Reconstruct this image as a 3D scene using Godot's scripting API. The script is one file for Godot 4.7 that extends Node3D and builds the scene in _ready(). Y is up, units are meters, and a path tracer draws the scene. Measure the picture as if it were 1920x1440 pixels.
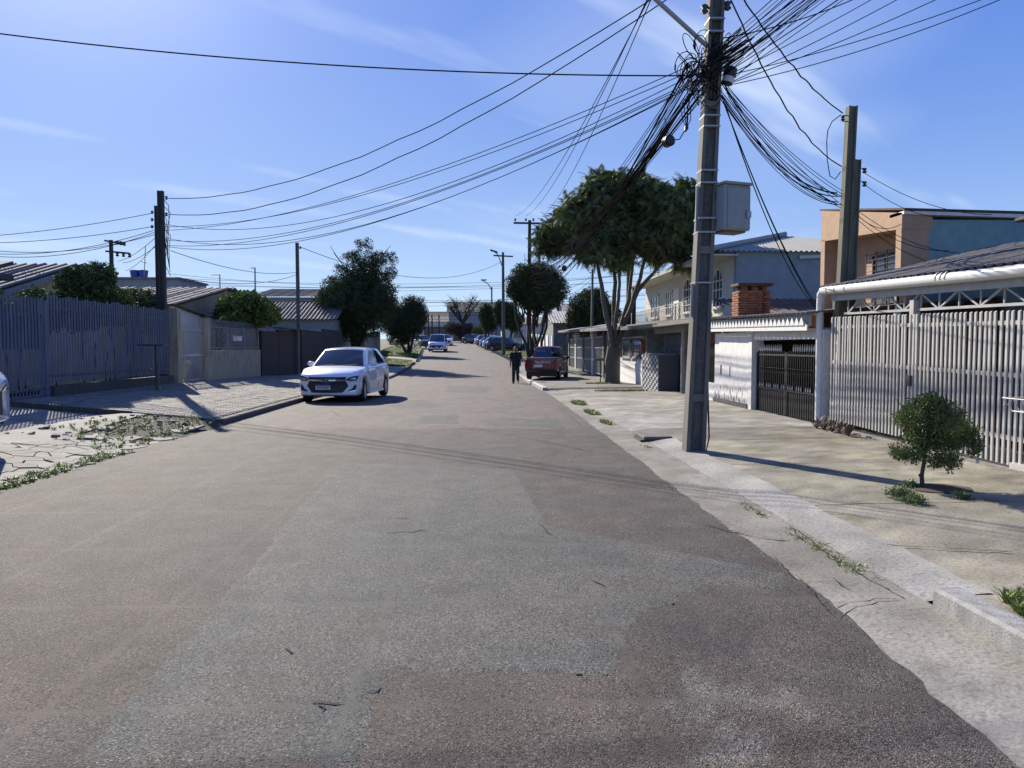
extends Node3D
# A residential street: asphalt road with patches, houses, fences, a tangle of cables on concrete poles, parked cars.
# The road runs along -z; x is to the right; the eye stands 1.5 m above the road.

const FOCAL := 1400.0          # in pixels of the 1920 x 1440 photograph
const EYE := Vector3(0.0, 1.5, 0.0)
const YAW := -2.25
const PITCH := -2.86
var lens_basis := Basis.from_euler(Vector3(deg_to_rad(PITCH), deg_to_rad(YAW), 0.0))
var M := {}
var TX := {}
var taken := {}
var rng := RandomNumberGenerator.new()
var rough_noise := FastNoiseLite.new()

# ---------------------------------------------------------------- mesh builder
class MB:
	var v := PackedVector3Array()
	var n := PackedVector3Array()
	var c := PackedColorArray()
	var uv := PackedVector2Array()
	var idx := PackedInt32Array()
	var col := Color(1, 1, 1)

	func add(p: Vector3, nn: Vector3, t := Vector2.ZERO) -> int:
		v.append(p); n.append(nn); c.append(col); uv.append(t)
		return v.size() - 1

	func tri(a: Vector3, b: Vector3, d: Vector3) -> void:
		var nn := (b - a).cross(d - a).normalized()
		var i := add(a, nn); add(b, nn); add(d, nn)
		idx.append_array([i, i + 2, i + 1])

	func quad(a: Vector3, b: Vector3, d: Vector3, e: Vector3) -> void:   # counter-clockwise seen from outside
		var nn := (d - a).cross(e - b).normalized()
		var i := add(a, nn, Vector2(0, 1)); add(b, nn, Vector2(1, 1)); add(d, nn, Vector2(1, 0)); add(e, nn, Vector2(0, 0))
		idx.append_array([i, i + 2, i + 1, i, i + 3, i + 2])

	func hexa(p: Array) -> void:   # 4 bottom points counter-clockwise seen from above, then the 4 top points
		quad(p[3], p[2], p[1], p[0]); quad(p[4], p[5], p[6], p[7])
		for k in 4:
			var m := (k + 1) % 4
			quad(p[k], p[m], p[m + 4], p[k + 4])

	func box(at: Vector3, size: Vector3, b := Basis()) -> void:
		var h := size * 0.5
		var p := []
		for y in [-h.y, h.y]:
			for q in [Vector2(-1, 1), Vector2(1, 1), Vector2(1, -1), Vector2(-1, -1)]:
				p.append(at + b * Vector3(q.x * h.x, y, q.y * h.z))
		hexa(p)

	func cbox(at: Vector3, size: Vector3, bev: float, b := Basis()) -> void:   # box with chamfered edges
		var h := size * 0.5
		var e := minf(bev, minf(h.x, minf(h.y, h.z)) * 0.9)
		var f := func(x, y, z): return at + b * Vector3(x, y, z)
		for s in [-1.0, 1.0]:
			var q := [f.call(s * h.x, -h.y + e, h.z - e), f.call(s * h.x, -h.y + e, -h.z + e), f.call(s * h.x, h.y - e, -h.z + e), f.call(s * h.x, h.y - e, h.z - e)]
			if s < 0: q.reverse()
			quad(q[0], q[1], q[2], q[3])
			q = [f.call(-h.x + e, s * h.y, h.z - e), f.call(h.x - e, s * h.y, h.z - e), f.call(h.x - e, s * h.y, -h.z + e), f.call(-h.x + e, s * h.y, -h.z + e)]
			if s < 0: q.reverse()
			quad(q[0], q[1], q[2], q[3])
			q = [f.call(-h.x + e, -h.y + e, s * h.z), f.call(h.x - e, -h.y + e, s * h.z), f.call(h.x - e, h.y - e, s * h.z), f.call(-h.x + e, h.y - e, s * h.z)]
			if s < 0: q.reverse()
			quad(q[0], q[1], q[2], q[3])
		for sx in [-1.0, 1.0]:
			for sy in [-1.0, 1.0]:
				var q := [f.call(sx * h.x, sy * (h.y - e), -h.z + e), f.call(sx * h.x, sy * (h.y - e), h.z - e), f.call(sx * (h.x - e), sy * h.y, h.z - e), f.call(sx * (h.x - e), sy * h.y, -h.z + e)]
				if sx * sy > 0: q.reverse()
				quad(q[0], q[1], q[2], q[3])
				q = [f.call(-h.x + e, sy * (h.y - e), sx * h.z), f.call(h.x - e, sy * (h.y - e), sx * h.z), f.call(h.x - e, sy * h.y, sx * (h.z - e)), f.call(-h.x + e, sy * h.y, sx * (h.z - e))]
				if sx * sy < 0: q.reverse()
				quad(q[0], q[1], q[2], q[3])
				q = [f.call(sx * (h.x - e), -h.y + e, sy * h.z), f.call(sx * h.x, -h.y + e, sy * (h.z - e)), f.call(sx * h.x, h.y - e, sy * (h.z - e)), f.call(sx * (h.x - e), h.y - e, sy * h.z)]
				if sx * sy < 0: q.reverse()
				quad(q[0], q[1], q[2], q[3])
				for sz in [-1.0, 1.0]:
					var a: Vector3 = f.call(sx * h.x, sy * (h.y - e), sz * (h.z - e))
					var d: Vector3 = f.call(sx * (h.x - e), sy * h.y, sz * (h.z - e))
					var g: Vector3 = f.call(sx * (h.x - e), sy * (h.y - e), sz * h.z)
					if sx * sy * sz > 0: tri(a, d, g)
					else: tri(a, g, d)

	func beam(a: Vector3, b: Vector3, w: float, h: float, up := Vector3.UP) -> void:   # rectangular bar from a to b
		var z := (b - a).normalized()
		if absf(z.dot(up)) > 0.98: up = Vector3.RIGHT
		var x := up.cross(z).normalized()
		box((a + b) * 0.5, Vector3(w, h, a.distance_to(b)), Basis(x, z.cross(x), z))

	func sheet(rows: Array, both := false) -> void:   # smooth grid: rows of equally many points
		var w: int = rows[0].size()
		var base := v.size()
		var nn := []
		for r in rows:
			for p in r: nn.append(Vector3.ZERO)
		for i in rows.size() - 1:
			for j in w - 1:
				var a: Vector3 = rows[i][j]; var b: Vector3 = rows[i][j + 1]; var d: Vector3 = rows[i + 1][j + 1]; var e: Vector3 = rows[i + 1][j]
				var f := (d - a).cross(e - b)
				for k in [i * w + j, i * w + j + 1, (i + 1) * w + j + 1, (i + 1) * w + j]: nn[k] += f
				idx.append_array([base + i * w + j, base + (i + 1) * w + j + 1, base + i * w + j + 1, base + i * w + j, base + (i + 1) * w + j, base + (i + 1) * w + j + 1])
		for i in rows.size():
			for j in w: add(rows[i][j], nn[i * w + j].normalized(), Vector2(float(j) / (w - 1), float(i) / maxf(1, rows.size() - 1)))

	func tube(pts: Array, radii: Array, sides := 6, caps := true) -> void:
		var up := Vector3.UP
		var rows := []
		var last := Vector3.ZERO
		for i in pts.size():
			var z: Vector3 = (pts[mini(i + 1, pts.size() - 1)] - pts[maxi(i - 1, 0)]).normalized()
			var x: Vector3
			if last == Vector3.ZERO:
				x = (up if absf(z.y) < 0.9 else Vector3.RIGHT).cross(z).normalized()
			else:
				x = (last - z * last.dot(z)).normalized()
			last = x
			var y := z.cross(x)
			var r: float = radii[mini(i, radii.size() - 1)]
			var ring := []
			for k in sides + 1:
				var t := TAU * k / sides
				ring.append(pts[i] + (x * cos(t) + y * sin(t)) * r)
			rows.append(ring)
		sheet_ring(rows)
		if caps:
			for e in [0, pts.size() - 1]:
				for k in sides:
					if e == 0: tri(pts[0], rows[0][k + 1], rows[0][k])
					else: tri(pts[e], rows[e][k], rows[e][k + 1])

	func sheet_ring(rows: Array) -> void:   # closed rings (last point repeats the first) round a core
		var w: int = rows[0].size()
		var base := v.size()
		for i in rows.size():
			var mid := Vector3.ZERO
			for j in w - 1: mid += rows[i][j] / (w - 1)
			for j in w: add(rows[i][j], (rows[i][j] - mid).normalized(), Vector2(float(j) / (w - 1), i))
		for i in rows.size() - 1:
			for j in w - 1:
				var q := base + i * w + j
				idx.append_array([q, q + w + 1, q + 1, q, q + w, q + w + 1])

	func plate(poly: Array, push: Vector3) -> void:   # a flat polygon (counter-clockwise seen from the side push points to) with thickness
		var flat := PackedVector2Array()
		var z := push.normalized()
		var x: Vector3 = (poly[1] - poly[0]).normalized()
		var y := z.cross(x)
		for p in poly: flat.append(Vector2((p - poly[0]).dot(x), (p - poly[0]).dot(y)))
		var t := Geometry2D.triangulate_polygon(flat)
		for k in range(0, t.size(), 3):
			var a: Vector3 = poly[t[k]]; var b: Vector3 = poly[t[k + 1]]; var d: Vector3 = poly[t[k + 2]]
			if (b - a).cross(d - a).dot(z) < 0:
				var s := b; b = d; d = s
			tri(a + push, b + push, d + push); tri(a, d, b)
		for k in poly.size():
			var a: Vector3 = poly[k]; var b: Vector3 = poly[(k + 1) % poly.size()]
			quad(a, b, b + push, a + push)

	func ball(at: Vector3, r: Vector3, rings := 6, sides := 8) -> void:
		var rows := []
		for i in rings + 1:
			var t := PI * i / rings - PI / 2
			var ring := []
			for k in sides + 1:
				var a := TAU * k / sides
				ring.append(at + Vector3(cos(t) * sin(a) * r.x, sin(t) * r.y, cos(t) * cos(a) * r.z))
			rows.append(ring)
		sheet(rows)

	func ext(x0: float, x1: float, y0: float, y1: float, z0: float, z1: float) -> void:
		box(Vector3((x0 + x1) / 2, (y0 + y1) / 2, (z0 + z1) / 2), Vector3(absf(x1 - x0), absf(y1 - y0), absf(z1 - z0)))

	func mesh(origin := Vector3.ZERO, colors := false) -> ArrayMesh:
		var arr := []
		arr.resize(Mesh.ARRAY_MAX)
		var w := v
		if origin != Vector3.ZERO:
			w = v.duplicate()
			for i in w.size(): w[i] -= origin
		arr[Mesh.ARRAY_VERTEX] = w
		arr[Mesh.ARRAY_NORMAL] = n
		arr[Mesh.ARRAY_TEX_UV] = uv
		if colors: arr[Mesh.ARRAY_COLOR] = c
		arr[Mesh.ARRAY_INDEX] = idx
		var m := ArrayMesh.new()
		m.add_surface_from_arrays(Mesh.PRIMITIVE_TRIANGLES, arr)
		return m

# ---------------------------------------------------------------- naming and placing
func numbered(called: String) -> String:
	if not taken.has(called):
		taken[called] = 0
		return called
	taken[called] += 1
	return "%s_%03d" % [called, taken[called]]

func tag(o: Node, label: String, category: String, group := "", kind := "") -> Node:
	if label: o.set_meta("label", label)
	if category: o.set_meta("category", category)
	if group: o.set_meta("group", group)
	if kind: o.set_meta("kind", kind)
	return o

func thing(called: String, label: String, category: String, at := Vector3.ZERO, group := "", turn := 0.0) -> Node3D:
	var o := Node3D.new()
	o.name = numbered(called)
	add_child(o)
	o.position = at
	o.rotation.y = turn
	tag(o, label, category, group)
	return o

func part(parent: Node, called: String, b: MB, m: Material, world := true, colors := false) -> MeshInstance3D:
	var o := MeshInstance3D.new()
	o.name = called
	var origin := Vector3.ZERO
	if world and parent != self:
		var p := parent as Node3D
		while p and p != self:
			origin += p.position
			p = p.get_parent() as Node3D
	o.mesh = b.mesh(origin, colors)
	o.mesh.surface_set_material(0, m)
	parent.add_child(o, true)
	return o

func single(called: String, b: MB, m: Material, label: String, category: String, group := "", colors := false) -> MeshInstance3D:
	var o := part(self, numbered(called), b, m, false, colors)
	tag(o, label, category, group)
	return o

func piece(parent: Node, called: String, m: Mesh, at: Transform3D, mt: Material = null) -> MeshInstance3D:
	var o := MeshInstance3D.new()
	o.name = called
	o.mesh = m
	o.transform = at
	if mt: o.material_override = mt
	parent.add_child(o, true)
	return o

func structure(called: String, b: MB, m: Material, colors := false, parent: Node = self) -> MeshInstance3D:
	var o := part(parent, numbered(called) if parent == self else called, b, m, true, colors)
	if parent == self: o.set_meta("kind", "structure")
	return o

# ---------------------------------------------------------------- from the photograph's pixels to places
func ray(px: float, py: float) -> Vector3:
	return lens_basis * Vector3((px - 960.0) / FOCAL, (720.0 - py) / FOCAL, -1.0)

func on_x(px: float, py: float, x: float) -> Vector3:
	var d := ray(px, py)
	return EYE + d * (x / d.x)

func on_z(px: float, py: float, z: float) -> Vector3:
	var d := ray(px, py)
	return EYE + d * (z / d.z)

func on_ground(px: float, py: float) -> Vector3:
	var d := ray(px, py)
	var t := 1.2
	for i in 500:
		var p := EYE + d * t
		if p.y <= land(p.x, p.z): return p
		t += maxf(0.02, (p.y - land(p.x, p.z)) * 0.5)
	return EYE + d * t

const RISE := [[-10, 0.0], [0, 0.0], [20, 0.0], [28, -0.09], [36, -0.20], [43, -0.17], [50, -0.01], [58, 0.22], [65, 0.42], [81, 0.93], [100, 1.5], [120, 2.15], [160, 3.2], [300, 4.6], [3000, 5.0]]
const BEND := [[-10, 0.0], [50, 0.0], [56, -0.08], [62, -0.3], [70, -0.75], [81, -1.5], [110, -2.6], [140, -4.0], [3000, -90.0]]

func along(table: Array, d: float) -> float:
	for i in table.size() - 1:
		if d <= table[i + 1][0]:
			var a: Array = table[maxi(i - 1, 0)]; var b: Array = table[i]; var e: Array = table[i + 1]; var f: Array = table[mini(i + 2, table.size() - 1)]
			var t: float = clampf((d - b[0]) / (e[0] - b[0]), 0, 1)
			var w: float = e[0] - b[0]
			var m0: float = (e[1] - a[1]) / maxf(e[0] - a[0], 0.01) * w
			var m1: float = (f[1] - b[1]) / maxf(f[0] - b[0], 0.01) * w
			return (2 * t * t * t - 3 * t * t + 1) * b[1] + (t * t * t - 2 * t * t + t) * m0 + (-2 * t * t * t + 3 * t * t) * e[1] + (t * t * t - t * t) * m1
	return table[-1][1]

func rise(z: float) -> float: return along(RISE, -z)
func bend(z: float) -> float: return along(BEND, -z)

const KERB_R := 2.55
const KERB_L := -4.95

func land(x: float, z: float) -> float:   # height of the ground that one walks on
	var g := rise(z)
	var u := x - bend(z)
	var raised := z < -26.3 and z > -52.5   # here the kerb stands at the edge of the asphalt
	if u > (KERB_R - 0.43 if raised else KERB_R):
		var up := 0.0
		if z > -4.15 or raised or z < -60.0: up = 0.11
		elif z > -26.3: up = 0.055 * clampf((u - 2.45) / 0.5, 0, 1)
		return g + up + 0.010 * minf(u - KERB_R, 4.0)
	if u < KERB_L:
		var far := clampf((-z - 30.0) / 20.0, 0, 1)
		if z > -14.35:
			var low := 0.095 * minf(-u - 5.0, 4.0) * clampf(-u - 5.0, 0, 1)
			var t := smoothstep(11.6, 14.2, -z) * smoothstep(-7.3, -6.6, u)
			return g + lerpf(low, 0.10 + 0.085 * (-u + KERB_L), t)
		return g + 0.11 + lerpf(0.085, 0.035, far) * minf(-u + KERB_L, 4.1)
	return g

# ---------------------------------------------------------------- materials
func lin(r: float, g: float, b: float) -> Color:
	return Color(r, g, b).linear_to_srgb()

func noise_image(size: int, freq: float, octaves: int, sd: int, cell := false) -> Image:
	var f := FastNoiseLite.new()
	f.seed = sd
	f.frequency = freq
	f.noise_type = FastNoiseLite.TYPE_CELLULAR if cell else FastNoiseLite.TYPE_SIMPLEX_SMOOTH
	if cell:
		f.cellular_return_type = FastNoiseLite.RETURN_CELL_VALUE
		f.fractal_type = FastNoiseLite.FRACTAL_NONE
	else:
		f.fractal_type = FastNoiseLite.FRACTAL_FBM
		f.fractal_octaves = octaves
	var im := f.get_seamless_image(size, size)
	im.convert(Image.FORMAT_L8)
	return im

func toned(im: Image, lo: float, hi: float, tint := Color(1, 1, 1)) -> ImageTexture:   # grey noise to a multiplier between lo and hi (linear)
	var size := im.get_width()
	var src := im.get_data()
	var dst := PackedByteArray()
	dst.resize(src.size() * 3)
	var table := PackedByteArray()
	for k in 256:
		var s := Color(lerpf(lo, hi, k / 255.0) * tint.r, lerpf(lo, hi, k / 255.0) * tint.g, lerpf(lo, hi, k / 255.0) * tint.b).linear_to_srgb()
		table.append(clampi(int(s.r * 255), 0, 255)); table.append(clampi(int(s.g * 255), 0, 255)); table.append(clampi(int(s.b * 255), 0, 255))
	for i in src.size():
		var k := src[i] * 3
		dst[i * 3] = table[k]; dst[i * 3 + 1] = table[k + 1]; dst[i * 3 + 2] = table[k + 2]
	return ImageTexture.create_from_image(Image.create_from_data(size, size, false, Image.FORMAT_RGB8, dst))

func make_textures() -> void:
	var fine := noise_image(512, 0.09, 3, 11)
	var broad := noise_image(512, 0.012, 5, 12)
	var stone := noise_image(1024, 0.17, 1, 13, true)
	var streak := noise_image(512, 0.02, 5, 14)
	TX.fine = toned(fine, 0.62, 1.0)
	TX.fine_grey = ImageTexture.create_from_image(fine)
	TX.broad = toned(broad, 0.55, 1.0)
	TX.soft = toned(broad, 0.8, 1.0)
	TX.stone_grey = ImageTexture.create_from_image(stone)
	TX.streak = toned(streak, 0.5, 1.0)
	# crushed stone in bitumen: mostly dark, some pale and some reddish stones
	var src := stone.get_data()
	var soft := noise_image(1024, 0.16, 3, 15).get_data()
	TX.grain = ImageTexture.create_from_image(noise_image(1024, 0.14, 2, 18))
	var dst := PackedByteArray()
	dst.resize(src.size() * 3)
	for i in src.size():
		var s := src[i]
		var g := 0.30 + 0.22 * (s / 255.0) + 0.34 * (soft[i] / 255.0 - 0.5)
		if s > 232: g += 0.34
		elif s < 50: g -= 0.20
		var warm := 0.04 if (s * 7) % 5 == 0 else 0.0
		dst[i * 3] = clampi(int(pow(g + warm, 0.4545) * 255), 0, 255)
		dst[i * 3 + 1] = clampi(int(pow(g, 0.4545) * 255), 0, 255)
		dst[i * 3 + 2] = clampi(int(pow(maxf(g - warm * 0.6, 0), 0.4545) * 255), 0, 255)
	TX.asphalt = ImageTexture.create_from_image(Image.create_from_data(1024, 1024, false, Image.FORMAT_RGB8, dst))
	# concrete: fine sand with scattered dark pores
	var sand := noise_image(1024, 0.25, 2, 16).get_data()
	var pores := noise_image(1024, 0.07, 4, 17).get_data()
	var mottle := noise_image(1024, 0.03, 5, 19).get_data()
	dst = PackedByteArray()
	dst.resize(sand.size() * 3)
	for i in sand.size():
		var g := 0.72 + 0.3 * (sand[i] / 255.0 - 0.5) + 0.34 * (pores[i] / 255.0 - 0.5)
		if sand[i] < 52: g -= 0.22
		if mottle[i] > 150: g -= 0.17 * minf((mottle[i] - 150) / 40.0, 1.0) * (0.5 + sand[i] / 255.0)
		var k := clampi(int(pow(clampf(g, 0.05, 1), 0.4545) * 255), 0, 255)
		dst[i * 3] = k; dst[i * 3 + 1] = k; dst[i * 3 + 2] = k
	TX.concrete = ImageTexture.create_from_image(Image.create_from_data(1024, 1024, false, Image.FORMAT_RGB8, dst))

func mat(key: String, color: Color, rough := 0.8, tex := "", tile := 1.0, tex2 := "", tile2 := 1.0, bump := 0.0, bump_tex := "", vertex := false) -> StandardMaterial3D:
	var m := StandardMaterial3D.new()
	m.resource_name = key
	m.albedo_color = color
	m.roughness = rough
	if tex:
		m.albedo_texture = TX[tex]
		m.uv1_triplanar = true
		m.uv1_world_triplanar = true
		m.uv1_scale = Vector3(1, 0.16 if tex == "streak" else 1.0, 1) / tile
	if tex2:
		m.detail_enabled = true
		m.detail_blend_mode = BaseMaterial3D.BLEND_MODE_MUL
		m.detail_uv_layer = BaseMaterial3D.DETAIL_UV_2
		m.detail_albedo = TX[tex2]
		m.uv2_triplanar = true
		m.uv2_world_triplanar = true
		m.uv2_scale = Vector3(1, 0.16 if tex2 == "streak" else 1.0, 1) / tile2
	if bump > 0:
		m.heightmap_enabled = true
		m.heightmap_scale = bump
		m.heightmap_texture = TX[bump_tex]
	m.vertex_color_use_as_albedo = vertex
	M[key] = m
	return m

func make_materials() -> void:
	mat("asphalt", Color(1, 1, 1), 0.82, "asphalt", 1.25, "soft", 6.3, 0.48, "grain", true)
	M.asphalt.metallic_specular = 0.36
	mat("concrete", Color(1, 1, 1), 0.9, "concrete", 1.9, "broad", 4.7, 0.25, "fine_grey", true)
	mat("earth", lin(0.11, 0.085, 0.06), 0.95, "fine", 0.7, "broad", 5.0)
	mat("turf_soil", lin(0.10, 0.11, 0.045), 0.95, "fine", 0.5, "broad", 3.0)
	mat("far_ground", lin(0.12, 0.12, 0.09), 0.95, "broad", 23.0)
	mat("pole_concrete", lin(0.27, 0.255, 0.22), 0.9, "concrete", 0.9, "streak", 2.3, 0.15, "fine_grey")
	mat("grit", lin(0.030, 0.027, 0.022), 0.97, "fine", 0.4)
	mat("kerb_grey", lin(0.50, 0.49, 0.46), 0.85, "concrete", 0.8, "streak", 1.3, 0.15, "fine_grey")
	mat("kerb_white", lin(0.66, 0.64, 0.59), 0.8, "concrete", 0.8, "streak", 1.1, 0.15, "fine_grey")
	mat("kerb_dark", lin(0.17, 0.16, 0.14), 0.9, "concrete", 0.8, "streak", 1.5)
	mat("paving_a", lin(0.37, 0.355, 0.31), 0.9, "concrete", 0.9, "broad", 1.7)
	mat("paving_b", lin(0.32, 0.30, 0.26), 0.9, "concrete", 0.9, "broad", 1.7)
	mat("paving_c", lin(0.42, 0.395, 0.345), 0.9, "concrete", 0.9, "broad", 1.7)
	mat("paver_a", lin(0.33, 0.30, 0.26), 0.9, "concrete", 0.7, "broad", 3.0)
	mat("paver_b", lin(0.37, 0.34, 0.29), 0.9, "concrete", 0.7, "broad", 3.0)
	mat("paver_c", lin(0.29, 0.265, 0.23), 0.9, "concrete", 0.7, "broad", 3.0)
	mat("paver_field", lin(0.40, 0.365, 0.315), 0.9, "concrete", 0.7, "broad", 3.0, 0.0, "", true)
	mat("blade", Color(1, 1, 1), 0.6, "", 1, "", 1, 0.0, "", true)
	mat("leaf", Color(1, 1, 1), 0.78, "", 1, "", 1, 0.0, "", true)
	M.leaf.backlight_enabled = true
	M.leaf.backlight = lin(0.11, 0.15, 0.03)
	M.leaf_bright = M.leaf.duplicate()
	M.leaf_brown = M.leaf.duplicate()
	mat("leaf_dry", lin(0.11, 0.08, 0.05), 0.7)
	mat("violet", lin(0.20, 0.12, 0.50), 0.6)
	mat("bark_pale", lin(0.17, 0.15, 0.12), 0.9, "fine", 0.5, "broad", 0.9)
	mat("bark_dark", lin(0.07, 0.058, 0.045), 0.95, "fine", 0.5, "broad", 0.9)
	mat("bark_grey", lin(0.15, 0.125, 0.09), 0.95, "fine", 0.3, "broad", 0.4)
	mat("cable", lin(0.012, 0.012, 0.013), 0.95)
	M.cable.metallic_specular = 0.05
	mat("cable_grey", lin(0.035, 0.034, 0.032), 0.8)
	mat("steel", lin(0.42, 0.43, 0.43), 0.5, "fine", 0.4)
	M.steel.metallic = 0.4
	mat("dark_metal", lin(0.045, 0.042, 0.045), 0.55)
	mat("black_plastic", lin(0.018, 0.018, 0.02), 0.5)
	mat("dull_white", lin(0.6, 0.6, 0.6), 0.6)
	mat("cabinet", lin(0.34, 0.37, 0.37), 0.55, "soft", 0.8, "fine", 0.5)
	mat("cabinet_dark", lin(0.10, 0.10, 0.10), 0.6)
	mat("pole_mossy", lin(0.25, 0.245, 0.17), 0.9, "concrete", 0.7, "streak", 1.4)
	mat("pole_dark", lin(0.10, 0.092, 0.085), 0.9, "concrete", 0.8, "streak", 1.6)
	mat("pole_green", lin(0.22, 0.235, 0.20), 0.85, "concrete", 0.8, "streak", 1.6)
	mat("white_paint", lin(0.72, 0.71, 0.67), 0.6, "soft", 1.0)
	mat("white_steel", lin(0.62, 0.60, 0.56), 0.45, "soft", 0.9, "fine", 0.6)
	mat("white_steel_dull", lin(0.42, 0.42, 0.42), 0.5, "soft", 0.9)
	mat("white_pvc", lin(0.72, 0.71, 0.68), 0.35, "soft", 0.7)
	mat("pvc_seam", lin(0.28, 0.27, 0.25), 0.5)
	mat("blue_wall", lin(0.26, 0.41, 0.42), 0.85, "soft", 2.0, "fine", 1.1)
	mat("peach", lin(0.56, 0.36, 0.23), 0.85, "soft", 2.0, "fine", 1.1)
	mat("stained_white", lin(0.82, 0.81, 0.77), 0.85, "soft", 1.9, "soft", 0.5)
	mat("mouldy_white", Color(1, 1, 1), 0.85, "soft", 1.9, "soft", 0.5, 0.0, "", true)
	mat("pole_web_dark", lin(0.17, 0.165, 0.15), 0.95, "broad", 0.5, "streak", 1.3)
	mat("dark_brick", lin(0.24, 0.17, 0.125), 0.9, "broad", 1.5)
	mat("cream", lin(0.72, 0.69, 0.56), 0.8, "soft", 2.1, "fine", 1.3)
	mat("cream_stained", lin(0.46, 0.42, 0.30), 0.85, "streak", 1.6, "soft", 0.9)
	mat("yellow_wall", lin(0.46, 0.40, 0.22), 0.85, "soft", 1.7)
	mat("grey_wall", lin(0.33, 0.36, 0.39), 0.85, "soft", 2.6, "fine", 1.2)
	mat("grey_green", lin(0.20, 0.22, 0.20), 0.85, "broad", 2.2)
	mat("orange_wall", lin(0.48, 0.17, 0.055), 0.85, "soft", 1.8)
	mat("turquoise", lin(0.22, 0.48, 0.52), 0.8, "soft", 2.0)
	mat("dark_brown", lin(0.055, 0.040, 0.033), 0.9, "broad", 2.2)
	mat("rust_gate", lin(0.09, 0.045, 0.035), 0.8, "broad", 1.2)
	mat("chipped_pier", lin(0.16, 0.15, 0.14), 0.9, "streak", 0.6, "broad", 0.5)
	mat("slab_grey", lin(0.34, 0.33, 0.31), 0.9, "concrete", 1.4, "streak", 3.1)
	mat("roof_dark", lin(0.14, 0.135, 0.135), 0.9, "streak", 1.3, "fine", 0.7)
	mat("roof_old", lin(0.26, 0.25, 0.235), 0.9, "streak", 1.5, "fine", 0.7)
	mat("roof_pale", lin(0.42, 0.41, 0.37), 0.9, "soft", 1.6, "fine", 0.9)
	mat("roof_stripe", lin(0.19, 0.18, 0.175), 0.85, "streak", 1.5, "fine", 0.7)
	mat("roof_tile", lin(0.30, 0.255, 0.20), 0.85, "streak", 1.5, "fine", 0.7)
	mat("roof_brown", lin(0.16, 0.095, 0.065), 0.9, "streak", 1.1, "fine", 0.6)
	mat("brick_a", lin(0.40, 0.165, 0.08), 0.9, "fine", 0.3)
	mat("brick_b", lin(0.32, 0.125, 0.065), 0.9, "fine", 0.3)
	mat("mortar", lin(0.30, 0.20, 0.14), 0.95, "fine", 0.4)
	mat("wood_door", lin(0.22, 0.09, 0.04), 0.6, "fine", 0.5)
	mat("dark_render", lin(0.10, 0.105, 0.11), 0.8, "fine", 0.5)
	mat("black_paint", lin(0.016, 0.016, 0.018), 0.5)
	mat("plate_grey", lin(0.42, 0.42, 0.43), 0.7, "fine", 0.4)
	mat("plate_dark", lin(0.10, 0.11, 0.12), 0.7, "fine", 0.4)
	mat("slat_a", lin(0.125, 0.16, 0.25), 0.6, "streak", 1.3, "fine", 0.4)
	mat("slat_b", lin(0.15, 0.18, 0.26), 0.6, "streak", 1.1, "fine", 0.4)
	mat("iron_grey", lin(0.16, 0.16, 0.17), 0.6)
	mat("iron_pale", lin(0.40, 0.39, 0.37), 0.6, "fine", 0.4)
	mat("tank_blue", lin(0.025, 0.06, 0.30), 0.45)
	mat("glass", lin(0.035, 0.045, 0.055), 0.06)
	M.glass.metallic_specular = 0.8
	for q in [["car_white", 0.72, 0.73, 0.76], ["car_red", 0.16, 0.018, 0.018], ["reflection_blue", 0.02, 0.05, 0.24], ["car_silver", 0.34, 0.42, 0.56], ["car_dark", 0.02, 0.021, 0.026]]:
		mat(q[0], lin(q[1], q[2], q[3]), 0.35)
		M[q[0]].clearcoat_enabled = true
		M[q[0]].clearcoat = 1.0
		M[q[0]].clearcoat_roughness = 0.04
	mat("car_glass", lin(0.012, 0.016, 0.022), 0.04)
	M.car_glass.metallic_specular = 0.7
	mat("tyre", lin(0.022, 0.022, 0.023), 0.85)
	mat("alloy", lin(0.45, 0.45, 0.46), 0.35)
	M.alloy.metallic = 0.8
	mat("chrome", lin(0.75, 0.75, 0.76), 0.12)
	M.chrome.metallic = 1.0
	mat("dark_glossy", lin(0.012, 0.012, 0.014), 0.12)
	mat("lamp_glass", lin(0.42, 0.44, 0.47), 0.08)
	M.lamp_glass.metallic = 0.5
	mat("tail_red", lin(0.30, 0.012, 0.012), 0.15)
	mat("plate_blue", lin(0.01, 0.03, 0.22), 0.4)
	mat("sticker_blue", lin(0.20, 0.22, 0.55), 0.5)
	mat("skin", lin(0.30, 0.17, 0.11), 0.55)
	M.skin.subsurf_scatter_enabled = true
	M.skin.subsurf_scatter_strength = 0.05
	mat("lip", lin(0.22, 0.09, 0.07), 0.5)
	mat("hair", lin(0.015, 0.012, 0.010), 0.7)
	mat("cloth_black", lin(0.014, 0.014, 0.016), 0.9)
	mat("cloth_navy", lin(0.022, 0.026, 0.034), 0.9)
	mat("shoe", lin(0.05, 0.042, 0.035), 0.7)
	mat("dog_fur", lin(0.46, 0.41, 0.33), 0.9, "fine", 0.25)
	M.blade.backlight_enabled = true
	M.blade.backlight = lin(0.10, 0.14, 0.02)
	mat("dark_concrete", lin(0.12, 0.115, 0.105), 0.9, "concrete", 0.9, "streak", 1.7, 0.15, "fine_grey")

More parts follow.
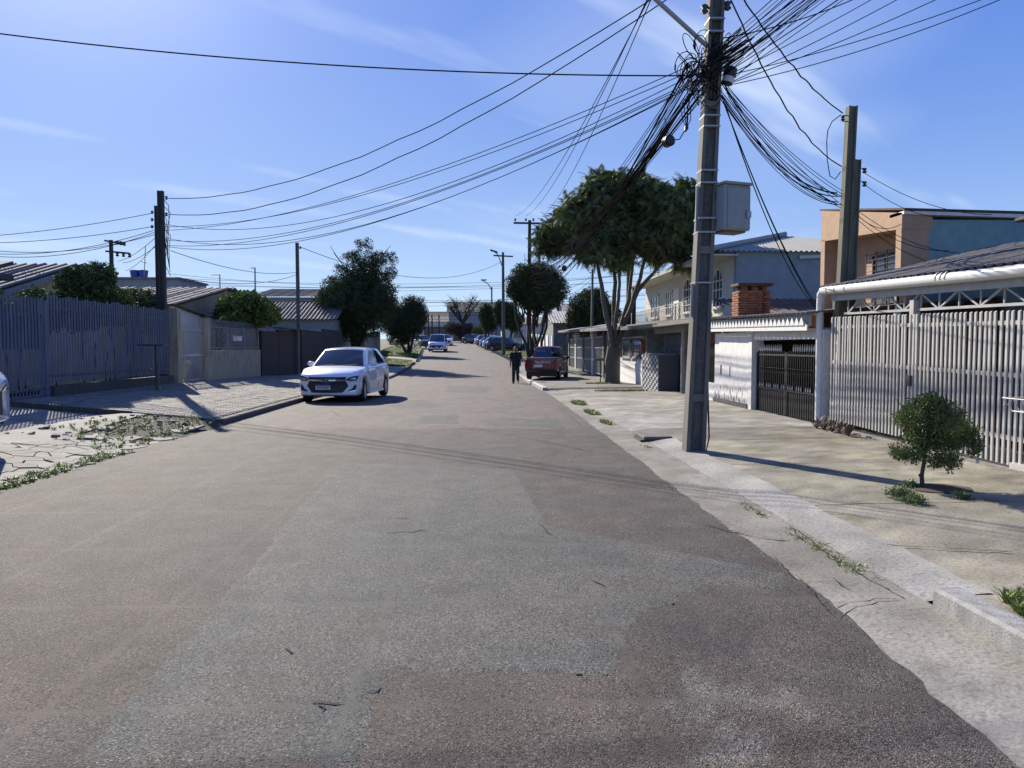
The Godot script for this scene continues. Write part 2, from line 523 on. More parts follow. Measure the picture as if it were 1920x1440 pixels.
func make_sky() -> Image:
	var w := 2048
	var h := 1024
	var im := Image.create(w, h, false, Image.FORMAT_RGBF)
	var sun := -sun_towards
	var wisp := FastNoiseLite.new()
	wisp.seed = 5; wisp.frequency = 1.0; wisp.fractal_octaves = 5; wisp.fractal_gain = 0.55
	var veil := FastNoiseLite.new()
	veil.seed = 9; veil.frequency = 1.0; veil.fractal_octaves = 3
	var low := Color(0.30, 0.36, 0.40)
	for j in h:
		var th := PI * (j + 0.5) / h
		var y := cos(th)
		var s := sin(th)
		if y < -0.02:
			im.fill_rect(Rect2i(0, j, w, h - j), low * 0.55)
			break
		var up := maxf(y, 0.0)
		var haze := exp(-up * 6.5)
		var base := Color(0.008, 0.060, 0.35).lerp(Color(0.060, 0.18, 0.50), exp(-up * 2.2)).lerp(Color(0.40, 0.52, 0.60), haze)
		for i in w:
			var ph := TAU * (i + 0.5) / w
			var d := Vector3(s * sin(ph), y, -s * cos(ph))
			var ang := acos(clampf(d.dot(sun), -1, 1))
			var glow := 0.24 * exp(-ang / 0.40) + 0.30 * exp(-ang * ang / 0.03)
			var k := Color(base.r + glow * 0.80, base.g + glow * 0.80, base.b + glow * 0.74)
			if y > 0.02:
				var q := Vector3(d.x / (y + 0.12), d.z / (y + 0.12), 0.0)
				# thin cirrus drawn out along the wind
				var a := q.x * 0.80 - q.y * 0.60
				var b := q.x * 0.60 + q.y * 0.80
				var c := wisp.get_noise_3d(a * 0.45, b * 2.6, 1.7)
				var m := veil.get_noise_3d(q.x * 0.45, q.y * 0.45, 4.0)
				var t := clampf((c - 0.16 + m * 0.3) * 1.6, 0, 1) * clampf((y - 0.03) * 9.0, 0, 1)
				var sheet := clampf((m - 0.02) * 1.6, 0, 1) * clampf((y - 0.05) * 5.0, 0, 1)
				k = k.lerp(Color(0.50, 0.57, 0.66), minf(t * 0.55 + sheet * 0.24, 0.6))
			im.set_pixel(i, j, k)
	return im

var sun_towards := Vector3.ZERO

func _ready() -> void:
	rng.seed = 7
	rough_noise.seed = 3
	rough_noise.frequency = 0.6
	rough_noise.fractal_octaves = 4
	# camera
	var cam := Camera3D.new()
	cam.name = "camera"
	cam.transform = Transform3D(lens_basis, EYE)
	cam.fov = rad_to_deg(2.0 * atan(720.0 / FOCAL))
	cam.near = 0.1
	cam.far = 6000.0
	add_child(cam)
	# sun: from the left, ahead of the camera
	var towards_sun := Vector3(-0.47 * cos(deg_to_rad(31.0)), sin(deg_to_rad(31.0)), -0.883 * cos(deg_to_rad(31.0))).normalized()
	sun_towards = -towards_sun
	var sun := DirectionalLight3D.new()
	sun.name = "sun"
	sun.transform = Transform3D(Basis.looking_at(sun_towards, Vector3.UP), Vector3.ZERO)
	sun.light_energy = 1.6
	sun.light_color = Color(1.0, 0.965, 0.90)
	sun.light_angular_distance = 0.53
	sun.shadow_enabled = true
	add_child(sun)
	# sky and exposure
	var env := Environment.new()
	env.background_mode = Environment.BG_SKY
	var sky := Sky.new()
	var air := PanoramaSkyMaterial.new()
	air.panorama = ImageTexture.create_from_image(make_sky())
	sky.sky_material = air
	env.sky = sky
	env.tonemap_mode = Environment.TONE_MAPPER_LINEAR
	env.tonemap_exposure = 1.75
	env.sdfgi_enabled = true
	env.ssao_enabled = true
	env.ssil_enabled = true
	var world := WorldEnvironment.new()
	world.name = "world"
	world.environment = env
	add_child(world)
	make_textures()
	make_materials()
	build_ground()
	build_plants()
	build_street()
	build_right_houses()
	build_left_houses()
	build_vehicles()
	build_figures()

# ---------------------------------------------------------------- ground
func inside(p: Vector2, poly: PackedVector2Array) -> bool:
	return Geometry2D.is_point_in_polygon(p, poly)

func patch(pixels: Array) -> PackedVector2Array:
	var out := PackedVector2Array()
	for q in pixels:
		var p := on_ground(q[0], q[1])
		out.append(Vector2(p.x, p.z))
	return out

func ground_sheet(xs: Array, zs: Array, height: Callable, shade: Callable) -> MB:
	var b := MB.new()
	var w := xs.size()
	for z in zs:
		for x in xs:
			b.col = shade.call(x, z)
			b.add(Vector3(x + (bend(z) if absf(x) < 30 else 0.0), height.call(x, z), z), Vector3.UP)
	for i in zs.size() - 1:
		for j in w - 1:
			var q := i * w + j
			b.idx.append_array([q, q + w, q + w + 1, q, q + w + 1, q + 1])   # z runs away from the eye
	# normals
	var nn := PackedVector3Array()
	nn.resize(b.v.size())
	for k in range(0, b.idx.size(), 3):
		var f := (b.v[b.idx[k + 2]] - b.v[b.idx[k]]).cross(b.v[b.idx[k + 1]] - b.v[b.idx[k]])
		for m in 3: nn[b.idx[k + m]] += f
	for k in nn.size():
		b.n[k] = nn[k].normalized() * (1.0 if nn[k].y > 0 else -1.0)
	return b

func steps(from: float, to: float, first: float, grow: float) -> Array:
	var out := [from]
	var s := first
	var dirn := signf(to - from)
	while (to - out[-1]) * dirn > s:
		out.append(out[-1] + s * dirn)
		s *= grow
	out.append(to)
	return out

func build_ground() -> void:
	# the land that everything lies on, out to the horizon
	var xs := []
	for x in [-1500, -700, -300, -120, -60, -30, -20, -12, -6, 0, 6, 12, 20, 30, 60, 120, 300, 700, 1500]: xs.append(float(x))
	var zs := [60.0, 20.0, 5.0]
	for k in 34: zs.append(-5.0 * k)
	zs.append_array([-185.0, -220.0, -300.0, -450.0, -800.0, -1500.0, -3000.0])
	structure("ground", ground_sheet(xs, zs, func(x, z): return rise(z) - 0.16 - (0.0 if absf(x) < 30 else 0.2), func(_x, _z): return Color(1, 1, 1)), M.far_ground)
	build_road()
	build_right_pavement()
	build_left_side()

func build_road() -> void:
	# older reddish surface with later grey repairs
	var grey := [
		patch([[640, 868], [965, 880], [1030, 985], [1300, 1040], [1480, 1075], [1470, 1110], [1330, 1100], [1200, 1160], [1150, 1270], [720, 1262], [690, 1440], [130, 1440], [330, 1210], [470, 1060], [560, 950]]),
		patch([[790, 780], [860, 778], [862, 794], [770, 795]]),
		patch([[935, 784], [1050, 788], [1060, 803], [900, 797]]),
		patch([[840, 722], [925, 726], [910, 737], [830, 735]]),
		patch([[720, 752], [800, 750], [830, 762], [735, 765]]),
	]
	var pale := [
		patch([[1130, 1290], [1280, 1310], [1420, 1440], [1180, 1440], [1090, 1340]]),
		patch([[1240, 1250], [1500, 1300], [1560, 1440], [1380, 1440]]),
	]
	var dark := [
		patch([[1210, 1180], [1400, 1150], [1440, 1440], [1250, 1440]]),
		patch([[1360, 1040], [1480, 1080], [1500, 1120], [1380, 1085]]),
	]
	var warm := FastNoiseLite.new()
	warm.seed = 21; warm.frequency = 0.55; warm.fractal_octaves = 4
	var fleck := FastNoiseLite.new()
	fleck.seed = 22; fleck.frequency = 2.2; fleck.fractal_octaves = 3
	var shade := func(x: float, z: float) -> Color:
		var w := warm.get_noise_2d(x, z * 0.8)
		var f := fleck.get_noise_2d(x, z)
		var c := Color(0.205, 0.176, 0.153)
		c = c.lerp(Color(0.182, 0.167, 0.149), clampf(w * 1.6 + 0.2, 0, 1))
		c = c.lerp(Color(0.23, 0.186, 0.156), clampf(-w * 1.5, 0, 1))
		var p := Vector2(x + fleck.get_noise_2d(x * 3, z * 3 + 40) * 0.04, z + fleck.get_noise_2d(x * 3 + 70, z * 3) * 0.05)
		for g in dark:
			if inside(p, g): c = c.lerp(Color(0.11, 0.108, 0.105), clampf(0.15 + f * 2.6, 0, 0.85))
		for g in pale:
			if inside(p, g): c = c.lerp(Color(0.40, 0.37, 0.32), clampf(f * 2.2, 0, 0.6))
		if z + 0.6 * f < -13.6: c = c * 1.6   # beyond the last repair: worn, and paler with the grazing glare painted in
		var e := maxf(x - 1.3, -x - 4.4)
		if e > 0: c = c.lerp(Color(0.20, 0.18, 0.165), clampf(e * 1.2 * (0.35 + f * 1.8), 0, 0.7))
		return c * (1.0 + f * 0.34)
	var xs := []
	for k in 130: xs.append(-5.15 + 7.8 * k / 129.0)
	var zs := steps(4.0, -170.0, 0.06, 1.006)
	var b := ground_sheet(xs, zs, func(x, z): return rise(z) + 0.0015 * rough_noise.get_noise_2d(x * 3, z * 2) + 0.003 * rough_noise.get_noise_2d(x * 0.7, z * 0.5), shade)
	var road := structure("road", b, M.asphalt, true)
	for g in grey:   # later repairs, laid a finger's breadth proud of the old surface
		repair(road, g, func(x, z): return Color(0.215, 0.222, 0.206).lerp(Color(0.26, 0.248, 0.218), clampf(0.25 + warm.get_noise_2d(x, z * 0.8) * 1.6 + fleck.get_noise_2d(x, z) * 0.7, 0, 1)) * (1.0 + fleck.get_noise_2d(x * 1.7, z * 1.7) * 0.30))
	# cracks filled with dark grit, and one long thin dark line across the road
	for line in [
		[[585, 1322], [600, 1326], [630, 1325], [660, 1326]], [[600, 1326], [606, 1336], [610, 1345]],
		[[725, 1003], [750, 1000], [770, 1001], [790, 996], [815, 999]], [[735, 974], [760, 976], [790, 974]], [[762, 976], [764, 982]],
		[[620, 770], [640, 783], [700, 778]], [[800, 800], [900, 806], [1010, 826], [1120, 850]], [[700, 736], [790, 732], [900, 738]], [[850, 706], [930, 709]],  # the second is the long thin dark line
		[[1110, 1090], [1150, 1112]], [[940, 740], [1000, 752], [1040, 762]], [[530, 1222], [548, 1228], [556, 1226]], [[1010, 985], [1040, 1010]],
	]:
		crack(road, line, 0.007)
	# side street on the right
	xs = []
	for k in 24: xs.append(2.4 + k * 2.2)
	zs = steps(-52.6, -60.0, 0.4, 1.0)
	structure("side_street", ground_sheet(xs, zs, func(_x, z): return rise(z) + 0.008, func(x, z): return Color(0.34, 0.31, 0.29) * (1.0 + 0.3 * warm.get_noise_2d(x, z))), M.asphalt, true)

func repair(parent: Node, poly: PackedVector2Array, shade: Callable) -> void:
	var ring := PackedVector2Array()
	for i in poly.size():
		var a := poly[i]; var e := poly[(i + 1) % poly.size()]
		var n := maxi(1, int(a.distance_to(e) / 0.09))
		for k in n:
			var q := a.lerp(e, float(k) / n)
			ring.append(q + Vector2(rough_noise.get_noise_2d(q.x * 9, q.y * 9), rough_noise.get_noise_2d(q.x * 9 + 50, q.y * 9)) * 0.035)
	var pts := ring.duplicate()
	for inner in Geometry2D.offset_polygon(ring, -0.045): pts.append_array(inner)
	var lo := ring[0]; var hi := ring[0]
	for q in ring: lo = lo.min(q); hi = hi.max(q)
	var x := lo.x + 0.06
	while x < hi.x:
		var z := lo.y + 0.06
		while z < hi.y:
			if Geometry2D.is_point_in_polygon(Vector2(x, z), ring): pts.append(Vector2(x + 0.01 * sin(z * 31.0), z))
			z += 0.13
		x += 0.13
	var b := MB.new()
	for q in pts:
		b.col = shade.call(q.x, q.y)
		b.add(Vector3(q.x, rise(q.y) + (-0.008 if b.v.size() < ring.size() else 0.0075), q.y), Vector3.UP)
	var t := Geometry2D.triangulate_delaunay(pts)
	for k in range(0, t.size(), 3):
		var c := (pts[t[k]] + pts[t[k + 1]] + pts[t[k + 2]]) / 3.0
		if not Geometry2D.is_point_in_polygon(c, ring): continue
		var up := (b.v[t[k + 1]] - b.v[t[k]]).cross(b.v[t[k + 2]] - b.v[t[k]]).y > 0
		b.idx.append_array([t[k], t[k + 2], t[k + 1]] if up else [t[k], t[k + 1], t[k + 2]])
	part(parent, "repair_patch", b, M.asphalt, true, true)

func crack(parent: Node, line: Array, wide: float, lift := 0.0125) -> void:
	var pts := []
	for i in line.size() - 1:
		var a := on_ground(line[i][0], line[i][1])
		var b := on_ground(line[i + 1][0], line[i + 1][1])
		var n := maxi(2, int(a.distance_to(b) / 0.06))
		for k in n: pts.append(a.lerp(b, float(k) / n))
	if pts.size() < 3: return
	var m := MB.new()
	var rows := []
	for i in pts.size():
		var d: Vector3 = (pts[mini(i + 1, pts.size() - 1)] - pts[maxi(i - 1, 0)])
		var side := Vector3(d.z, 0, -d.x).normalized()
		var f := rough_noise.get_noise_2d(i * 1.7, line[0][0])
		var w := wide * (0.35 + absf(rough_noise.get_noise_2d(i * 2.3, 90.0)) * 2.2) * (0.2 if i == 0 or i == pts.size() - 1 else 1.0)
		var c: Vector3 = pts[i] + side * f * 0.035
		c.y = land(c.x, c.z) + lift
		rows.append([c - side * w, c + side * w])
	m.sheet(rows)
	part(parent, "crack", m, M.grit)

func build_right_pavement() -> void:
	var spot := FastNoiseLite.new()
	spot.seed = 31; spot.frequency = 0.9; spot.fractal_octaves = 4
	var fine := FastNoiseLite.new()
	fine.seed = 32; fine.frequency = 3.5; fine.fractal_octaves = 3
	# gutter: worn concrete strip with a ragged edge against the asphalt
	var zs := steps(3.0, -26.4, 0.09, 1.004)
	var b := MB.new()
	for i in zs.size():
		var z: float = zs[i]
		var edge := 1.97 + 0.035 * spot.get_noise_2d(z * 1.3, 3.0) + 0.035 * fine.get_noise_2d(z * 2.5, 1.0) + clampf((-z - 8.0) / 16.0, 0, 1) * 0.12 - 0.12 * clampf((z + 4.2) / 1.2, 0, 1)
		for j in 9:
			var x := lerpf(edge, KERB_R + 0.02, j / 8.0)
			var t := clampf(0.5 + spot.get_noise_2d(x * 1.2, z * 0.7) * 1.1, 0, 1)
			var c := Color(0.44, 0.41, 0.34).lerp(Color(0.28, 0.255, 0.20), t)
			if z > -3.35 + 0.5 * (x - 2.0): c = Color(0.52, 0.49, 0.43).lerp(Color(0.42, 0.39, 0.33), t)
			c = c.lerp(Color(0.2, 0.19, 0.16), clampf(fine.get_noise_2d(x, z) * 1.4 - 0.25, 0, 0.7))
			if j == 0: c = c * 0.75
			b.col = c
			b.add(Vector3(x, rise(z) + (-0.03 if j == 0 else 0.002 + 0.02 * (j / 8.0)) + 0.007 * fine.get_noise_2d(x * 2, z * 2), z), Vector3.UP)
	for i in zs.size() - 1:
		for j in 8:
			var q := i * 9 + j
			b.idx.append_array([q, q + 9, q + 10, q, q + 10, q + 1])
	var gutter := structure("gutter", b, M.concrete, true)
	for line in [
		[[1500, 1090], [1530, 1130], [1560, 1160], [1590, 1140], [1660, 1130], [1720, 1136]], [[1450, 1050], [1480, 1085], [1500, 1090], [1560, 1092], [1610, 1120]],
		[[1480, 990], [1550, 1043], [1640, 1100], [1715, 1140]], [[1215, 905], [1250, 912], [1262, 922]],
		[[1040, 757], [1060, 775], [1090, 800]],
	]: crack(gutter, line, 0.0045, 0.027)
	# slabs of the pavement, each cast on its own: [from z, to z, tone, stain]
	var walk := Node3D.new()
	walk.name = "right_pavement"
	walk.set_meta("kind", "structure")
	add_child(walk)
	var slabs := [
		[4.0, -4.15, Color(0.46, 0.42, 0.32), 0.6], [-4.165, -6.6, Color(0.48, 0.435, 0.325), 0.6], [-6.615, -8.9, Color(0.49, 0.45, 0.335), 0.65], [-8.915, -11.2, Color(0.47, 0.43, 0.325), 0.75],
		[-11.215, -12.9, Color(0.34, 0.305, 0.24), 1.0], [-12.915, -15.6, Color(0.50, 0.47, 0.41), 0.35], [-15.615, -18.4, Color(0.50, 0.46, 0.385), 0.4], [-18.415, -21.0, Color(0.53, 0.49, 0.415), 0.35], [-21.015, -23.7, Color(0.45, 0.42, 0.36), 0.55], [-23.715, -26.28, Color(0.40, 0.375, 0.315), 0.65],
		[-26.3, -29.0, Color(0.33, 0.31, 0.255), 0.8], [-29.015, -32.0, Color(0.33, 0.315, 0.26), 0.7], [-32.015, -38.0, Color(0.36, 0.335, 0.285), 0.6], [-38.015, -45.0, Color(0.37, 0.345, 0.30), 0.6], [-45.015, -52.5, Color(0.36, 0.34, 0.295), 0.6],
	]
	for s in slabs:
		var x0 := KERB_R + (0.17 if s[0] > 0 else -0.26 if s[0] < -26.2 else 0.03)
		var xs := []
		for k in 30: xs.append(lerpf(x0, 7.2, k / 29.0))
		var zz := steps(s[0], s[1], 0.16, 1.0)
		var tone: Color = s[2]
		var stain: float = s[3]
		var m := ground_sheet(xs, zz, func(x, z): return land(x, z) + 0.006 * fine.get_noise_2d(x * 0.6, z * 0.6), func(x, z):
			var t := spot.get_noise_2d(x * 0.8, z * 0.8)
			var c := tone * (1.0 + t * 0.5)
			c = c.lerp(Color(0.33, 0.32, 0.13), clampf(spot.get_noise_2d(x * 0.55 + 30, z * 0.9) * 2.0 - 0.45, 0, 0.5) * (1.0 if z > -11 else 0.4))
			c = c.lerp(c * 0.72, clampf(0.5 + fine.get_noise_2d(x * 1.6, z * 1.6) * 1.6, 0, 1))
			return c.lerp(Color(0.14, 0.13, 0.10), clampf(fine.get_noise_2d(x * 0.35, z * 1.1) * 2.4 * stain - 0.15, 0, 0.65)))
		structure("slab", m, M.concrete, true, walk)
	for line in [[[1470, 868], [1600, 885], [1700, 880]], [[1540, 935], [1620, 945], [1700, 952]], [[1320, 985], [1420, 1012], [1550, 1022], [1700, 1028], [1920, 1040]], [[1480, 962], [1600, 968], [1660, 978]], [[1395, 835], [1440, 836], [1500, 841]]]:
		crack(walk, line, 0.008)
	# smooth whitish ribbon of fresh mortar where the kerb was lowered
	b = MB.new()
	for i in 60:
		var z := lerpf(-4.16, -11.5, i / 59.0)
		for j in 5:
			var x := 2.56 + (0.40 + 0.08 * spot.get_noise_2d(z, 9.0)) * j / 4.0
			b.col = Color(0.55, 0.53, 0.47).lerp(Color(0.42, 0.39, 0.33), clampf(0.3 + spot.get_noise_2d(x * 2, z) * 1.3, 0, 1))
			b.add(Vector3(x, land(x, z) + 0.011 + 0.006 * sin(PI * j / 4.0), z), Vector3.UP)
	for i in 59:
		for j in 4:
			var q := i * 5 + j
			b.idx.append_array([q, q + 5, q + 6, q, q + 6, q + 1])
	structure("kerb_ramp", b, M.concrete, true)
	# kerb stones
	var kerb := Node3D.new()
	kerb.name = "right_kerb"
	kerb.set_meta("kind", "structure")
	add_child(kerb)
	for k in 6:
		kerb_stone(kerb, 4.42 - k * 1.42, 4.42 - k * 1.42 - 1.40, KERB_R, 0.14, M.kerb_grey)
	for k in 26:
		kerb_stone(kerb, -26.35 - k * 1.0, -27.32 - k * 1.0, KERB_R - 0.43, 0.135, M.kerb_white)
	for k in 22:
		kerb_stone(kerb, -60.2 - k * 1.0, -61.17 - k * 1.0, KERB_R, 0.13, M.kerb_white)
	for k in 8:   # round the corner into the side street
		var m := MB.new()
		m.cbox(Vector3(bend(-60.2) + KERB_R + 0.6 + k, rise(-60.2) + 0.06, -60.15), Vector3(0.97, 0.14, 0.16), 0.02)
		part(kerb, "kerb_stone", m, M.kerb_white)
	# drain cover: a concrete lid lifted out of its frame
	var lid := thing("drain_cover", "thick square concrete drain cover lying proud of the pavement by the gutter", "drain cover", Vector3(2.7, land(2.7, -11.7), -11.7))
	b = MB.new()
	b.cbox(lid.position + Vector3(0, 0.05, 0.0), Vector3(0.46, 0.055, 0.50), 0.012, Basis(Vector3.UP, 0.1) * Basis(Vector3.RIGHT, 0.05))
	part(lid, "lid", b, M.pole_concrete)
	b = MB.new()
	b.ext(2.44, 2.96, land(2.7, -11.7) - 0.02, land(2.7, -11.7) + 0.022, -11.98, -11.42)
	part(lid, "frame", b, M.dark_concrete)
	# grass behind the near kerb, verge beyond the side street
	grass("grass", "short green grass growing behind the white kerb stone", [Vector2(2.85, -3.95), Vector2(3.5, -4.1), Vector2(3.6, -2.6), Vector2(2.74, -2.6), Vector2(2.74, -3.6)], 2600, 0.045, true)
	var vs := []
	for k in 30: vs.append(-60.4 - k * 0.8)
	structure("right_verge", ground_sheet([2.7, 3.6, 4.6, 6.0, 9.0], vs, func(x, z): return land(x, z) + 0.01, func(_x, _z): return Color(1, 1, 1)), M.turf_soil)
	grass("verge_grass", "bright grass on the verge round the streetlight pole past the side street", [Vector2(2.7, -60.4), Vector2(8.0, -60.4), Vector2(4.6, -83.0), Vector2(2.7, -83.0)], 9000, 0.10, true)
	var ys := []
	for k in 14: ys.append(-84.0 - k * 4.0)
	structure("far_pavement", ground_sheet([2.7, 5.0, 8.0, 14.0], ys, func(x, z): return land(x, z) + 0.004, func(_x, _z): return Color(0.4, 0.37, 0.31)), M.concrete, true)
	# weeds in the gutter joint
	for w in [[-16.6, 2.45, 0.42, 150], [-19.4, 2.50, 0.50, 200], [-14.3, 2.40, 0.3, 50], [-5.6, 2.46, 0.22, 60], [-4.9, 2.48, 0.22, 80], [-6.6, 2.44, 0.2, 36], [-11.0, 2.42, 0.2, 30]]:
		var q := []
		for k in 8: q.append(Vector2(w[1] + cos(TAU * k / 8) * w[2] * 0.35, w[0] + sin(TAU * k / 8) * w[2] * 1.8))
		grass("gutter_weeds", "weeds sprouting along the joint between gutter and pavement", q, w[3], 0.055 if w[0] < -12 else 0.03, true, "weeds in the gutter joint")
	for w in [[-24.6, 4.6, 0.9, 0.35, 420], [-30.0, 4.8, 0.7, 0.5, 420]]:
		var q := []
		for k in 10: q.append(Vector2(w[1] + cos(TAU * k / 10) * w[2], w[0] + sin(TAU * k / 10) * w[3]))
		grass("pavement_weeds", "low weeds in a crack of the pavement before the chequered box" if w[0] > -25 else "low weeds round the foot of the forked tree and bin shelf", q, w[4], 0.05, true)

func kerb_stone(parent: Node, z0: float, z1: float, x: float, high: float, m: Material) -> void:
	var zc := (z0 + z1) / 2
	var b := MB.new()
	var tilt := rng.randf_range(-0.012, 0.012)
	b.cbox(Vector3(x + bend(zc) + 0.08, rise(zc) + high / 2 - 0.05, zc), Vector3(0.17, high + 0.10, absf(z1 - z0)), 0.018, Basis(Vector3.UP, tilt - atan2(bend(z1) - bend(z0), z1 - z0)) * Basis(Vector3.RIGHT, atan2(rise(z1) - rise(z0), z0 - z1)))
	part(parent, "kerb_stone", b, m)

# blades of grass and weeds, scattered over a polygon (x, z): nobody could count them
func grass(called: String, label: String, poly: Array, count: int, high: float, follow_bend := false, group := "") -> void:
	if not TX.has("blades"):
		var b := MB.new()
		for k in 7:
			var a := TAU * k / 7.0 + 0.3 * (k % 3)
			var lean := 0.35 + 0.25 * (k % 4)
			var d := Vector3(cos(a), 0, sin(a))
			var s := Vector3(-d.z, 0, d.x) * 0.09
			var p := d * 0.12 * (k % 3)
			var q := p + d * lean * 0.5 + Vector3.UP * 0.6
			var r := p + d * lean * 1.1 + Vector3.UP * (0.85 + 0.1 * (k % 3))
			b.quad(p - s, p + s, q + s * 0.8, q - s * 0.8)
			b.tri(q - s * 0.8, q + s * 0.8, r)
		TX.blades = b.mesh()
	var mm := MultiMesh.new()
	mm.transform_format = MultiMesh.TRANSFORM_3D
	mm.use_colors = true
	mm.mesh = TX.blades
	mm.instance_count = count
	var poly2 := PackedVector2Array(poly)
	var lo := poly2[0]; var hi := poly2[0]
	for p in poly2: lo = lo.min(p); hi = hi.max(p)
	var made := 0
	while made < count:
		var p := Vector2(rng.randf_range(lo.x, hi.x), rng.randf_range(lo.y, hi.y))
		if not Geometry2D.is_point_in_polygon(p, poly2): continue
		var x := p.x + (bend(p.y) if follow_bend else 0.0)
		var s := high * rng.randf_range(0.5, 1.4)
		mm.set_instance_transform(made, Transform3D(Basis(Vector3.UP, rng.randf() * TAU).scaled(Vector3(s, s, s) * Vector3(1.3, 1.0, 1.3)), Vector3(x, land(x, p.y), p.y)))
		mm.set_instance_color(made, Color(0.12, 0.19, 0.03).lerp(Color(0.24, 0.26, 0.06), rng.randf()))
		made += 1
	var o := MultiMeshInstance3D.new()
	o.name = numbered(called)
	o.multimesh = mm
	o.material_override = M.blade
	add_child(o)
	tag(o, label, "grass" if "grass" in called else "weeds", group, "stuff")

# ---------------------------------------------------------------- left pavement, driveway
func left_plane(x: float, z: float) -> Vector3:
	return Vector3(x, land(x, z), z)

func build_left_side() -> void:
	var spot := FastNoiseLite.new()
	spot.seed = 41; spot.frequency = 0.8; spot.fractal_octaves = 4
	# the driveway in front of the gate: worn concrete, broken into pieces towards the road
	var xs := []
	for k in 32: xs.append(lerpf(-13.0, -6.35, k / 31.0))
	var drive := structure("driveway", ground_sheet(xs, steps(-2.0, -14.33, 0.2, 1.0), func(x, z): return land(x, z) + 0.008 * spot.get_noise_2d(x * 2, z * 2) - (0.0 if x > -9.3 else 0.0), func(x, z):
		var t := spot.get_noise_2d(x, z)
		return Color(0.43, 0.41, 0.36).lerp(Color(0.27, 0.255, 0.22), clampf(0.35 + t * 1.3, 0, 1))), M.concrete, true)
	var bed := ground_sheet([-6.4, -6.0, -5.6, -5.2, -4.9], steps(-2.0, -14.33, 0.4, 1.0), func(x, z): return land(x, z) - 0.02 * clampf(-x - 5.0, 0, 1) - 0.004, func(_x, _z): return Color(1, 1, 1))
	part(drive, "soil_bed", bed, M.grit)
	# crazed paving: pieces by cutting the strip along the bisectors between scattered points
	var seeds := []
	for i in 9:
		for j in 34:
			seeds.append(Vector2(-4.75 - i * 0.21 + rng.randf_range(-0.10, 0.10), -3.0 - j * 0.31 + rng.randf_range(-0.15, 0.15)))
	var count := 0
	for i in seeds.size():
		var s: Vector2 = seeds[i]
		var far_end := clampf((-s.y - 11.2) / 1.6, 0, 1)
		if s.x > -5.02 - 0.10 * spot.get_noise_2d(s.y * 2, 0) or s.x < -6.36 or rng.randf() < far_end * 0.8: continue
		var poly := PackedVector2Array([s + Vector2(-0.4, -0.4), s + Vector2(0.4, -0.4), s + Vector2(0.4, 0.4), s + Vector2(-0.4, 0.4)])
		for j in seeds.size():
			if j == i or s.distance_to(seeds[j]) > 0.8: continue
			var mid: Vector2 = (s + seeds[j]) * 0.5
			var nn: Vector2 = (seeds[j] - s).normalized()
			poly = clip(poly, mid - nn * (0.003 + 0.006 * rng.randf()), nn)
		if poly.size() < 3: continue
		var top := []
		var lift := rng.randf_range(-0.006, 0.012)
		for p in poly: top.append(Vector3(p.x, land(p.x, p.y) - 0.03 + lift, p.y))
		if Geometry2D.is_polygon_clockwise(poly): top.reverse()
		# seen from above (z towards the viewer) the ring must run counter-clockwise
		top.reverse()
		var b := MB.new()
		b.plate(top, Vector3(rng.randf_range(-0.0008, 0.0008), 0.034, rng.randf_range(-0.0008, 0.0008)))
		part(drive, "paving_piece", b, [M.paving_a, M.paving_b, M.paving_c][rng.randi() % 3])
		count += 1
	for line in [[[0, 785], [40, 780], [60, 779]], [[95, 766], [140, 758], [160, 750]], [[90, 812], [160, 814], [215, 808]], [[0, 832], [80, 838], [160, 832], [225, 838]]]:
		crack(drive, line, 0.012)
	# rubble and weeds where the driveway meets the block paving
	for k in 60:
		var z := rng.randf_range(-11.2, -14.2)
		var x := rng.randf_range(-7.1, -5.2)
		var b := MB.new()
		var s := rng.randf_range(0.03, 0.11)
		var sz := Vector3(s, s * 0.35, s * rng.randf_range(0.6, 1.1))
		b.cbox(Vector3(x, land(x, z) + sz.y * 0.3, z), sz, s * 0.12, Basis.from_euler(Vector3(rng.randf_range(-0.3, 0.3), rng.randf() * TAU, rng.randf_range(-0.3, 0.3))))
		single("rubble_piece", b, [M.paving_b, M.dark_concrete, M.paving_c][k % 3], "broken lump of concrete among weeds at the driveway edge", "rubble", "rubble between driveway and block paving")
	grass("corner_weeds", "weeds growing through the rubble at the driveway corner", [Vector2(-7.0, -12.2), Vector2(-5.3, -10.6), Vector2(-4.95, -12.0), Vector2(-4.95, -14.5), Vector2(-6.2, -14.3)], 330, 0.045)
	grass("kerb_weeds", "weeds along the road edge of the cracked driveway", [Vector2(-5.25, -6.6), Vector2(-4.98, -6.6), Vector2(-4.95, -10.8), Vector2(-5.3, -10.6)], 420, 0.04)
	# block paving: the pieces that show largest are single blocks
	var pave := structure("left_pavement", ground_sheet([-9.3, -8.2, -7.1, -6.0, -5.05], steps(-14.36, -52.0, 0.5, 1.0), func(x, z): return land(x, z) - 0.02, func(_x, _z): return Color(1, 1, 1)), M.grit)
	var proto := MB.new()
	proto.cbox(Vector3.ZERO, Vector3(0.192, 0.05, 0.093), 0.007)
	var block := proto.mesh()
	var rest := MB.new()
	var made := 0
	var tilt := Basis(Vector3.BACK, -atan(0.085))
	for r in 170:
		var z := -14.42 - r * 0.1
		for q in 21:
			var x := -5.2 - q * 0.2 - (0.1 if r % 2 else 0.0)
			if x < -9.1: continue
			var at := Vector3(x, land(x, z) - 0.02 + rng.randf_range(-0.004, 0.004), z)
			if made < 300:
				piece(pave, "paver", block, Transform3D(tilt, at), [M.paver_a, M.paver_b, M.paver_c][rng.randi() % 3])
				made += 1
			else:
				rest.col = Color(1, 1, 1) * rng.randf_range(0.72, 1.0)
				rest.box(at, Vector3(0.190, 0.05, 0.092), tilt)
	var others := part(pave, "paver_field", rest, M.paver_field, true, true)
	others.set_meta("kind", "stuff")
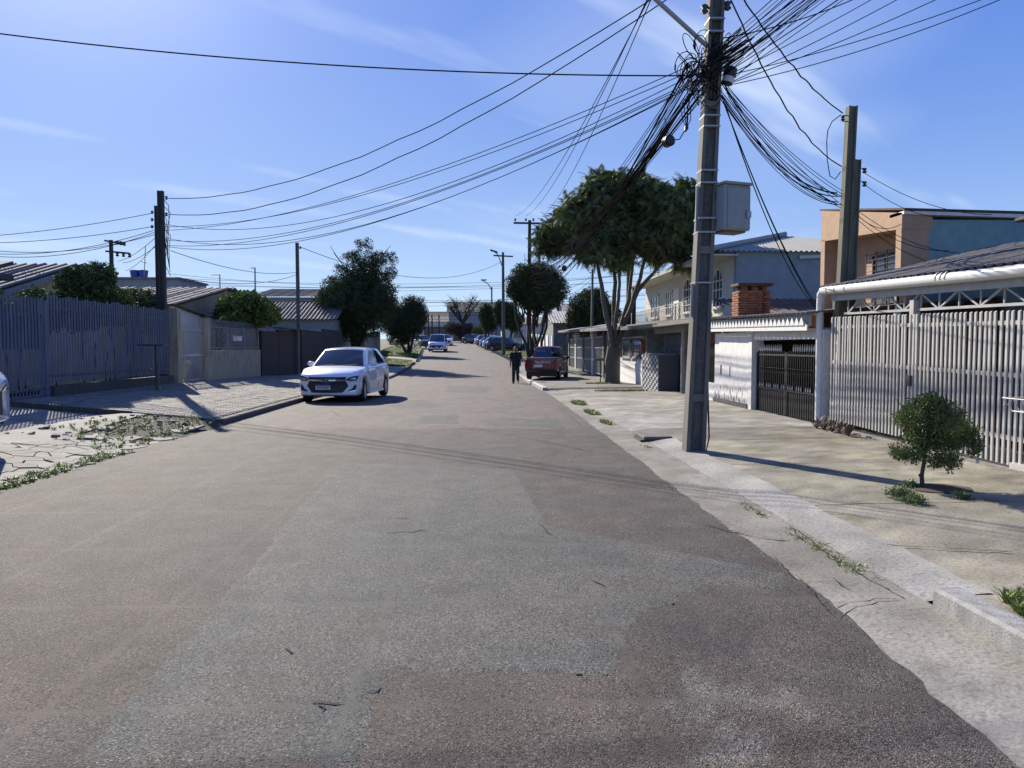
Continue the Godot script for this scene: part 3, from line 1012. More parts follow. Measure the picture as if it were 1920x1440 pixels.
	var b := ground_sheet([-9.3, -8.2, -7.1, -6.0, -5.05], steps(-31.3, -52.0, 0.5, 1.0), func(x, z): return land(x, z) + 0.004, func(x, z): return Color(0.40, 0.38, 0.33) * (1.0 + 0.5 * spot.get_noise_2d(x, z)))
	part(pave, "concrete_apron", b, M.concrete, true, true)
	# the raised edge of the block paving against the driveway
	b = MB.new()
	for k in 8:
		var x0 := -9.2 + k * 0.32
		b.cbox(Vector3(x0 + 0.16, land(x0 + 0.16, -14.4) - 0.05, -14.36), Vector3(0.316, 0.14, 0.07), 0.01, tilt)
	part(pave, "edging", b, M.dark_concrete)
	var kerb := Node3D.new()
	kerb.name = "left_kerb"
	kerb.set_meta("kind", "structure")
	add_child(kerb)
	for k in 38:
		kerb_stone(kerb, -14.4 - k, -15.37 - k, KERB_L - 0.16, 0.115, M.kerb_dark)
	for k in 24:
		kerb_stone(kerb, -60.0 - k, -60.97 - k, KERB_L - 0.16, 0.12, M.kerb_grey)
	# grass islands further on
	structure("left_verge", ground_sheet([-9.2, -7.5, -6.0, -5.1], steps(-52.05, -60.0, 0.8, 1.0), func(x, z): return land(x, z) + 0.004, func(_x, _z): return Color(1, 1, 1)), M.turf_soil)
	grass("island_grass", "lit grass island on the corner behind the white hatchback", [Vector2(-8.6, -51.0), Vector2(-5.3, -51.0), Vector2(-5.2, -58.0), Vector2(-7.6, -60.5)], 7000, 0.12, true)
	structure("left_apron", ground_sheet([-12.0, -9.2, -7.0, -5.05], steps(-60.05, -66.0, 0.8, 1.0), func(x, z): return land(x, z) + 0.004, func(_x, _z): return Color(0.42, 0.39, 0.34)), M.concrete, true)
	structure("far_verge", ground_sheet([-9.2, -7.5, -6.0, -5.1], steps(-66.05, -105.0, 0.8, 1.02), func(x, z): return land(x, z) + 0.004, func(_x, _z): return Color(1, 1, 1)), M.turf_soil)
	grass("verge_grass", "grass verge beside the parked white van", [Vector2(-9.0, -66.5), Vector2(-5.3, -66.5), Vector2(-5.3, -90.0), Vector2(-9.0, -90.0)], 9000, 0.12, true)

func clip(poly: PackedVector2Array, at: Vector2, nn: Vector2) -> PackedVector2Array:   # keep the side nn points away from
	var out := PackedVector2Array()
	for i in poly.size():
		var a := poly[i]; var b := poly[(i + 1) % poly.size()]
		var da := (a - at).dot(nn); var db := (b - at).dot(nn)
		if da <= 0: out.append(a)
		if (da < 0 and db > 0) or (da > 0 and db < 0): out.append(a.lerp(b, da / (da - db)))
	return out

# ---------------------------------------------------------------- trees and shrubs
func leaf_cluster(kind: String) -> ArrayMesh:
	if TX.has("leaf_" + kind): return TX["leaf_" + kind]
	var r := RandomNumberGenerator.new()
	r.seed = hash(kind)
	var b := MB.new()
	if kind == "feather":   # three long drooping fronds with leaflets in pairs
		for f in 3:
			var a := TAU * f / 3.0 + r.randf() * 0.6
			var d := Vector3(cos(a), 0, sin(a))
			var side := Vector3(-d.z, 0, d.x)
			for k in 9:
				var t := (k + 1) / 9.0
				var p := d * t + Vector3.UP * (0.35 * t - 0.55 * t * t)
				var l := 0.34 * sin(PI * (0.15 + 0.8 * t))
				for s in [-1.0, 1.0]:
					var e: Vector3 = p + side * s * l + d * 0.16 + Vector3.UP * -0.07
					b.tri(p, p + d * 0.11, e)
	elif kind == "twig":   # a bare forked twig
		for f in 5:
			var d := Vector3(r.randf_range(-1, 1), r.randf_range(0.1, 1), r.randf_range(-1, 1)).normalized()
			b.tube([Vector3.ZERO, d * 0.5, d * 0.9 + Vector3(r.randf_range(-0.2, 0.2), 0.1, r.randf_range(-0.2, 0.2))], [0.02, 0.014, 0.006], 3, false)
	else:
		for k in 13:
			var p := Vector3(r.randf_range(-1, 1), r.randf_range(-1, 1), r.randf_range(-1, 1)) * 0.62
			var d := (Vector3(r.randf_range(-1, 1), r.randf_range(-0.6, 0.5), r.randf_range(-1, 1))).normalized()
			var s := d.cross(Vector3(r.randf_range(-1, 1), 1, r.randf_range(-1, 1)).normalized()).normalized()
			var l := r.randf_range(0.34, 0.6) * (1.25 if kind == "big" else 1.0)
			var w := l * (0.30 if kind == "big" else 0.24)
			var u := s.cross(d) * 0.06
			b.tri(p, p + d * l * 0.5 + s * w + u, p + d * l)
			b.tri(p, p + d * l, p + d * l * 0.5 - s * w + u)
	TX["leaf_" + kind] = b.mesh()
	return TX["leaf_" + kind]

# clumps: [centre, radii]; the leaf sprays are joined into one mesh per crown
func crown(parent: Node3D, called: String, clumps: Array, count: int, kind: String, size: float, m: Material, dark: Color, light: Color, shell := 0.42) -> MeshInstance3D:
	var src := leaf_cluster(kind).surface_get_arrays(0)
	var sv := PackedVector3Array()
	var sn := PackedVector3Array()
	for i in src[Mesh.ARRAY_INDEX]:
		sv.append(src[Mesh.ARRAY_VERTEX][i]); sn.append(src[Mesh.ARRAY_NORMAL][i])
	var total := 0.0
	for q in clumps: total += q[1].x * q[1].y * q[1].z
	var v := PackedVector3Array()
	var nn := PackedVector3Array()
	var cc := PackedColorArray()
	var one := PackedColorArray()
	one.resize(sv.size())
	for q in clumps:
		var n := int(count * pow(q[1].x * q[1].y * q[1].z / total, 0.85)) + 6
		var tone := rng.randf()
		for k in n:
			var d := Vector3(rng.randfn(), rng.randfn(), rng.randfn()).normalized()
			var rad := pow(rng.randf(), shell) * (1.0 + 0.25 * rough_noise.get_noise_3d(d.x * 3 + q[0].x, d.y * 3, d.z * 3))
			var p: Vector3 = q[0] + d * rad * q[1]
			var s := size * rng.randf_range(0.65, 1.35)
			var lean := Basis.from_euler(Vector3(rng.randf_range(-1.1, 1.1), rng.randf() * TAU, rng.randf_range(-1.1, 1.1))) if kind == "feather" else Basis.from_euler(Vector3(rng.randf() * TAU, rng.randf() * TAU, rng.randf() * TAU))
			v.append_array(Transform3D(lean.scaled(Vector3(s, s, s)), p - parent.position) * sv)
			nn.append_array(Transform3D(lean, Vector3.ZERO) * sn)
			one.fill(dark.lerp(light, clampf(rng.randf() * 0.7 + tone * 0.3, 0, 1)))
			cc.append_array(one)
	var arr := []
	arr.resize(Mesh.ARRAY_MAX)
	arr[Mesh.ARRAY_VERTEX] = v
	arr[Mesh.ARRAY_NORMAL] = nn
	arr[Mesh.ARRAY_COLOR] = cc
	var o := MeshInstance3D.new()
	o.name = called
	o.mesh = ArrayMesh.new()
	o.mesh.add_surface_from_arrays(Mesh.PRIMITIVE_TRIANGLES, arr)
	o.mesh.surface_set_material(0, m)
	parent.add_child(o, true)
	return o

func limb(b: MB, a: Vector3, e: Vector3, r0: float, r1: float, wob := 0.12, n := 6) -> void:
	var pts := []
	var rs := []
	var l := a.distance_to(e)
	for k in n + 1:
		var t := float(k) / n
		var j := Vector3(rough_noise.get_noise_2d(t * 3 + a.x * 5, e.y * 3), 0, rough_noise.get_noise_2d(t * 3 + 30, e.x * 4 + a.y)) * wob * l * sin(PI * t)
		pts.append(a.lerp(e, t) + j)
		rs.append(lerpf(r0, r1, t))
	b.tube(pts, rs, 7)

func px_clump(z: float, cx: float, cy: float, rx: float, ry: float, depth := 0.8, dz := 0.0) -> Array:
	var c := on_z(cx, cy, z + dz)
	var k := absf(z) / FOCAL
	return [c, Vector3(rx * k, ry * k, rx * k * depth)]

func build_plants() -> void:
	# the tall forked tree with feathery leaves on the right pavement
	var z := -30.0
	var base := Vector3(5.25, land(5.25, z), z)
	var t := thing("forked_tree", "tall tree with several pale forked trunks and a feathery dark crown", "tree", base)
	var b := MB.new()
	var fork := base + Vector3(0.05, 1.45, 0)
	b.tube([base + Vector3(0, -0.1, 0), base + Vector3(-0.03, 0.3, 0), base + Vector3(-0.05, 0.9, 0), fork], [0.36, 0.29, 0.27, 0.27], 12)
	part(t, "trunk", b, M.bark_pale)
	var tips := [[1120, 490, 0.3, 0.13], [1150, 470, -0.3, 0.13], [1215, 470, 0.5, 0.12], [1190, 455, -0.5, 0.10], [1250, 480, 0.2, 0.11], [1165, 480, 0.6, 0.09]]
	var knees := [[1135, 580], [1152, 590], [1186, 570], [1180, 560], [1196, 545], [1160, 560]]
	for k in tips.size():
		b = MB.new()
		var knee := on_z(knees[k][0], knees[k][1], z + tips[k][2] * 0.6)
		var tip := on_z(tips[k][0], tips[k][1], z + tips[k][2])
		limb(b, fork + Vector3(0, -0.12, 0), knee, tips[k][3], tips[k][3] * 0.8, 0.05)
		limb(b, knee, tip, tips[k][3] * 0.8, tips[k][3] * 0.5, 0.06)
		for m in 4:
			var e := on_z(tips[k][0] + rng.randf_range(-70, 80), tips[k][1] - rng.randf_range(10, 90), z + rng.randf_range(-1.6, 1.6))
			limb(b, tip, e, tips[k][3] * 0.45, 0.02, 0.1)
		part(t, "limb", b, M.bark_pale)
	var cl := []
	for q in [[1150, 370, 55, 42], [1090, 405, 50, 38], [1050, 440, 45, 34], [1030, 462, 30, 20], [1205, 385, 55, 45], [1255, 400, 50, 42], [1285, 375, 26, 40], [1270, 445, 40, 36], [1215, 445, 50, 34], [1150, 440, 52, 36], [1105, 470, 36, 24], [1195, 350, 30, 26], [1130, 345, 30, 22], [1285, 492, 22, 17], [1235, 480, 26, 18], [1160, 492, 24, 16]]:
		cl.append(px_clump(z, q[0], q[1], q[2], q[3], 1.2, rng.randf_range(-1.0, 1.0)))
	crown(t, "crown", cl, 3300, "feather", 0.40, M.leaf, Color(0.040, 0.062, 0.024), Color(0.18, 0.21, 0.08), 0.5)

	# trees on the left corner
	z = -54.0
	base = Vector3(-9.3, land(-9.3, z), z)
	t = thing("bushy_tree", "large dark bushy tree with sparse upper twigs behind the white hatchback", "tree", base)
	for q in [[655, 655], [672, 640], [688, 640]]:
		b = MB.new()
		limb(b, base + Vector3(rng.randf_range(-0.3, 0.3), -0.1, rng.randf_range(-0.2, 0.2)), on_z(q[0], q[1] - 40, z), 0.26, 0.14, 0.06)
		limb(b, on_z(q[0], q[1] - 40, z), on_z(q[0] + 10, 500, z), 0.14, 0.05, 0.1)
		part(t, "trunk", b, M.bark_dark)
	b = MB.new()
	for k in 16: limb(b, on_z(672 + rng.randf_range(-15, 15), 545, z), on_z(672 + rng.randf_range(-55, 75), rng.randf_range(452, 505), z + rng.randf_range(-1, 1)), 0.05, 0.015, 0.12)
	part(t, "limb", b, M.bark_dark)
	cl = []
	for q in [[650, 565, 58, 50], [625, 585, 38, 42], [690, 555, 52, 55], [700, 590, 42, 42], [655, 610, 48, 32], [680, 515, 36, 32], [720, 560, 28, 40], [640, 540, 32, 26]]: cl.append(px_clump(z, q[0], q[1], q[2], q[3], 1.0, rng.randf_range(-1.2, 1.2)))
	crown(t, "crown", cl, 4200, "plain", 0.27, M.leaf, Color(0.022, 0.033, 0.012), Color(0.075, 0.10, 0.032), 0.44)
	cl = []
	for q in [[676, 458, 10, 9], [692, 462, 9, 16], [716, 485, 18, 14], [738, 492, 9, 20], [655, 482, 16, 9], [700, 492, 22, 18], [640, 505, 16, 10], [725, 515, 20, 14], [670, 485, 14, 18]]: cl.append(px_clump(z, q[0], q[1], q[2], q[3], 1.0))
	crown(t, "top_sprays", cl, 420, "plain", 0.22, M.leaf, Color(0.025, 0.035, 0.013), Color(0.06, 0.075, 0.025))
	t = broad_tree("round_street_tree", "dark rounded tree with low crown beside the parked van", -72.0, 765, [[765, 600, 34, 42], [750, 620, 26, 30], [778, 590, 24, 36], [735, 600, 22, 30]], 2600, 0.30)
	# the round-headed tree wrapped in cables by the second pole
	t = broad_tree("lollipop_tree", "round-headed tree with many thin stems beside the second utility pole", -47.5, 1003, [[1010, 530, 44, 38], [985, 530, 34, 34], [1035, 545, 32, 30], [1010, 560, 46, 24], [970, 545, 22, 22]], 4200, 0.22, 7)
	# trees further along on the right
	broad_tree("spreading_tree", "leafy tree standing behind the low flat-roofed row", -62.0, 1110, [[1105, 585, 40, 38], [1135, 595, 28, 30], [1085, 600, 24, 26], [1115, 560, 24, 20]], 2600, 0.34)
	broad_tree("clipped_tree", "dense dark clipped tree past the side street", -88.0, 912, [[912, 592, 12, 22], [918, 605, 14, 16]], 900, 0.40)
	broad_tree("shade_tree", "dark tree over the row of parked cars", -84.0, 952, [[950, 592, 22, 24], [965, 605, 16, 16], [938, 580, 12, 16]], 1600, 0.36)
	broad_tree("far_bush", "pale green drooping shrub at the end of the street", -118.0, 898, [[898, 625, 12, 10], [905, 618, 8, 8]], 500, 0.5, 2, M.leaf_bright)
	# the leafless tree at the end of the street
	z = -124.0
	base = Vector3(on_z(868, 640, z).x, rise(z), z)
	t = thing("bare_tree", "wide leafless tree at the end of the street", "tree", base)
	b = MB.new()
	var crotch := on_z(868, 608, z)
	b.tube([base + Vector3(0, -0.2, 0), base.lerp(crotch, 0.5), crotch], [0.45, 0.36, 0.32], 8)
	part(t, "trunk", b, M.bark_dark)
	for k in 9:
		b = MB.new()
		var tip := on_z(868 + rng.randf_range(-42, 40), rng.randf_range(556, 586), z + rng.randf_range(-2, 2))
		var mid := crotch.lerp(tip, 0.5) + Vector3(rng.randf_range(-0.6, 0.6), 0.5, 0)
		limb(b, crotch, mid, 0.2, 0.11, 0.1)
		limb(b, mid, tip, 0.11, 0.03, 0.15)
		for m in 14:
			var p := mid.lerp(tip, rng.randf())
			limb(b, p, p + Vector3(rng.randf_range(-1.4, 1.4), rng.randf_range(0.2, 1.5), rng.randf_range(-1, 1)), 0.05, 0.015, 0.2, 3)
		part(t, "limb", b, M.bark_dark)
	broad_tree("brown_hedge", "brownish hedge under the leafless tree", -122.0, 872, [[872, 622, 22, 14], [850, 615, 16, 10], [880, 630, 18, 12]], 1400, 0.45, 1, M.leaf_brown)

	# hedge spilling over the blue-grey fence: three shrubs grown together, one of them taller
	t = thing("flowering_hedge", "untrimmed hedge rising above the tall slatted metal fence", "hedge", Vector3(-9.9, land(-9.9, -18.0), -18.0))
	b = MB.new()
	for k in 16:
		var x := (-10.45 if k < 8 else -9.9) + rng.randf_range(-0.2, 0.2)
		var hz := -15.6 - k * 0.42
		limb(b, Vector3(x, land(x, hz), hz), Vector3(x + rng.randf_range(-0.2, 0.2), 2.3, hz + rng.randf_range(-0.3, 0.3)), 0.02, 0.01, 0.04)
	part(t, "stem", b, M.bark_dark)
	cl = []
	for k in 17:
		var hz := -15.5 - k * 0.42
		var top := 2.30 - (0.30 if k < 8 else 0.0) + 0.18 * sin(k * 1.3) + (0.75 if k in [8, 9, 10] else 0.0) + (0.2 if k > 10 else 0.0)
		cl.append([Vector3(-10.5 if k < 8 else -9.95, top + (0.2 if k < 8 else 0.1), hz), Vector3(0.55, 0.42, 0.42)])
		if k in [8, 9, 10]: cl.append([Vector3(-9.95, top - 0.5, hz), Vector3(0.5, 0.5, 0.42)])
	cl.append([Vector3(-9.6, 2.25, -22.3), Vector3(0.45, 0.45, 0.5)])
	crown(t, "foliage", cl, 4200, "big", 0.13, M.leaf, Color(0.026, 0.042, 0.014), Color(0.10, 0.13, 0.03), 0.45)
	t = thing("garden_shrub", "sunlit yellow-green shrub behind the cream garden wall", "shrub", Vector3(-10.3, land(-10.3, -29.0), -29.0))
	b = MB.new()
	for k in 6: limb(b, t.position + Vector3(rng.randf_range(-0.5, 0.5), 0, rng.randf_range(-1.5, 1.5)), t.position + Vector3(rng.randf_range(-0.6, 0.6), 2.0, rng.randf_range(-2, 2)), 0.05, 0.02)
	part(t, "stem", b, M.bark_dark)
	cl = []
	for q in [[445, 580, 34, 26], [480, 580, 30, 22], [500, 590, 22, 18], [425, 590, 20, 18], [465, 565, 22, 14], [450, 600, 40, 12]]: cl.append(px_clump(-30.0, q[0], q[1], q[2], q[3], 1.4, rng.randf_range(-1, 1)))
	crown(t, "foliage", cl, 1700, "big", 0.20, M.leaf, Color(0.030, 0.048, 0.014), Color(0.15, 0.19, 0.03), 0.42)
	build_sapling()

func broad_tree(called: String, label: String, z: float, px: float, pixels: Array, count: int, size: float, stems := 3, m: Material = null) -> Node3D:
	var foot := on_z(px, 660, z)
	var base := Vector3(foot.x, land(foot.x, z), z)
	var t := thing(called, label, "hedge" if "hedge" in called else "bush" if "bush" in called else "tree", base)
	var cl := []
	for q in pixels: cl.append(px_clump(z, q[0], q[1], q[2], q[3], 1.0, rng.randf_range(-0.6, 0.6)))
	for k in stems:
		var b := MB.new()
		var c: Array = cl[k % cl.size()]
		var a := TAU * k / stems
		limb(b, base + Vector3(cos(a), 0, sin(a)) * 0.10 * stems * 0.4 + Vector3(0, -0.1, 0), c[0] + Vector3(cos(a), 0.0, sin(a)) * c[1].x * 0.5, 0.22 / sqrt(stems * 0.6), 0.05, 0.06)
		for j in 3: limb(b, base.lerp(c[0], 0.6), c[0] + Vector3(rng.randf_range(-1, 1), rng.randf_range(-0.5, 0.8), rng.randf_range(-1, 1)) * c[1] * 0.8, 0.06, 0.015)
		part(t, "trunk", b, M.bark_dark)
	var lo := Color(0.020, 0.032, 0.012); var hi := Color(0.06, 0.08, 0.025)
	if m == M.leaf_bright: lo = Color(0.06, 0.08, 0.02); hi = Color(0.16, 0.18, 0.06)
	if m == M.leaf_brown: lo = Color(0.05, 0.04, 0.025); hi = Color(0.11, 0.085, 0.05)
	crown(t, "crown", cl, count, "plain", size, M.leaf, lo, hi, 0.40)
	return t

func build_sapling() -> void:
	var z := -7.35
	var base := Vector3(4.46, land(4.46, z), z)
	var t := thing("small_clipped_tree", "waist-high clipped round sapling with purple flower in a dirt square", "sapling", base)
	var b := MB.new()
	b.tube([base + Vector3(0, -0.04, 0), base + Vector3(-0.01, 0.12, 0), base + Vector3(0.015, 0.30, 0), base + Vector3(0.0, 0.48, 0)], [0.026, 0.020, 0.018, 0.014], 9)
	limb(b, base + Vector3(0, 0.06, 0), base + Vector3(-0.05, 0.13, 0.02), 0.014, 0.010)
	for k in 22:
		limb(b, base + Vector3(0, 0.28 + 0.010 * k, 0), base + Vector3(rng.randf_range(-0.36, 0.36), rng.randf_range(0.35, 0.95), rng.randf_range(-0.32, 0.32)), 0.010, 0.003, 0.15)
	part(t, "trunk", b, M.bark_grey)
	var cl := []
	for q in [[1735, 770, 38, 26], [1770, 785, 36, 28], [1705, 785, 26, 20], [1800, 810, 36, 24], [1720, 818, 28, 18], [1765, 825, 40, 22], [1690, 850, 16, 13], [1720, 850, 22, 15], [1770, 862, 30, 14], [1820, 835, 18, 18], [1745, 752, 24, 14], [1695, 790, 16, 16], [1680, 843, 9, 9]]:
		cl.append(px_clump(z, q[0], q[1], q[2], q[3], 1.0, rng.randf_range(-0.16, 0.16)))
	crown(t, "crown", cl, 760, "plain", 0.066, M.leaf, Color(0.045, 0.070, 0.022), Color(0.20, 0.23, 0.07), 0.42)
	b = MB.new()
	var f := on_z(1832, 865, z + 0.1)
	for k in 5:
		var a := TAU * k / 5.0
		var d := Vector3(cos(a), sin(a), 0.3).normalized()
		b.tri(f, f + d * 0.022 + Vector3(-d.y, d.x, 0) * 0.010, f + d * 0.022 + Vector3(d.y, -d.x, 0) * 0.010)
	part(t, "flower", b, M.violet)
	# dirt square
	var poly := PackedVector2Array()
	b = MB.new()
	var ring := []
	for k in 20:
		var a := TAU * k / 20.0
		var r := 1.0 + 0.18 * rough_noise.get_noise_2d(cos(a) * 4, sin(a) * 4)
		var x := base.x + 0.10 + cos(a) * 0.30 * r
		var zz := z + 0.12 + sin(a) * 0.26 * r
		ring.append(Vector3(x, land(x, zz) + 0.009, zz))
	var top := Vector3(base.x + 0.08, base.y + 0.035, z + 0.1)
	for k in 20: b.tri(top, ring[k], ring[(k + 19) % 20])
	structure("planting_soil", b, M.earth)
	for w in [[1690, 935, 0.15, 60], [1715, 945, 0.12, 40], [1802, 935, 0.07, 30], [1705, 915, 0.06, 24]]:
		var c := on_ground(w[0], w[1])
		var wt := thing("weed_plant", ["leafy weed spreading left of the sapling stem", "leafy weed in front of the sapling stem", "small upright weed on the right of the dirt square", "small weed beside the sapling root"][[60, 40, 30, 24].find(w[3])], "weed", c)
		var clp := [[c + Vector3(0, w[2] * 0.35, 0), Vector3(w[2], w[2] * 0.45, w[2] * 0.8)]]
		crown(wt, "leaves", clp, w[3], "plain", 0.048, M.leaf, Color(0.06, 0.10, 0.04), Color(0.14, 0.19, 0.06), 0.5)
	# spiky plants at the foot of the white palings
	for k in 5:
		var pz := -12.6 + k * 0.28
		var p := Vector3(5.75, land(5.75, pz), pz)
		var pt := thing("spiky_plant", "dry spiky bromeliad at the foot of the white palings", "plant", p, "bromeliads under the white palings")
		b = MB.new()
		for j in 22:
			var a := rng.randf() * TAU
			var d := Vector3(cos(a), 0, sin(a))
			var s := Vector3(-d.z, 0, d.x) * 0.012
			var l := rng.randf_range(0.14, 0.26)
			var m1 := p + d * l * 0.5 + Vector3.UP * rng.randf_range(0.08, 0.2)
			var m2 := p + d * l + Vector3.UP * rng.randf_range(0.05, 0.26)
			b.quad(p - s, p + s, m1 + s, m1 - s); b.tri(m1 - s, m1 + s, m2)
		part(pt, "leaf_rosette", b, M.leaf_dry)

# ---------------------------------------------------------------- poles and cables
func insulator(b: MB, at: Vector3, s := 0.06) -> void:
	b.tube([at + Vector3(0, -s, 0), at + Vector3(0, -s * 0.6, 0), at + Vector3(0, -s * 0.55, 0), at, at + Vector3(0, s * 0.55, 0), at + Vector3(0, s * 0.6, 0), at + Vector3(0, s, 0)], [s * 0.4, s * 0.9, s * 0.9, s * 0.45, s * 0.9, s * 0.9, s * 0.4], 8)

func hpole(b: MB, foot: Vector3, top: Vector3, w0: float, w1: float, deep0: float, deep1: float, web: MB = null) -> void:   # double-T concrete pole, hollows towards the camera
	for s in [-1.0, 1.0]:
		var p := []
		for e in [[foot, w0, deep0], [top, w1, deep1]]:
			var w: float = e[1]; var d: float = e[2]; var c: Vector3 = e[0]
			var x0: float = s * w; var x1: float = s * w * 0.58
			var lo := minf(x0, x1); var hi := maxf(x0, x1)
			p.append(c + Vector3(lo, 0, d)); p.append(c + Vector3(hi, 0, d)); p.append(c + Vector3(hi, 0, -d)); p.append(c + Vector3(lo, 0, -d))
		b.hexa(p)
	var p := []
	for e in [[foot, w0, deep0], [top, w1, deep1]]:
		var w: float = e[1] * 0.57; var d: float = e[2] * 0.55; var c: Vector3 = e[0]
		p.append(c + Vector3(-w, 0, d)); p.append(c + Vector3(w, 0, d)); p.append(c + Vector3(w, 0, -d)); p.append(c + Vector3(-w, 0, -d))
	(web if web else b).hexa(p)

func cable(a: Vector3, e: Vector3, sag: float, r: float, label: String, group: String, wave := 0.0) -> void:
	var b := MB.new()
	var pts := []
	var n := 28
	for k in n + 1:
		var t := float(k) / n
		var p := a.lerp(e, t) + Vector3(0, -4.0 * sag * t * (1 - t), 0)
		if wave > 0: p += Vector3(sin(t * 60.0), cos(t * 47.0), 0) * wave * sin(PI * t)
		pts.append(p)
	b.tube(pts, [r], 4, false)
	single("cable", b, M.cable, label, "cable", group)

func build_street() -> void:
	# main pole
	var z := -10.15
	var foot := on_z(1300, 853, z)
	foot.y = land(foot.x, z) - 0.1
	var top := on_z(1358, -330, z)
	var p := thing("utility_pole", "tall weathered double-T concrete pole carrying the main cable tangle", "utility pole", Vector3(foot.x, land(foot.x, z), z))
	var b := MB.new()
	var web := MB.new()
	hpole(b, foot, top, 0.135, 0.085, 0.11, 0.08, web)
	part(p, "shaft", b, M.pole_concrete)
	part(p, "recessed_web", web, M.pole_web_dark)  # web is darker and blotchier than the flanges over its whole height
	var ax := func(py: float) -> Vector3: return foot.lerp(top, (on_z(1300, py, z).y - foot.y) / (top.y - foot.y))
	var wide := func(c: Vector3) -> float: return lerpf(0.135, 0.085, (c.y - foot.y) / (top.y - foot.y))
	for py in [745.0, 470.0, 200.0]:   # cross ribs that stiffen the hollow
		b = MB.new()
		var c: Vector3 = ax.call(py)
		b.box(c, Vector3(wide.call(c) * 1.15, 0.10, 0.19))
		part(p, "rib", b, M.pole_concrete)
	for py in [64.0, 40.0, 220.0, 240.0, 322.0, 345.0, 411.0, 437.0, 531.0]:
		b = MB.new()
		var c: Vector3 = ax.call(py)
		b.box(c, Vector3(wide.call(c) * 2.08, 0.022, 0.245))
		part(p, "strap", b, M.steel)
	b = MB.new()   # cable riser at the foot
	b.tube([foot + Vector3(0.16, 0.1, 0.06), foot + Vector3(0.19, 0.3, 0.09), foot + Vector3(0.17, 0.75, 0.09), foot + Vector3(0.165, 1.25, 0.05)], [0.006, 0.010, 0.012, 0.012], 6)
	part(p, "riser_cable", b, M.cable)
	b = MB.new()
	var lo: Vector3 = ax.call(560.0)
	b.beam(lo + Vector3(-0.135, -0.25, 0.05), lo + Vector3(-0.13, 0.2, 0.05), 0.012, 0.05)
	part(p, "conduit", b, M.steel)
	b = MB.new()
	var lo2: Vector3 = ax.call(400.0)
	b.beam(lo2 + Vector3(-0.125, -0.25, 0.05), lo2 + Vector3(-0.12, 0.35, 0.05), 0.02, 0.05)
	part(p, "conduit", b, M.steel)
	for k in 3:   # insulator rack
		b = MB.new()
		var c: Vector3 = ax.call(20.0 - k * 40.0)
		insulator(b, c + Vector3(-0.16, 0, 0.05), 0.06)
		b.beam(c, c + Vector3(-0.16, 0.04, 0.05), 0.02, 0.02)
		insulator(b, c + Vector3(0.15, 0.05, 0.05), 0.06)
		b.beam(c, c + Vector3(0.15, 0.08, 0.05), 0.02, 0.02)
		part(p, "insulator", b, M.dark_metal)
	b = MB.new()
	var a0: Vector3 = ax.call(92.0) + Vector3(-0.06, 0, 0.03)
	var a1 := on_z(1225, -5, z + 0.25)
	var a2 := a1 + (a1 - a0) * 1.6 + Vector3(-0.2, 0.1, 0)
	b.tube([a0, a1, a2], [0.03, 0.03, 0.028], 8)
	part(p, "lamp_arm", b, M.steel)
	b = MB.new()
	b.cbox(a2 + Vector3(-0.25, 0.02, 0.0), Vector3(0.6, 0.11, 0.24), 0.04, Basis(Vector3.BACK, 0.1))
	part(p, "lamp_head", b, M.steel)
	var hub: Vector3 = ax.call(140.0)

	# equipment cabinet
	var cab := thing("equipment_cabinet", "grey steel cabinet bolted to the right side of the main pole", "cabinet", on_z(1366, 440, z))
	var turn := Basis(Vector3.UP, 0.32)
	var cc := on_z(1367, 393, z + 0.03)
	b = MB.new(); b.cbox(cc, Vector3(0.42, 0.60, 0.36), 0.012, turn); part(cab, "body", b, M.cabinet)
	b = MB.new(); b.cbox(cc + turn * Vector3(0.02, -0.01, 0.186), Vector3(0.36, 0.55, 0.018), 0.006, turn); var door := part(cab, "door", b, M.cabinet)
	b = MB.new(); b.cbox(cc + turn * Vector3(0.16, -0.09, 0.21), Vector3(0.07, 0.09, 0.04), 0.008, turn); part(door, "latch", b, M.steel)
	b = MB.new(); b.cbox(cc + turn * Vector3(0, 0.315, 0.01), Vector3(0.46, 0.035, 0.42), 0.01, turn); part(cab, "hood", b, M.cabinet)
	b = MB.new(); b.cbox(cc + turn * Vector3(0.0, -0.31, 0.0), Vector3(0.36, 0.03, 0.26), 0.01, turn); part(cab, "base_plate", b, M.cabinet_dark)
	for dy in [0.16, -0.18]:
		b = MB.new(); b.beam(cc + turn * Vector3(-0.2, dy, 0), ax.call(393.0) + Vector3(0.05, dy, 0.02), 0.05, 0.10); part(cab, "bracket", b, M.dark_metal)

	# splice cases and the tangle round the pole
	var sp := thing("splice_case", "black cable splice canister with pale label on the main pole", "splice case", on_z(1366, 165, z))
	b = MB.new()
	var s0 := on_z(1362, 160, z + 0.05); var s1 := on_z(1372, 126, z + 0.05)
	b.tube([s0, s0.lerp(s1, 0.08), s0.lerp(s1, 0.5), s0.lerp(s1, 0.55), s0.lerp(s1, 0.92), s1], [0.03, 0.075, 0.08, 0.09, 0.085, 0.05], 12)
	part(sp, "case", b, M.black_plastic)
	b = MB.new(); b.tube([s0.lerp(s1, 0.12), s0.lerp(s1, 0.42)], [0.079, 0.083], 12, false); part(sp, "label_band", b, M.dull_white)
	sp = thing("hanging_splice", "round black splice case hanging from the cables left of the main pole", "splice case", on_z(1255, 265, z))
	b = MB.new()
	var sc := on_z(1255, 265, z)
	b.tube([sc + Vector3(-0.03, 0, -0.05), sc + Vector3(-0.03, 0, -0.04), sc + Vector3(0.0, 0, 0.05), sc + Vector3(0.0, 0, 0.06)], [0.04, 0.078, 0.078, 0.05], 14)
	part(sp, "case", b, M.black_plastic)
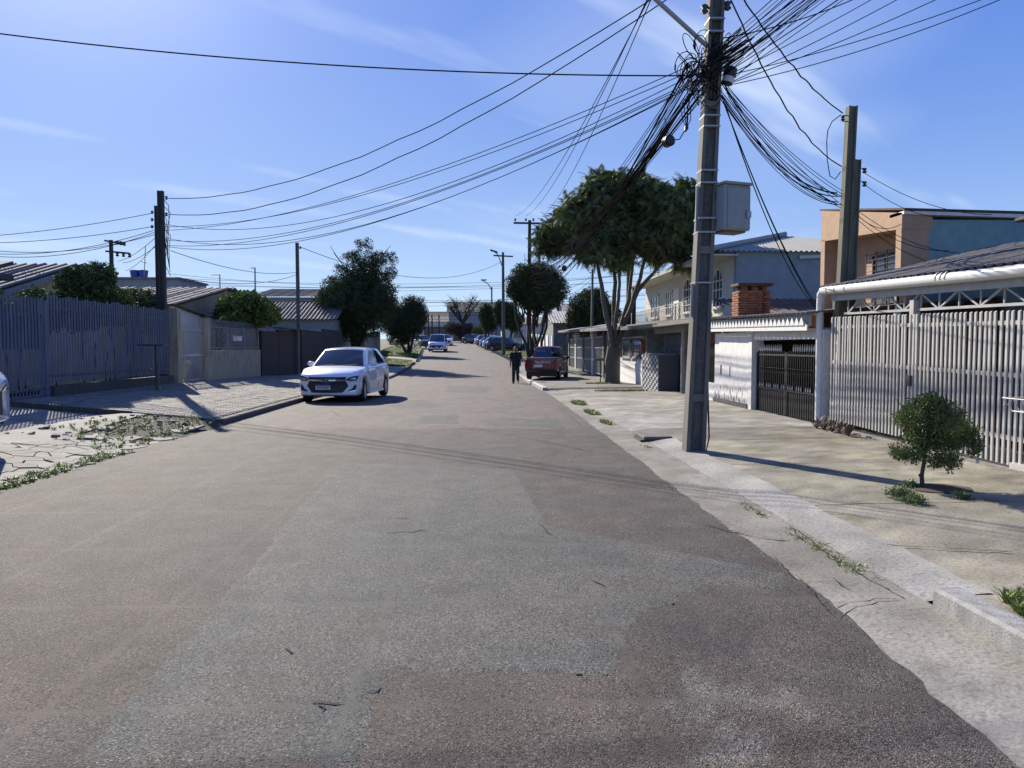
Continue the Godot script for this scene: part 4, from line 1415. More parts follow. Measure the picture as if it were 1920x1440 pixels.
	b = MB.new(); b.tube([sc + Vector3(0.07, 0.02, 0), sc + Vector3(0.14, 0.03, 0), on_z(1287, 240, z), on_z(1290, 200, z), on_z(1300, 160, z)], [0.008], 5); part(sp, "lead", b, M.cable)
	b = MB.new(); b.tube([sc + Vector3(-0.01, 0.07, 0), on_z(1246, 220, z)], [0.005], 4); part(sp, "hanger", b, M.cable)
	sp = thing("drop_splice", "slim splice sleeve hanging in a loop of cables left of the main pole", "splice case", on_z(1287, 245, z))
	b = MB.new(); b.tube([on_z(1289, 232, z), on_z(1287, 240, z), on_z(1285, 247, z)], [0.012, 0.03, 0.012], 8); part(sp, "case", b, M.black_plastic)
	b = MB.new()
	for k in 4: b.tube([on_z(1283 + k * 2, 186, z), on_z(1277 + k * 6, 205, z + 0.05), on_z(1280 + k * 5, 225, z), on_z(1287, 240, z)], [0.006], 4)
	part(sp, "loop", b, M.cable)
	var tang := thing("cable_tangle", "tangled nest of black cable loops lashed to the main pole", "cable tangle", hub)
	b = MB.new()
	for k in 42:
		var c := hub + Vector3(rng.randfn() * 0.12 - 0.09, rng.randfn() * 0.17, rng.randfn() * 0.10 + 0.03)
		var r := rng.randf_range(0.06, 0.17)
		var q := Basis.from_euler(Vector3(rng.randf_range(-0.7, 0.7), rng.randf() * TAU, rng.randf_range(-0.7, 0.7)))
		var pts := []
		for m in 15: pts.append(c + q * Vector3(cos(TAU * m / 13.0) * r, sin(TAU * m / 13.0) * r * 1.3, 0.02 * m / 13.0))
		b.tube(pts, [0.006], 4, false)
	part(tang, "loops", b, M.cable)
	b = MB.new()
	for k in 30:
		var y0 := rng.randf_range(-0.12, 0.25)
		b.tube([hub + Vector3(-0.30 + rng.randfn() * 0.05, y0 - 0.28, 0.12 + rng.randfn() * 0.04), hub + Vector3(rng.randfn() * 0.03 - 0.06, y0, 0.13), hub + Vector3(0.34 + rng.randfn() * 0.06, y0 + 0.24, 0.30 + rng.randfn() * 0.05)], [0.007], 4, false)
	part(tang, "lashed_bundle", b, M.cable_grey)
	b = MB.new()
	var ring := []
	var rc: Vector3 = ax.call(180.0) + Vector3(0, 0, 0.13)
	for m in 25: ring.append(rc + Vector3(cos(TAU * m / 24.0) * 0.08, sin(TAU * m / 24.0) * 0.09, 0.01 * sin(m)))
	b.tube(ring, [0.006], 4, false)
	part(tang, "spare_coil", b, M.cable)

	# twin service posts on the right
	var tw := thing("service_post", "tall slim concrete service post behind the carport gutter", "service post", Vector3(6.35, land(6.35, -12.75), -12.75))
	b = MB.new()
	var t0 := on_z(1597, 200, -12.75)
	var f0 := Vector3(on_z(1574, 525, -12.75).x - 0.02, land(6.3, -12.75), -12.75)
	hpole(b, f0, t0, 0.085, 0.075, 0.075, 0.07); part(tw, "shaft", b, M.pole_mossy)
	b = MB.new(); var i0 := on_z(1580, 222, -12.72); insulator(b, i0, 0.045); b.beam(i0 + Vector3(0, 0.05, 0), i0 + Vector3(0.16, 0.05, 0), 0.012, 0.012); b.beam(i0 + Vector3(0, -0.05, 0), i0 + Vector3(0.16, -0.05, 0), 0.012, 0.012); part(tw, "insulator", b, M.dark_metal)
	tw = thing("short_service_post", "shorter concrete service post strapped beside the tall one", "service post", Vector3(6.6, land(6.6, -12.75), -12.75))
	b = MB.new()
	var t1 := on_z(1606, 300, -12.75)
	var f1 := Vector3(on_z(1590, 525, -12.75).x, land(6.5, -12.75), -12.74)
	hpole(b, f1, t1, 0.06, 0.055, 0.07, 0.065); part(tw, "shaft", b, M.pole_mossy)
	for py in [320.0, 345.0]:
		b = MB.new(); var i1 := on_z(1621, py, -12.72); insulator(b, i1, 0.045); b.beam(i1 + Vector3(0, 0.04, 0), i1 + Vector3(-0.13, 0.04, 0), 0.012, 0.012); part(tw, "insulator", b, M.dark_metal)
	# twin service posts on the left
	z = -21.9
	tw = thing("service_post", "tall dark service post rising from the hedge across the street", "service post", Vector3(-9.55, land(-9.55, z), z))
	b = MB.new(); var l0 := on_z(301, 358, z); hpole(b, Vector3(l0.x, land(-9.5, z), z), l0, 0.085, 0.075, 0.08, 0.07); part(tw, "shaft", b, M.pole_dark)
	for py in [371.0, 402.0]: b = MB.new(); var i2 := on_z(312, py, z + 0.02); insulator(b, i2, 0.05); b.beam(i2 + Vector3(0, 0.03, 0), i2 + Vector3(-0.12, 0.03, 0), 0.014, 0.014); part(tw, "insulator", b, M.dark_metal)
	b = MB.new()
	for k in 7: b.tube([on_z(306, 372 + k * 14, z + 0.1), on_z(316 + 4 * sin(k * 2.0), 385 + k * 14, z + 0.1), on_z(312 + 5 * cos(k * 1.5), 420 + k * 12, z + 0.1), on_z(314 + k, 470 + k * 8, z + 0.1)], [0.009], 4, false)
	part(tw, "hanging_leads", b, M.cable)
	tw = thing("short_service_post", "shorter dark service post strapped to the tall one by the hedge", "service post", Vector3(-9.8, land(-9.8, z), z))
	b = MB.new(); var l1 := on_z(294, 386, z); hpole(b, Vector3(l1.x, land(-9.8, z), z), l1, 0.06, 0.055, 0.07, 0.06); part(tw, "shaft", b, M.pole_dark)
	for py in [398.0, 412.0, 425.0]: b = MB.new(); var i3 := on_z(285, py, z + 0.02); insulator(b, i3, 0.045); b.beam(i3, i3 + Vector3(0.1, 0, 0), 0.014, 0.014); part(tw, "insulator", b, M.dark_metal)
	# other posts: [px top, py top, z, name, label, half width]
	for q in [
		[557, 455, -37.7, "slim concrete service post behind the dark wall", 0.085], [1111, 505, -56.0, "slim concrete service post over the flat-roofed row", 0.09],
		[1180, 465, -33.0, "dark service post standing behind the forked tree", 0.11], [1189, 540, -33.0, "shorter dark post beside the one behind the forked tree", 0.09], [1046, 570, -70.0, "dark post past the red pickup", 0.12],
		[803, 588, -128.0, "thin far post by the end of the street, first of three", 0.11], [810, 590, -128.0, "thin far post by the end of the street, second of three", 0.11], [823, 590, -128.0, "thin far post by the end of the street, third of three", 0.11], [930, 575, -98.0, "thin concrete post among the parked cars", 0.11], [948, 580, -96.0, "pale post behind the streetlight pole", 0.12]]:
		var tp := on_z(q[0], q[1], q[2])
		var fx := tp.x - (0.03 if q[0] > 900 else -0.02)
		var o := thing("service_post", q[3], "service post", Vector3(fx, land(fx, q[2]), q[2]))
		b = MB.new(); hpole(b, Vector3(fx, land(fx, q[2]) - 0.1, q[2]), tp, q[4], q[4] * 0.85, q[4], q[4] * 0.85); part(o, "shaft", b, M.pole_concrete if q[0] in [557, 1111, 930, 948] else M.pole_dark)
		b = MB.new(); insulator(b, tp + Vector3(0.16 if q[0] < 900 else -0.16, -0.25, 0), 0.06); b.beam(tp + Vector3(0, -0.25, 0), tp + Vector3(0.16 if q[0] < 900 else -0.16, -0.25, 0), 0.02, 0.02); part(o, "insulator", b, M.dark_metal)
	# second pole with crossarm
	z = -50.0
	var t2 := on_z(993, 413, z)
	p = thing("utility_pole", "tall dark utility pole with wooden crossarm beside the round-headed tree", "utility pole", Vector3(3.1, land(3.1, z), z))
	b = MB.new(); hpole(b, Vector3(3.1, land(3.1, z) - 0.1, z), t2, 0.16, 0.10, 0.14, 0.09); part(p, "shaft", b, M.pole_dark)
	b = MB.new(); b.beam(on_z(963, 418, z + 0.12), on_z(1020, 419, z + 0.12), 0.10, 0.12); var arm := part(p, "crossarm", b, M.pole_dark)
	for px in [966.0, 986.0, 1000.0, 1016.0]:
		b = MB.new(); insulator(b, on_z(px, 412, z + 0.12), 0.09); part(arm, "insulator", b, M.dark_metal)
	b = MB.new()
	for k in 40:
		var c := on_z(990 + rng.randfn() * 10, 520 + rng.randfn() * 26, z + 0.4)
		b.tube([c, c + Vector3(rng.randfn() * 0.4, -0.4 - rng.randf() * 0.4, 0.1), c + Vector3(rng.randfn() * 0.5, rng.randfn() * 0.4, 0)], [0.014], 4, false)
	part(p, "loose_loops", b, M.cable)
	var sp2 := thing("splice_case", "round dark splice case on the cables beside the round-headed tree", "splice case", on_z(1058, 503, -45.0))
	b = MB.new(); b.ball(on_z(1058, 503, -45.0), Vector3(0.17, 0.19, 0.17), 8, 12); part(sp2, "case", b, M.black_plastic)
	b = MB.new(); b.tube([on_z(1051, 500, -45.0), on_z(1047, 498, -45.0)], [0.05], 6); part(sp2, "collar", b, M.black_plastic)
	# third pole: streetlight
	z = -70.0
	var t3 := on_z(943, 473, z)
	p = thing("street_lamp", "grey-green streetlight pole standing on the grass verge", "street lamp", Vector3(1.97, land(1.97, z), z))
	b = MB.new(); hpole(b, Vector3(1.97, land(1.97, z) - 0.1, z), t3, 0.17, 0.11, 0.15, 0.10); part(p, "shaft", b, M.pole_green)
	b = MB.new(); b.tube([on_z(941, 498, z), on_z(934, 478, z), on_z(928, 473, z)], [0.05, 0.045, 0.04], 6); part(p, "lamp_arm", b, M.pole_dark)
	b = MB.new(); b.cbox(on_z(926, 471, z), Vector3(0.75, 0.14, 0.3), 0.05, Basis(Vector3.BACK, -0.3)); part(p, "lamp_head", b, M.pole_dark)
	b = MB.new(); b.beam(on_z(925, 479, z), on_z(962, 481, z), 0.12, 0.12); part(p, "crossarm", b, M.pole_dark)
	z = -100.0
	p = thing("street_lamp", "far thin streetlight with long arm over the road", "street lamp", Vector3(on_z(922, 640, z).x, land(on_z(922, 640, z).x, z), z))
	b = MB.new(); b.tube([p.position, on_z(922, 538, z)], [0.13, 0.09], 8); part(p, "shaft", b, M.pole_dark)
	b = MB.new(); b.tube([on_z(922, 545, z), on_z(916, 533, z), on_z(905, 526, z)], [0.06], 6); part(p, "lamp_arm", b, M.pole_dark)
	b = MB.new(); b.cbox(on_z(907, 525, z), Vector3(0.8, 0.15, 0.3), 0.05); part(p, "lamp_head", b, M.pole_dark)
	# far pole with two crossarms beyond the left houses
	z = -60.0
	var tf := on_z(208, 450, z)
	p = thing("utility_pole", "far utility pole with two crossarms of insulators beyond the hedge", "utility pole", Vector3(tf.x, rise(z), z))
	b = MB.new(); hpole(b, Vector3(tf.x, rise(z) - 0.2, z), tf, 0.16, 0.11, 0.15, 0.1); part(p, "shaft", b, M.pole_dark)
	for q in [[196, 451, 233, 458], [198, 471, 243, 475]]:
		b = MB.new(); b.beam(on_z(q[0], q[1], z + 0.2), on_z(q[2], q[3], z + 0.2), 0.12, 0.13); var am := part(p, "crossarm", b, M.pole_dark)
		for k in 3:
			b = MB.new(); insulator(b, on_z(lerpf(220, q[2], k / 2.0), q[1] + (4 if q[1] < 460 else 6) + k, z + 0.25), 0.16); part(am, "insulator", b, M.dark_metal)
	for q in [[478, 502, -62.0, 470], [412, 515, -80.0, 396]]:
		var tl := on_z(q[0], q[1], q[2])
		p = thing("street_lamp", "thin lamp post beyond the garden shrub" if q[0] == 478 else "thin lamp post beyond the corrugated roofs", "street lamp", Vector3(tl.x, rise(q[2]), q[2]))
		b = MB.new(); b.tube([p.position, tl], [0.09, 0.06], 6); part(p, "shaft", b, M.steel)
		b = MB.new(); b.tube([tl, on_z(q[3], q[1] + 0.5, q[2])], [0.05], 5); part(p, "lamp_arm", b, M.steel)
	build_cables(hub, ax)

func build_cables(hub: Vector3, ax: Callable) -> void:
	var z0 := -10.15
	var zl := -21.85
	# main pole to the service posts across the street
	var to_left := "cables from the main pole to the posts across the street"
	for q in [[1335, -75, 316, 372, 0.85, 0.010], [1335, -60, 318, 402, 0.95, 0.010]]:
		cable(on_z(q[0], q[1], z0), on_z(q[2], q[3], zl), q[4], q[5], "twisted service cable spanning the street high above the road", to_left, 0.012)
	for q in [[1310, 116, 308, 432, 0.5], [1308, 128, 308, 425, 0.55], [1305, 138, 308, 420, 0.85], [1303, 150, 310, 450, 0.7], [1300, 156, 308, 460, 0.65], [1298, 162, 310, 462, 0.8], [1296, 160, 310, 446, 0.9]]:
		cable(on_z(q[0], q[1], z0), on_z(q[2], q[3], zl), q[4], 0.0065, "black drop cable sagging from the main pole to the left service posts", to_left)
	cable(on_z(1300, 142, z0), on_x(-330, 15, -9.6), 0.25, 0.010, "single heavy cable crossing the sky over the left driveway", "")
	# left posts to houses out of the picture
	for q in [[284, 400, -60, 445, 0.1], [285, 425, -60, 456, 0.12], [288, 432, -60, 472, 0.3], [289, 436, -60, 475, 0.35], [290, 440, -60, 464, 0.3]]:
		cable(on_z(q[0], q[1], zl), on_z(q[2], q[3], -24.0), q[4], 0.009, "thin cable leaving the left service posts over the hedge", "cables left of the service posts")
	for q in [[290, 447, 222, 490], [292, 462, 230, 493], [291, 460, 236, 508]]:
		cable(on_z(q[0], q[1], zl), on_z(q[2], q[3], -34.0), 0.1, 0.010, "drop cable slanting down from the left service posts behind the hedge", "drop cables behind the hedge")
	# along the street to the second pole
	var zp := -49.8
	for q in [[1345, -260, 967, 405], [1350, -300, 986, 405], [1356, -330, 1016, 405]]:
		cable(on_z(q[0], q[1], z0), on_z(q[2], q[3], zp), 0.9, 0.011, "bare power line from the top of the main pole to the far crossarm", "power lines along the street")
	for k in 30:
		var a := on_z(1300 + rng.randf_range(-14, 22), 150 + rng.randf_range(-35, 40), z0 + rng.randf_range(-0.1, 0.1))
		var e := on_z(992 + rng.randf_range(-6, 6), 510 + rng.randf_range(-50, 40), zp)
		cable(a, e, rng.randf_range(0.5, 1.5), 0.0075 if k > 3 else 0.016, "black telecom cable of the bundle running along the street between poles", "telecom cables between the main and second pole")
	for k in 6:
		cable(on_z(992 + rng.randf_range(-4, 4), 500 + k * 8, zp), on_z(944, 520 + k * 6, -70.0), 0.5, 0.013, "cable running on from the second pole to the streetlight pole", "cables beyond the second pole")
	for k in 5:
		cable(on_z(996, 520 + k * 9, zp), on_z(1111, 515 + k * 6, -56.0) if k < 3 else on_z(1180, 560 + k * 6, -33.0), 0.9 + 0.2 * k, 0.013, "loose cable sagging from the second pole towards the service posts", "sagging cables behind the forked tree")
	# fan to the right service posts
	var fan := "drop cables fanning to the right service posts"
	for k in 16:
		var a := on_z(1350 + rng.randf_range(-6, 16), 160 + rng.randf_range(-12, 22), z0)
		var e := on_z(1570 + rng.randf_range(-4, 10), 385 + rng.randf_range(-32, 8), -12.7)
		cable(a, e, rng.randf_range(0.08, 0.42), 0.0065, "thin drop cable fanning from the main pole to the right service posts", fan)
	cable(on_z(1352, -70, z0), on_z(1580, 212, -12.7), 0.22, 0.013, "thick twisted cable reaching the insulator of the tall right service post", "", 0.012)
	cable(on_z(1352, -45, z0), on_z(1578, 312, -12.7), 0.42, 0.012, "thick twisted cable looping down to the right service posts", "", 0.012)
	var lp := MB.new()
	lp.tube([on_z(1577, 215, -12.65), on_z(1560, 228, -12.65), on_z(1552, 245, -12.65), on_z(1550, 265, -12.65), on_z(1551, 300, -12.65), on_z(1556, 330, -12.65), on_z(1566, 336, -12.65), on_z(1576, 322, -12.65)], [0.008], 5)
	single("cable_loop", lp, M.cable, "slack black cable loop hanging beside the tall right service post", "cable")
	for q in [[1356, 190, 1540, 585, 0.25], [1357, 192, 1534, 583, 0.22], [1360, 196, 1545, 592, 0.45]]:
		cable(on_z(q[0], q[1], z0), on_z(q[2], q[3], -15.0), q[4], 0.009, "black cable dropping from the main pole to the garage roof", "cables down to the garage roof")
	# over the camera to the next pole behind, and to houses near by on the right
	for k in 22:
		var a := hub + Vector3(rng.randf_range(-0.05, 0.12), rng.randf_range(-0.1, 0.3), 0.1)
		cable(a, Vector3(5.6 + rng.randf_range(-0.5, 0.9), 6.2 + rng.randf_range(-0.3, 0.4), 20.0), 0.7 + rng.randf_range(-0.15, 0.35), 0.0045 if k > 5 else 0.007, "telecom cable rising from the main pole towards the next pole up the street", "cables overhead towards the near pole")
	for q in [[1370, 140, 1780, 0, 0.15], [1372, 145, 1600, -20, 0.05], [1372, 138, 1640, -10, 0.05], [1374, 150, 1560, -30, 0.0], [1375, 152, 1690, -15, 0.08], [1373, 155, 1740, -10, 0.12], [1375, 158, 1790, 5, 0.2]]:
		var e := on_x(q[2], q[3], 6.2)
		var a := on_z(q[0], q[1], z0)
		cable(a, a + (e - a) * 1.8, q[4], 0.006, "thin cable from the main pole to a house beside the camera", "drop cables to the near houses")
	cable(on_z(1335, 75, z0), on_x(1640, -20, 6.4), 0.1, 0.008, "dark power lead crossing the main pole above the tangle", "")
	# right posts to the peach house
	for q in [[1622, 325, 1860, 402], [1622, 347, 1800, 408], [1600, 395, 1690, 420], [1602, 400, 1780, 470], [1600, 405, 1790, 500], [1604, 392, 1810, 475]]:
		cable(on_z(q[0], q[1], -12.7), on_z(q[2], q[3], -13.9), 0.18, 0.006, "thin lead from the right service posts to the blue house wall", "leads to the blue house wall")
	# lines crossing far away
	var far := "far lines crossing the end of the street"
	for k in 16:
		var y := 500.0 + k * 6.2
		var zz := -95.0 - k * 1.5
		cable(on_z(300 - k * 6, y + 15 + rng.randf_range(-8, 8), zz), on_z(1250, y + 5 + rng.randf_range(-10, 10), zz - 10.0), rng.randf_range(0.6, 2.2), 0.020, "far thin line crossing above the end of the street", far)
	cable(on_z(560, 462, -37.6), on_z(945, 488, -70.0), 1.6, 0.015, "cable from the slim left post across to the streetlight pole", "")
	cable(on_z(320, 470, zl), on_z(560, 510, -37.6), 0.3, 0.010, "cable linking the left service posts to the slim post", "")
	cable(on_z(330, 520, zl), on_z(556, 515, -37.6), 0.3, 0.010, "lower cable linking the left service posts to the slim post", "")

# ---------------------------------------------------------------- houses, fences, gates
func roof(parent: Node, a: Vector3, b: Vector3, c: Vector3, d: Vector3, m: Material, width := 1.0, rows := 2, wave := 0.177, amp := 0.025, called := "roof_sheet") -> void:
	# a, b along the eave, c above b, d above a; overlapping corrugated sheets, each a piece of its own
	var n := maxi(1, int(round(a.distance_to(b) / width)))
	var up := (b - a).cross(d - a).normalized()
	if up.y < 0: up = -up
	for r in rows:
		for k in n:
			var mb := MB.new()
			var grid := []
			var waves := maxf(1.0, round(a.distance_to(b) / n / wave))
			var lift := up * (0.010 * r + rng.randf_range(0.0, 0.004))
			for i in 2:
				var v := (r + i * 1.04) / float(rows)
				var line := []
				for j in int(waves * 6) + 1:
					var u := (k + j / (waves * 6.0)) / n
					var p := a.lerp(b, u).lerp(d.lerp(c, u), minf(v, 1.0))
					line.append(p + lift + up * amp * cos(TAU * j / 6.0))
				grid.append(line)
			var flip: bool = (grid[0][1] - grid[0][0]).cross(grid[1][0] - grid[0][0]).dot(up) < 0
			if flip: grid.reverse()
			mb.sheet(grid)
			part(parent, called, mb, m)

func hip(parent: Node, a: Vector3, b: Vector3, peak: Vector3, m: Material) -> void:   # triangular hip end: parallel corrugations cut off along both hips
	var n := int(a.distance_to(b) / 1.1)
	var up := (b - a).cross(peak - a).normalized()
	for k in n:
		var grid := [[], [], []]
		for j in 37:
			var u := (k + j / 36.0) / n
			var x := a.lerp(b, u)
			var v := minf((x.x - a.x) / (peak.x - a.x), (b.x - x.x) / (b.x - peak.x))
			var top := Vector3(x.x, lerpf(a.y, peak.y, v), lerpf(a.z, peak.z, v))
			for i in 3: grid[i].append(x.lerp(top, i / 2.0) + up * (0.026 * cos(TAU * j / 6.0) + (0.012 if i == 1 else 0.0)))
		var mb := MB.new()
		mb.sheet(grid)
		part(parent, "roof_sheet", mb, m)

func wall(parent: Node, called: String, x0: float, x1: float, y0: float, y1: float, z0: float, z1: float, m: Material) -> MeshInstance3D:
	var b := MB.new()
	b.ext(x0, x1, y0, y1, z0, z1)
	return part(parent, called, b, m)

# a window in a wall that faces -x (side = -1) or +x (side = 1)
func window_x(parent: Node, x: float, z0: float, z1: float, y0: float, y1: float, side: float, frame_m: Material, cols := 2, rows := 2, arched := false, glass: Material = null) -> void:
	var za := minf(z0, z1); var zb := maxf(z0, z1)
	var b := MB.new()
	var f := 0.06
	var r := (zb - za) / 2
	var zc := (za + zb) / 2
	b.ext(x, x + side * 0.05, y0, y0 + f, za, zb)
	b.ext(x, x + side * 0.05, y0, y1, za, za + f); b.ext(x, x + side * 0.05, y0, y1, zb - f, zb)
	if arched:
		for k in 10:
			var t0 := PI * k / 10; var t1 := PI * (k + 1) / 10
			b.beam(Vector3(x + side * 0.025, y1 + sin(t0) * (r - f / 2) * 0.75, zc + cos(t0) * (r - f / 2)), Vector3(x + side * 0.025, y1 + sin(t1) * (r - f / 2) * 0.75, zc + cos(t1) * (r - f / 2)), f, 0.05, Vector3.RIGHT)
	else: b.ext(x, x + side * 0.05, y1 - f, y1, za, zb)
	for k in range(1, cols): b.ext(x, x + side * 0.04, y0 + f, y1 + (r * 0.6 if arched else 0.0), lerpf(za, zb, float(k) / cols) - 0.018, lerpf(za, zb, float(k) / cols) + 0.018)
	for k in range(1, rows): b.ext(x, x + side * 0.04, lerpf(y0, y1, float(k) / rows) - 0.018, lerpf(y0, y1, float(k) / rows) + 0.018, za + f, zb - f)
	if arched: b.ext(x, x + side * 0.04, y1 - 0.02, y1 + 0.02, za + f, zb - f)
	var o := part(parent, "window", b, frame_m)
	b = MB.new()
	b.ext(x + side * 0.004, x + side * 0.014, y0 + f, y1 - (0.0 if arched else f), za + f, zb - f)
	if arched:
		var poly := []
		for k in 11: poly.append(Vector3(x + side * 0.004, y1 + sin(PI * k / 10) * (r - f) * 0.75, zc + side * cos(PI * k / 10) * -(r - f)))
		if side > 0: poly.reverse()
		b.plate(poly, Vector3(side * 0.01, 0, 0))
	part(o, "pane", b, glass if glass else M.glass)
	b = MB.new(); b.ext(x, x + side * 0.12, y0 - 0.05, y0, za - 0.05, zb + 0.05); part(o, "sill", b, frame_m)

func window_z(parent: Node, z: float, x0: float, x1: float, y0: float, y1: float, frame_m: Material, cols := 2, rows := 1) -> void:
	var b := MB.new()
	b.ext(x0, x1, y0, y0 + 0.07, z, z + 0.06); b.ext(x0, x1, y1 - 0.07, y1, z, z + 0.06); b.ext(x0, x0 + 0.07, y0, y1, z, z + 0.06); b.ext(x1 - 0.07, x1, y0, y1, z, z + 0.06)
	for k in range(1, cols): b.ext(lerpf(x0, x1, float(k) / cols) - 0.02, lerpf(x0, x1, float(k) / cols) + 0.02, y0, y1, z, z + 0.05)
	for k in range(1, rows): b.ext(x0, x1, lerpf(y0, y1, float(k) / rows) - 0.02, lerpf(y0, y1, float(k) / rows) + 0.02, z, z + 0.05)
	var o := part(parent, "window", b, frame_m)
	b = MB.new(); b.ext(x0 + 0.07, x1 - 0.07, y0 + 0.07, y1 - 0.07, z + 0.004, z + 0.012); part(o, "pane", b, M.glass)

func paling(high: float, w: float, deep: float, slant: float) -> ArrayMesh:
	var b := MB.new()
	b.hexa([Vector3(-deep / 2, 0, w / 2), Vector3(deep / 2, 0, w / 2), Vector3(deep / 2, 0, -w / 2), Vector3(-deep / 2, 0, -w / 2), Vector3(-deep / 2, high - slant, w / 2), Vector3(deep / 2, high, w / 2), Vector3(deep / 2, high, -w / 2), Vector3(-deep / 2, high - slant, -w / 2)])
	return b.mesh()

func build_right_houses() -> void:
	var b: MB
	# ---- white paling fence
	var f := thing("paling_fence", "white steel paling fence with slanted tops in front of the carport", "fence", Vector3(6.0, land(6.0, -9.5), -9.5))
	var bar := paling(1.76, 0.036, 0.018, 0.012)
	for k in 68:
		var z := -12.62 + k * 0.093
		var y := land(6.0, z) + 0.05 + 0.10 * clampf((-z - 8.0) / 4.6, 0, 1)
		piece(f, "paling", bar, Transform3D(Basis(Vector3.RIGHT, rng.randf_range(-0.004, 0.004)) * Basis(Vector3.BACK, rng.randf_range(-0.006, 0.006)), Vector3(6.0, y, z) - f.position), M.white_steel)
	for h in [0.28, 1.0, 1.60]:
		b = MB.new(); b.beam(Vector3(6.055, land(6, -12.6) + h + 0.14, -12.66), Vector3(6.055, land(6, -6.4) + h + 0.05, -6.3), 0.05, 0.05); part(f, "rail", b, M.white_steel)
	for z in [-12.66, -10.42, -6.3]:
		b = MB.new(); b.ext(6.09, 6.19, land(6.1, z), 2.16 if z == -10.42 else 1.75, z - 0.05, z + 0.05); part(f, "post", b, M.white_steel)
	b = MB.new(); b.ext(5.93, 6.2, land(6, -9) - 0.1, land(6, -9) + 0.025, -12.7, -6.3); part(f, "threshold", b, M.paving_c)
	b = MB.new(); b.ext(5.94, 6.06, land(6, -8) + 0.03, land(6, -8) + 0.10, -8.15, -6.3); part(f, "gate_track", b, M.white_steel)
	b = MB.new(); b.ext(5.96, 5.99, 0.95, 1.1, -10.30, -10.20); part(f, "lock", b, M.dark_metal)
	# ---- wire basket for rubbish bags
	f = thing("wire_basket", "white welded-wire rubbish basket mounted before the palings", "basket", Vector3(5.35, land(5.35, -6.6), -6.6))
	b = MB.new()
	var q0 := on_x(1880, 746, 5.35); var z1 := q0.z + 1.1
	b.tube([Vector3(5.35, q0.y, q0.z), Vector3(5.35, q0.y, z1), Vector3(5.75, q0.y, z1), Vector3(5.75, q0.y, q0.z), Vector3(5.35, q0.y, q0.z)], [0.008], 5, false)
	b.tube([Vector3(5.40, q0.y - 0.13, q0.z + 0.08), Vector3(5.40, q0.y - 0.13, z1 - 0.08), Vector3(5.70, q0.y - 0.13, z1 - 0.08), Vector3(5.70, q0.y - 0.13, q0.z + 0.08), Vector3(5.40, q0.y - 0.13, q0.z + 0.08)], [0.008], 5, false)
	for k in 12:
		var z := lerpf(q0.z + 0.08, z1 - 0.08, k / 11.0)
		b.tube([Vector3(5.35, q0.y, z), Vector3(5.40, q0.y - 0.13, z), Vector3(5.70, q0.y - 0.13, z), Vector3(5.75, q0.y, z)], [0.005], 4, false)
	for k in 5: b.tube([Vector3(lerpf(5.35, 5.75, k / 4.0), q0.y, q0.z), Vector3(lerpf(5.40, 5.70, k / 4.0), q0.y - 0.13, q0.z + 0.08), Vector3(lerpf(5.40, 5.70, k / 4.0), q0.y - 0.13, z1)], [0.005], 4, false)
	part(f, "basket", b, M.white_steel)
	b = MB.new(); b.tube([Vector3(5.55, land(5.5, z1), z1 - 0.4), Vector3(5.55, q0.y - 0.13, z1 - 0.4)], [0.03], 8); part(f, "leg", b, M.white_steel)
	# ---- carport
	var c := thing("carport", "carport with white round gutter, lattice truss and grey corrugated roof", "carport", Vector3(6.2, land(6.2, -9), -9.0))
	b = MB.new(); b.tube([Vector3(6.0, 2.485, -13.0), Vector3(6.0, 2.36, -8.6), Vector3(6.0, 2.29, -5.0)], [0.075], 14); var gut := part(c, "gutter", b, M.white_pvc)
	for z in [-12.75, -12.45, -12.1, -9.62, -9.52, -9.42]:
		b = MB.new(); var y := lerpf(2.485, 2.29, (z + 13.0) / 8.0); b.tube([Vector3(6.0, y, z - 0.012), Vector3(6.0, y, z + 0.012)], [0.081], 14); part(gut, "joint_ring", b, M.pvc_seam)
	b = MB.new(); b.tube([Vector3(6.0, 2.485, -12.98), Vector3(5.99, 2.42, -13.05), Vector3(5.98, 2.25, -13.06), Vector3(5.96, land(6, -13), -13.0)], [0.075, 0.075, 0.065, 0.06], 12); part(c, "downpipe", b, M.white_pvc)
	b = MB.new(); b.beam(Vector3(6.14, 2.36, -12.9), Vector3(6.14, 2.17, -5.0), 0.08, 0.13); part(c, "fascia_beam", b, M.white_steel_dull)
	b = MB.new(); b.beam(Vector3(6.16, 2.06, -12.5), Vector3(6.16, 1.93, -5.0), 0.05, 0.035); part(c, "bottom_chord", b, M.white_steel_dull)
	for k in 18:
		var za := -12.4 + k * 0.42
		var top_a := lerpf(2.30, 2.12, (za + 12.4) / 7.4); var low_a := lerpf(2.06, 1.94, (za + 12.4) / 7.4)
		b = MB.new()
		if k % 2: b.beam(Vector3(6.16, top_a, za), Vector3(6.16, low_a - 0.01, za + 0.40), 0.022, 0.022)
		else: b.beam(Vector3(6.16, low_a, za), Vector3(6.16, top_a - 0.01, za + 0.40), 0.022, 0.022)
		part(c, "truss_web", b, M.white_steel_dull)
		b = MB.new(); b.beam(Vector3(6.16, low_a, za), Vector3(6.16, top_a, za), 0.018, 0.018); part(c, "truss_strut", b, M.white_steel_dull)
	b = MB.new(); b.ext(6.18, 6.46, land(6.3, -13), 2.32, -13.02, -12.76); part(c, "column", b, M.pole_concrete)
	roof(c, Vector3(5.95, 2.54, -13.05), Vector3(5.95, 2.36, -5.0), Vector3(9.1, 3.08, -5.0), Vector3(9.1, 3.26, -13.05), M.roof_dark, 1.0, 2)
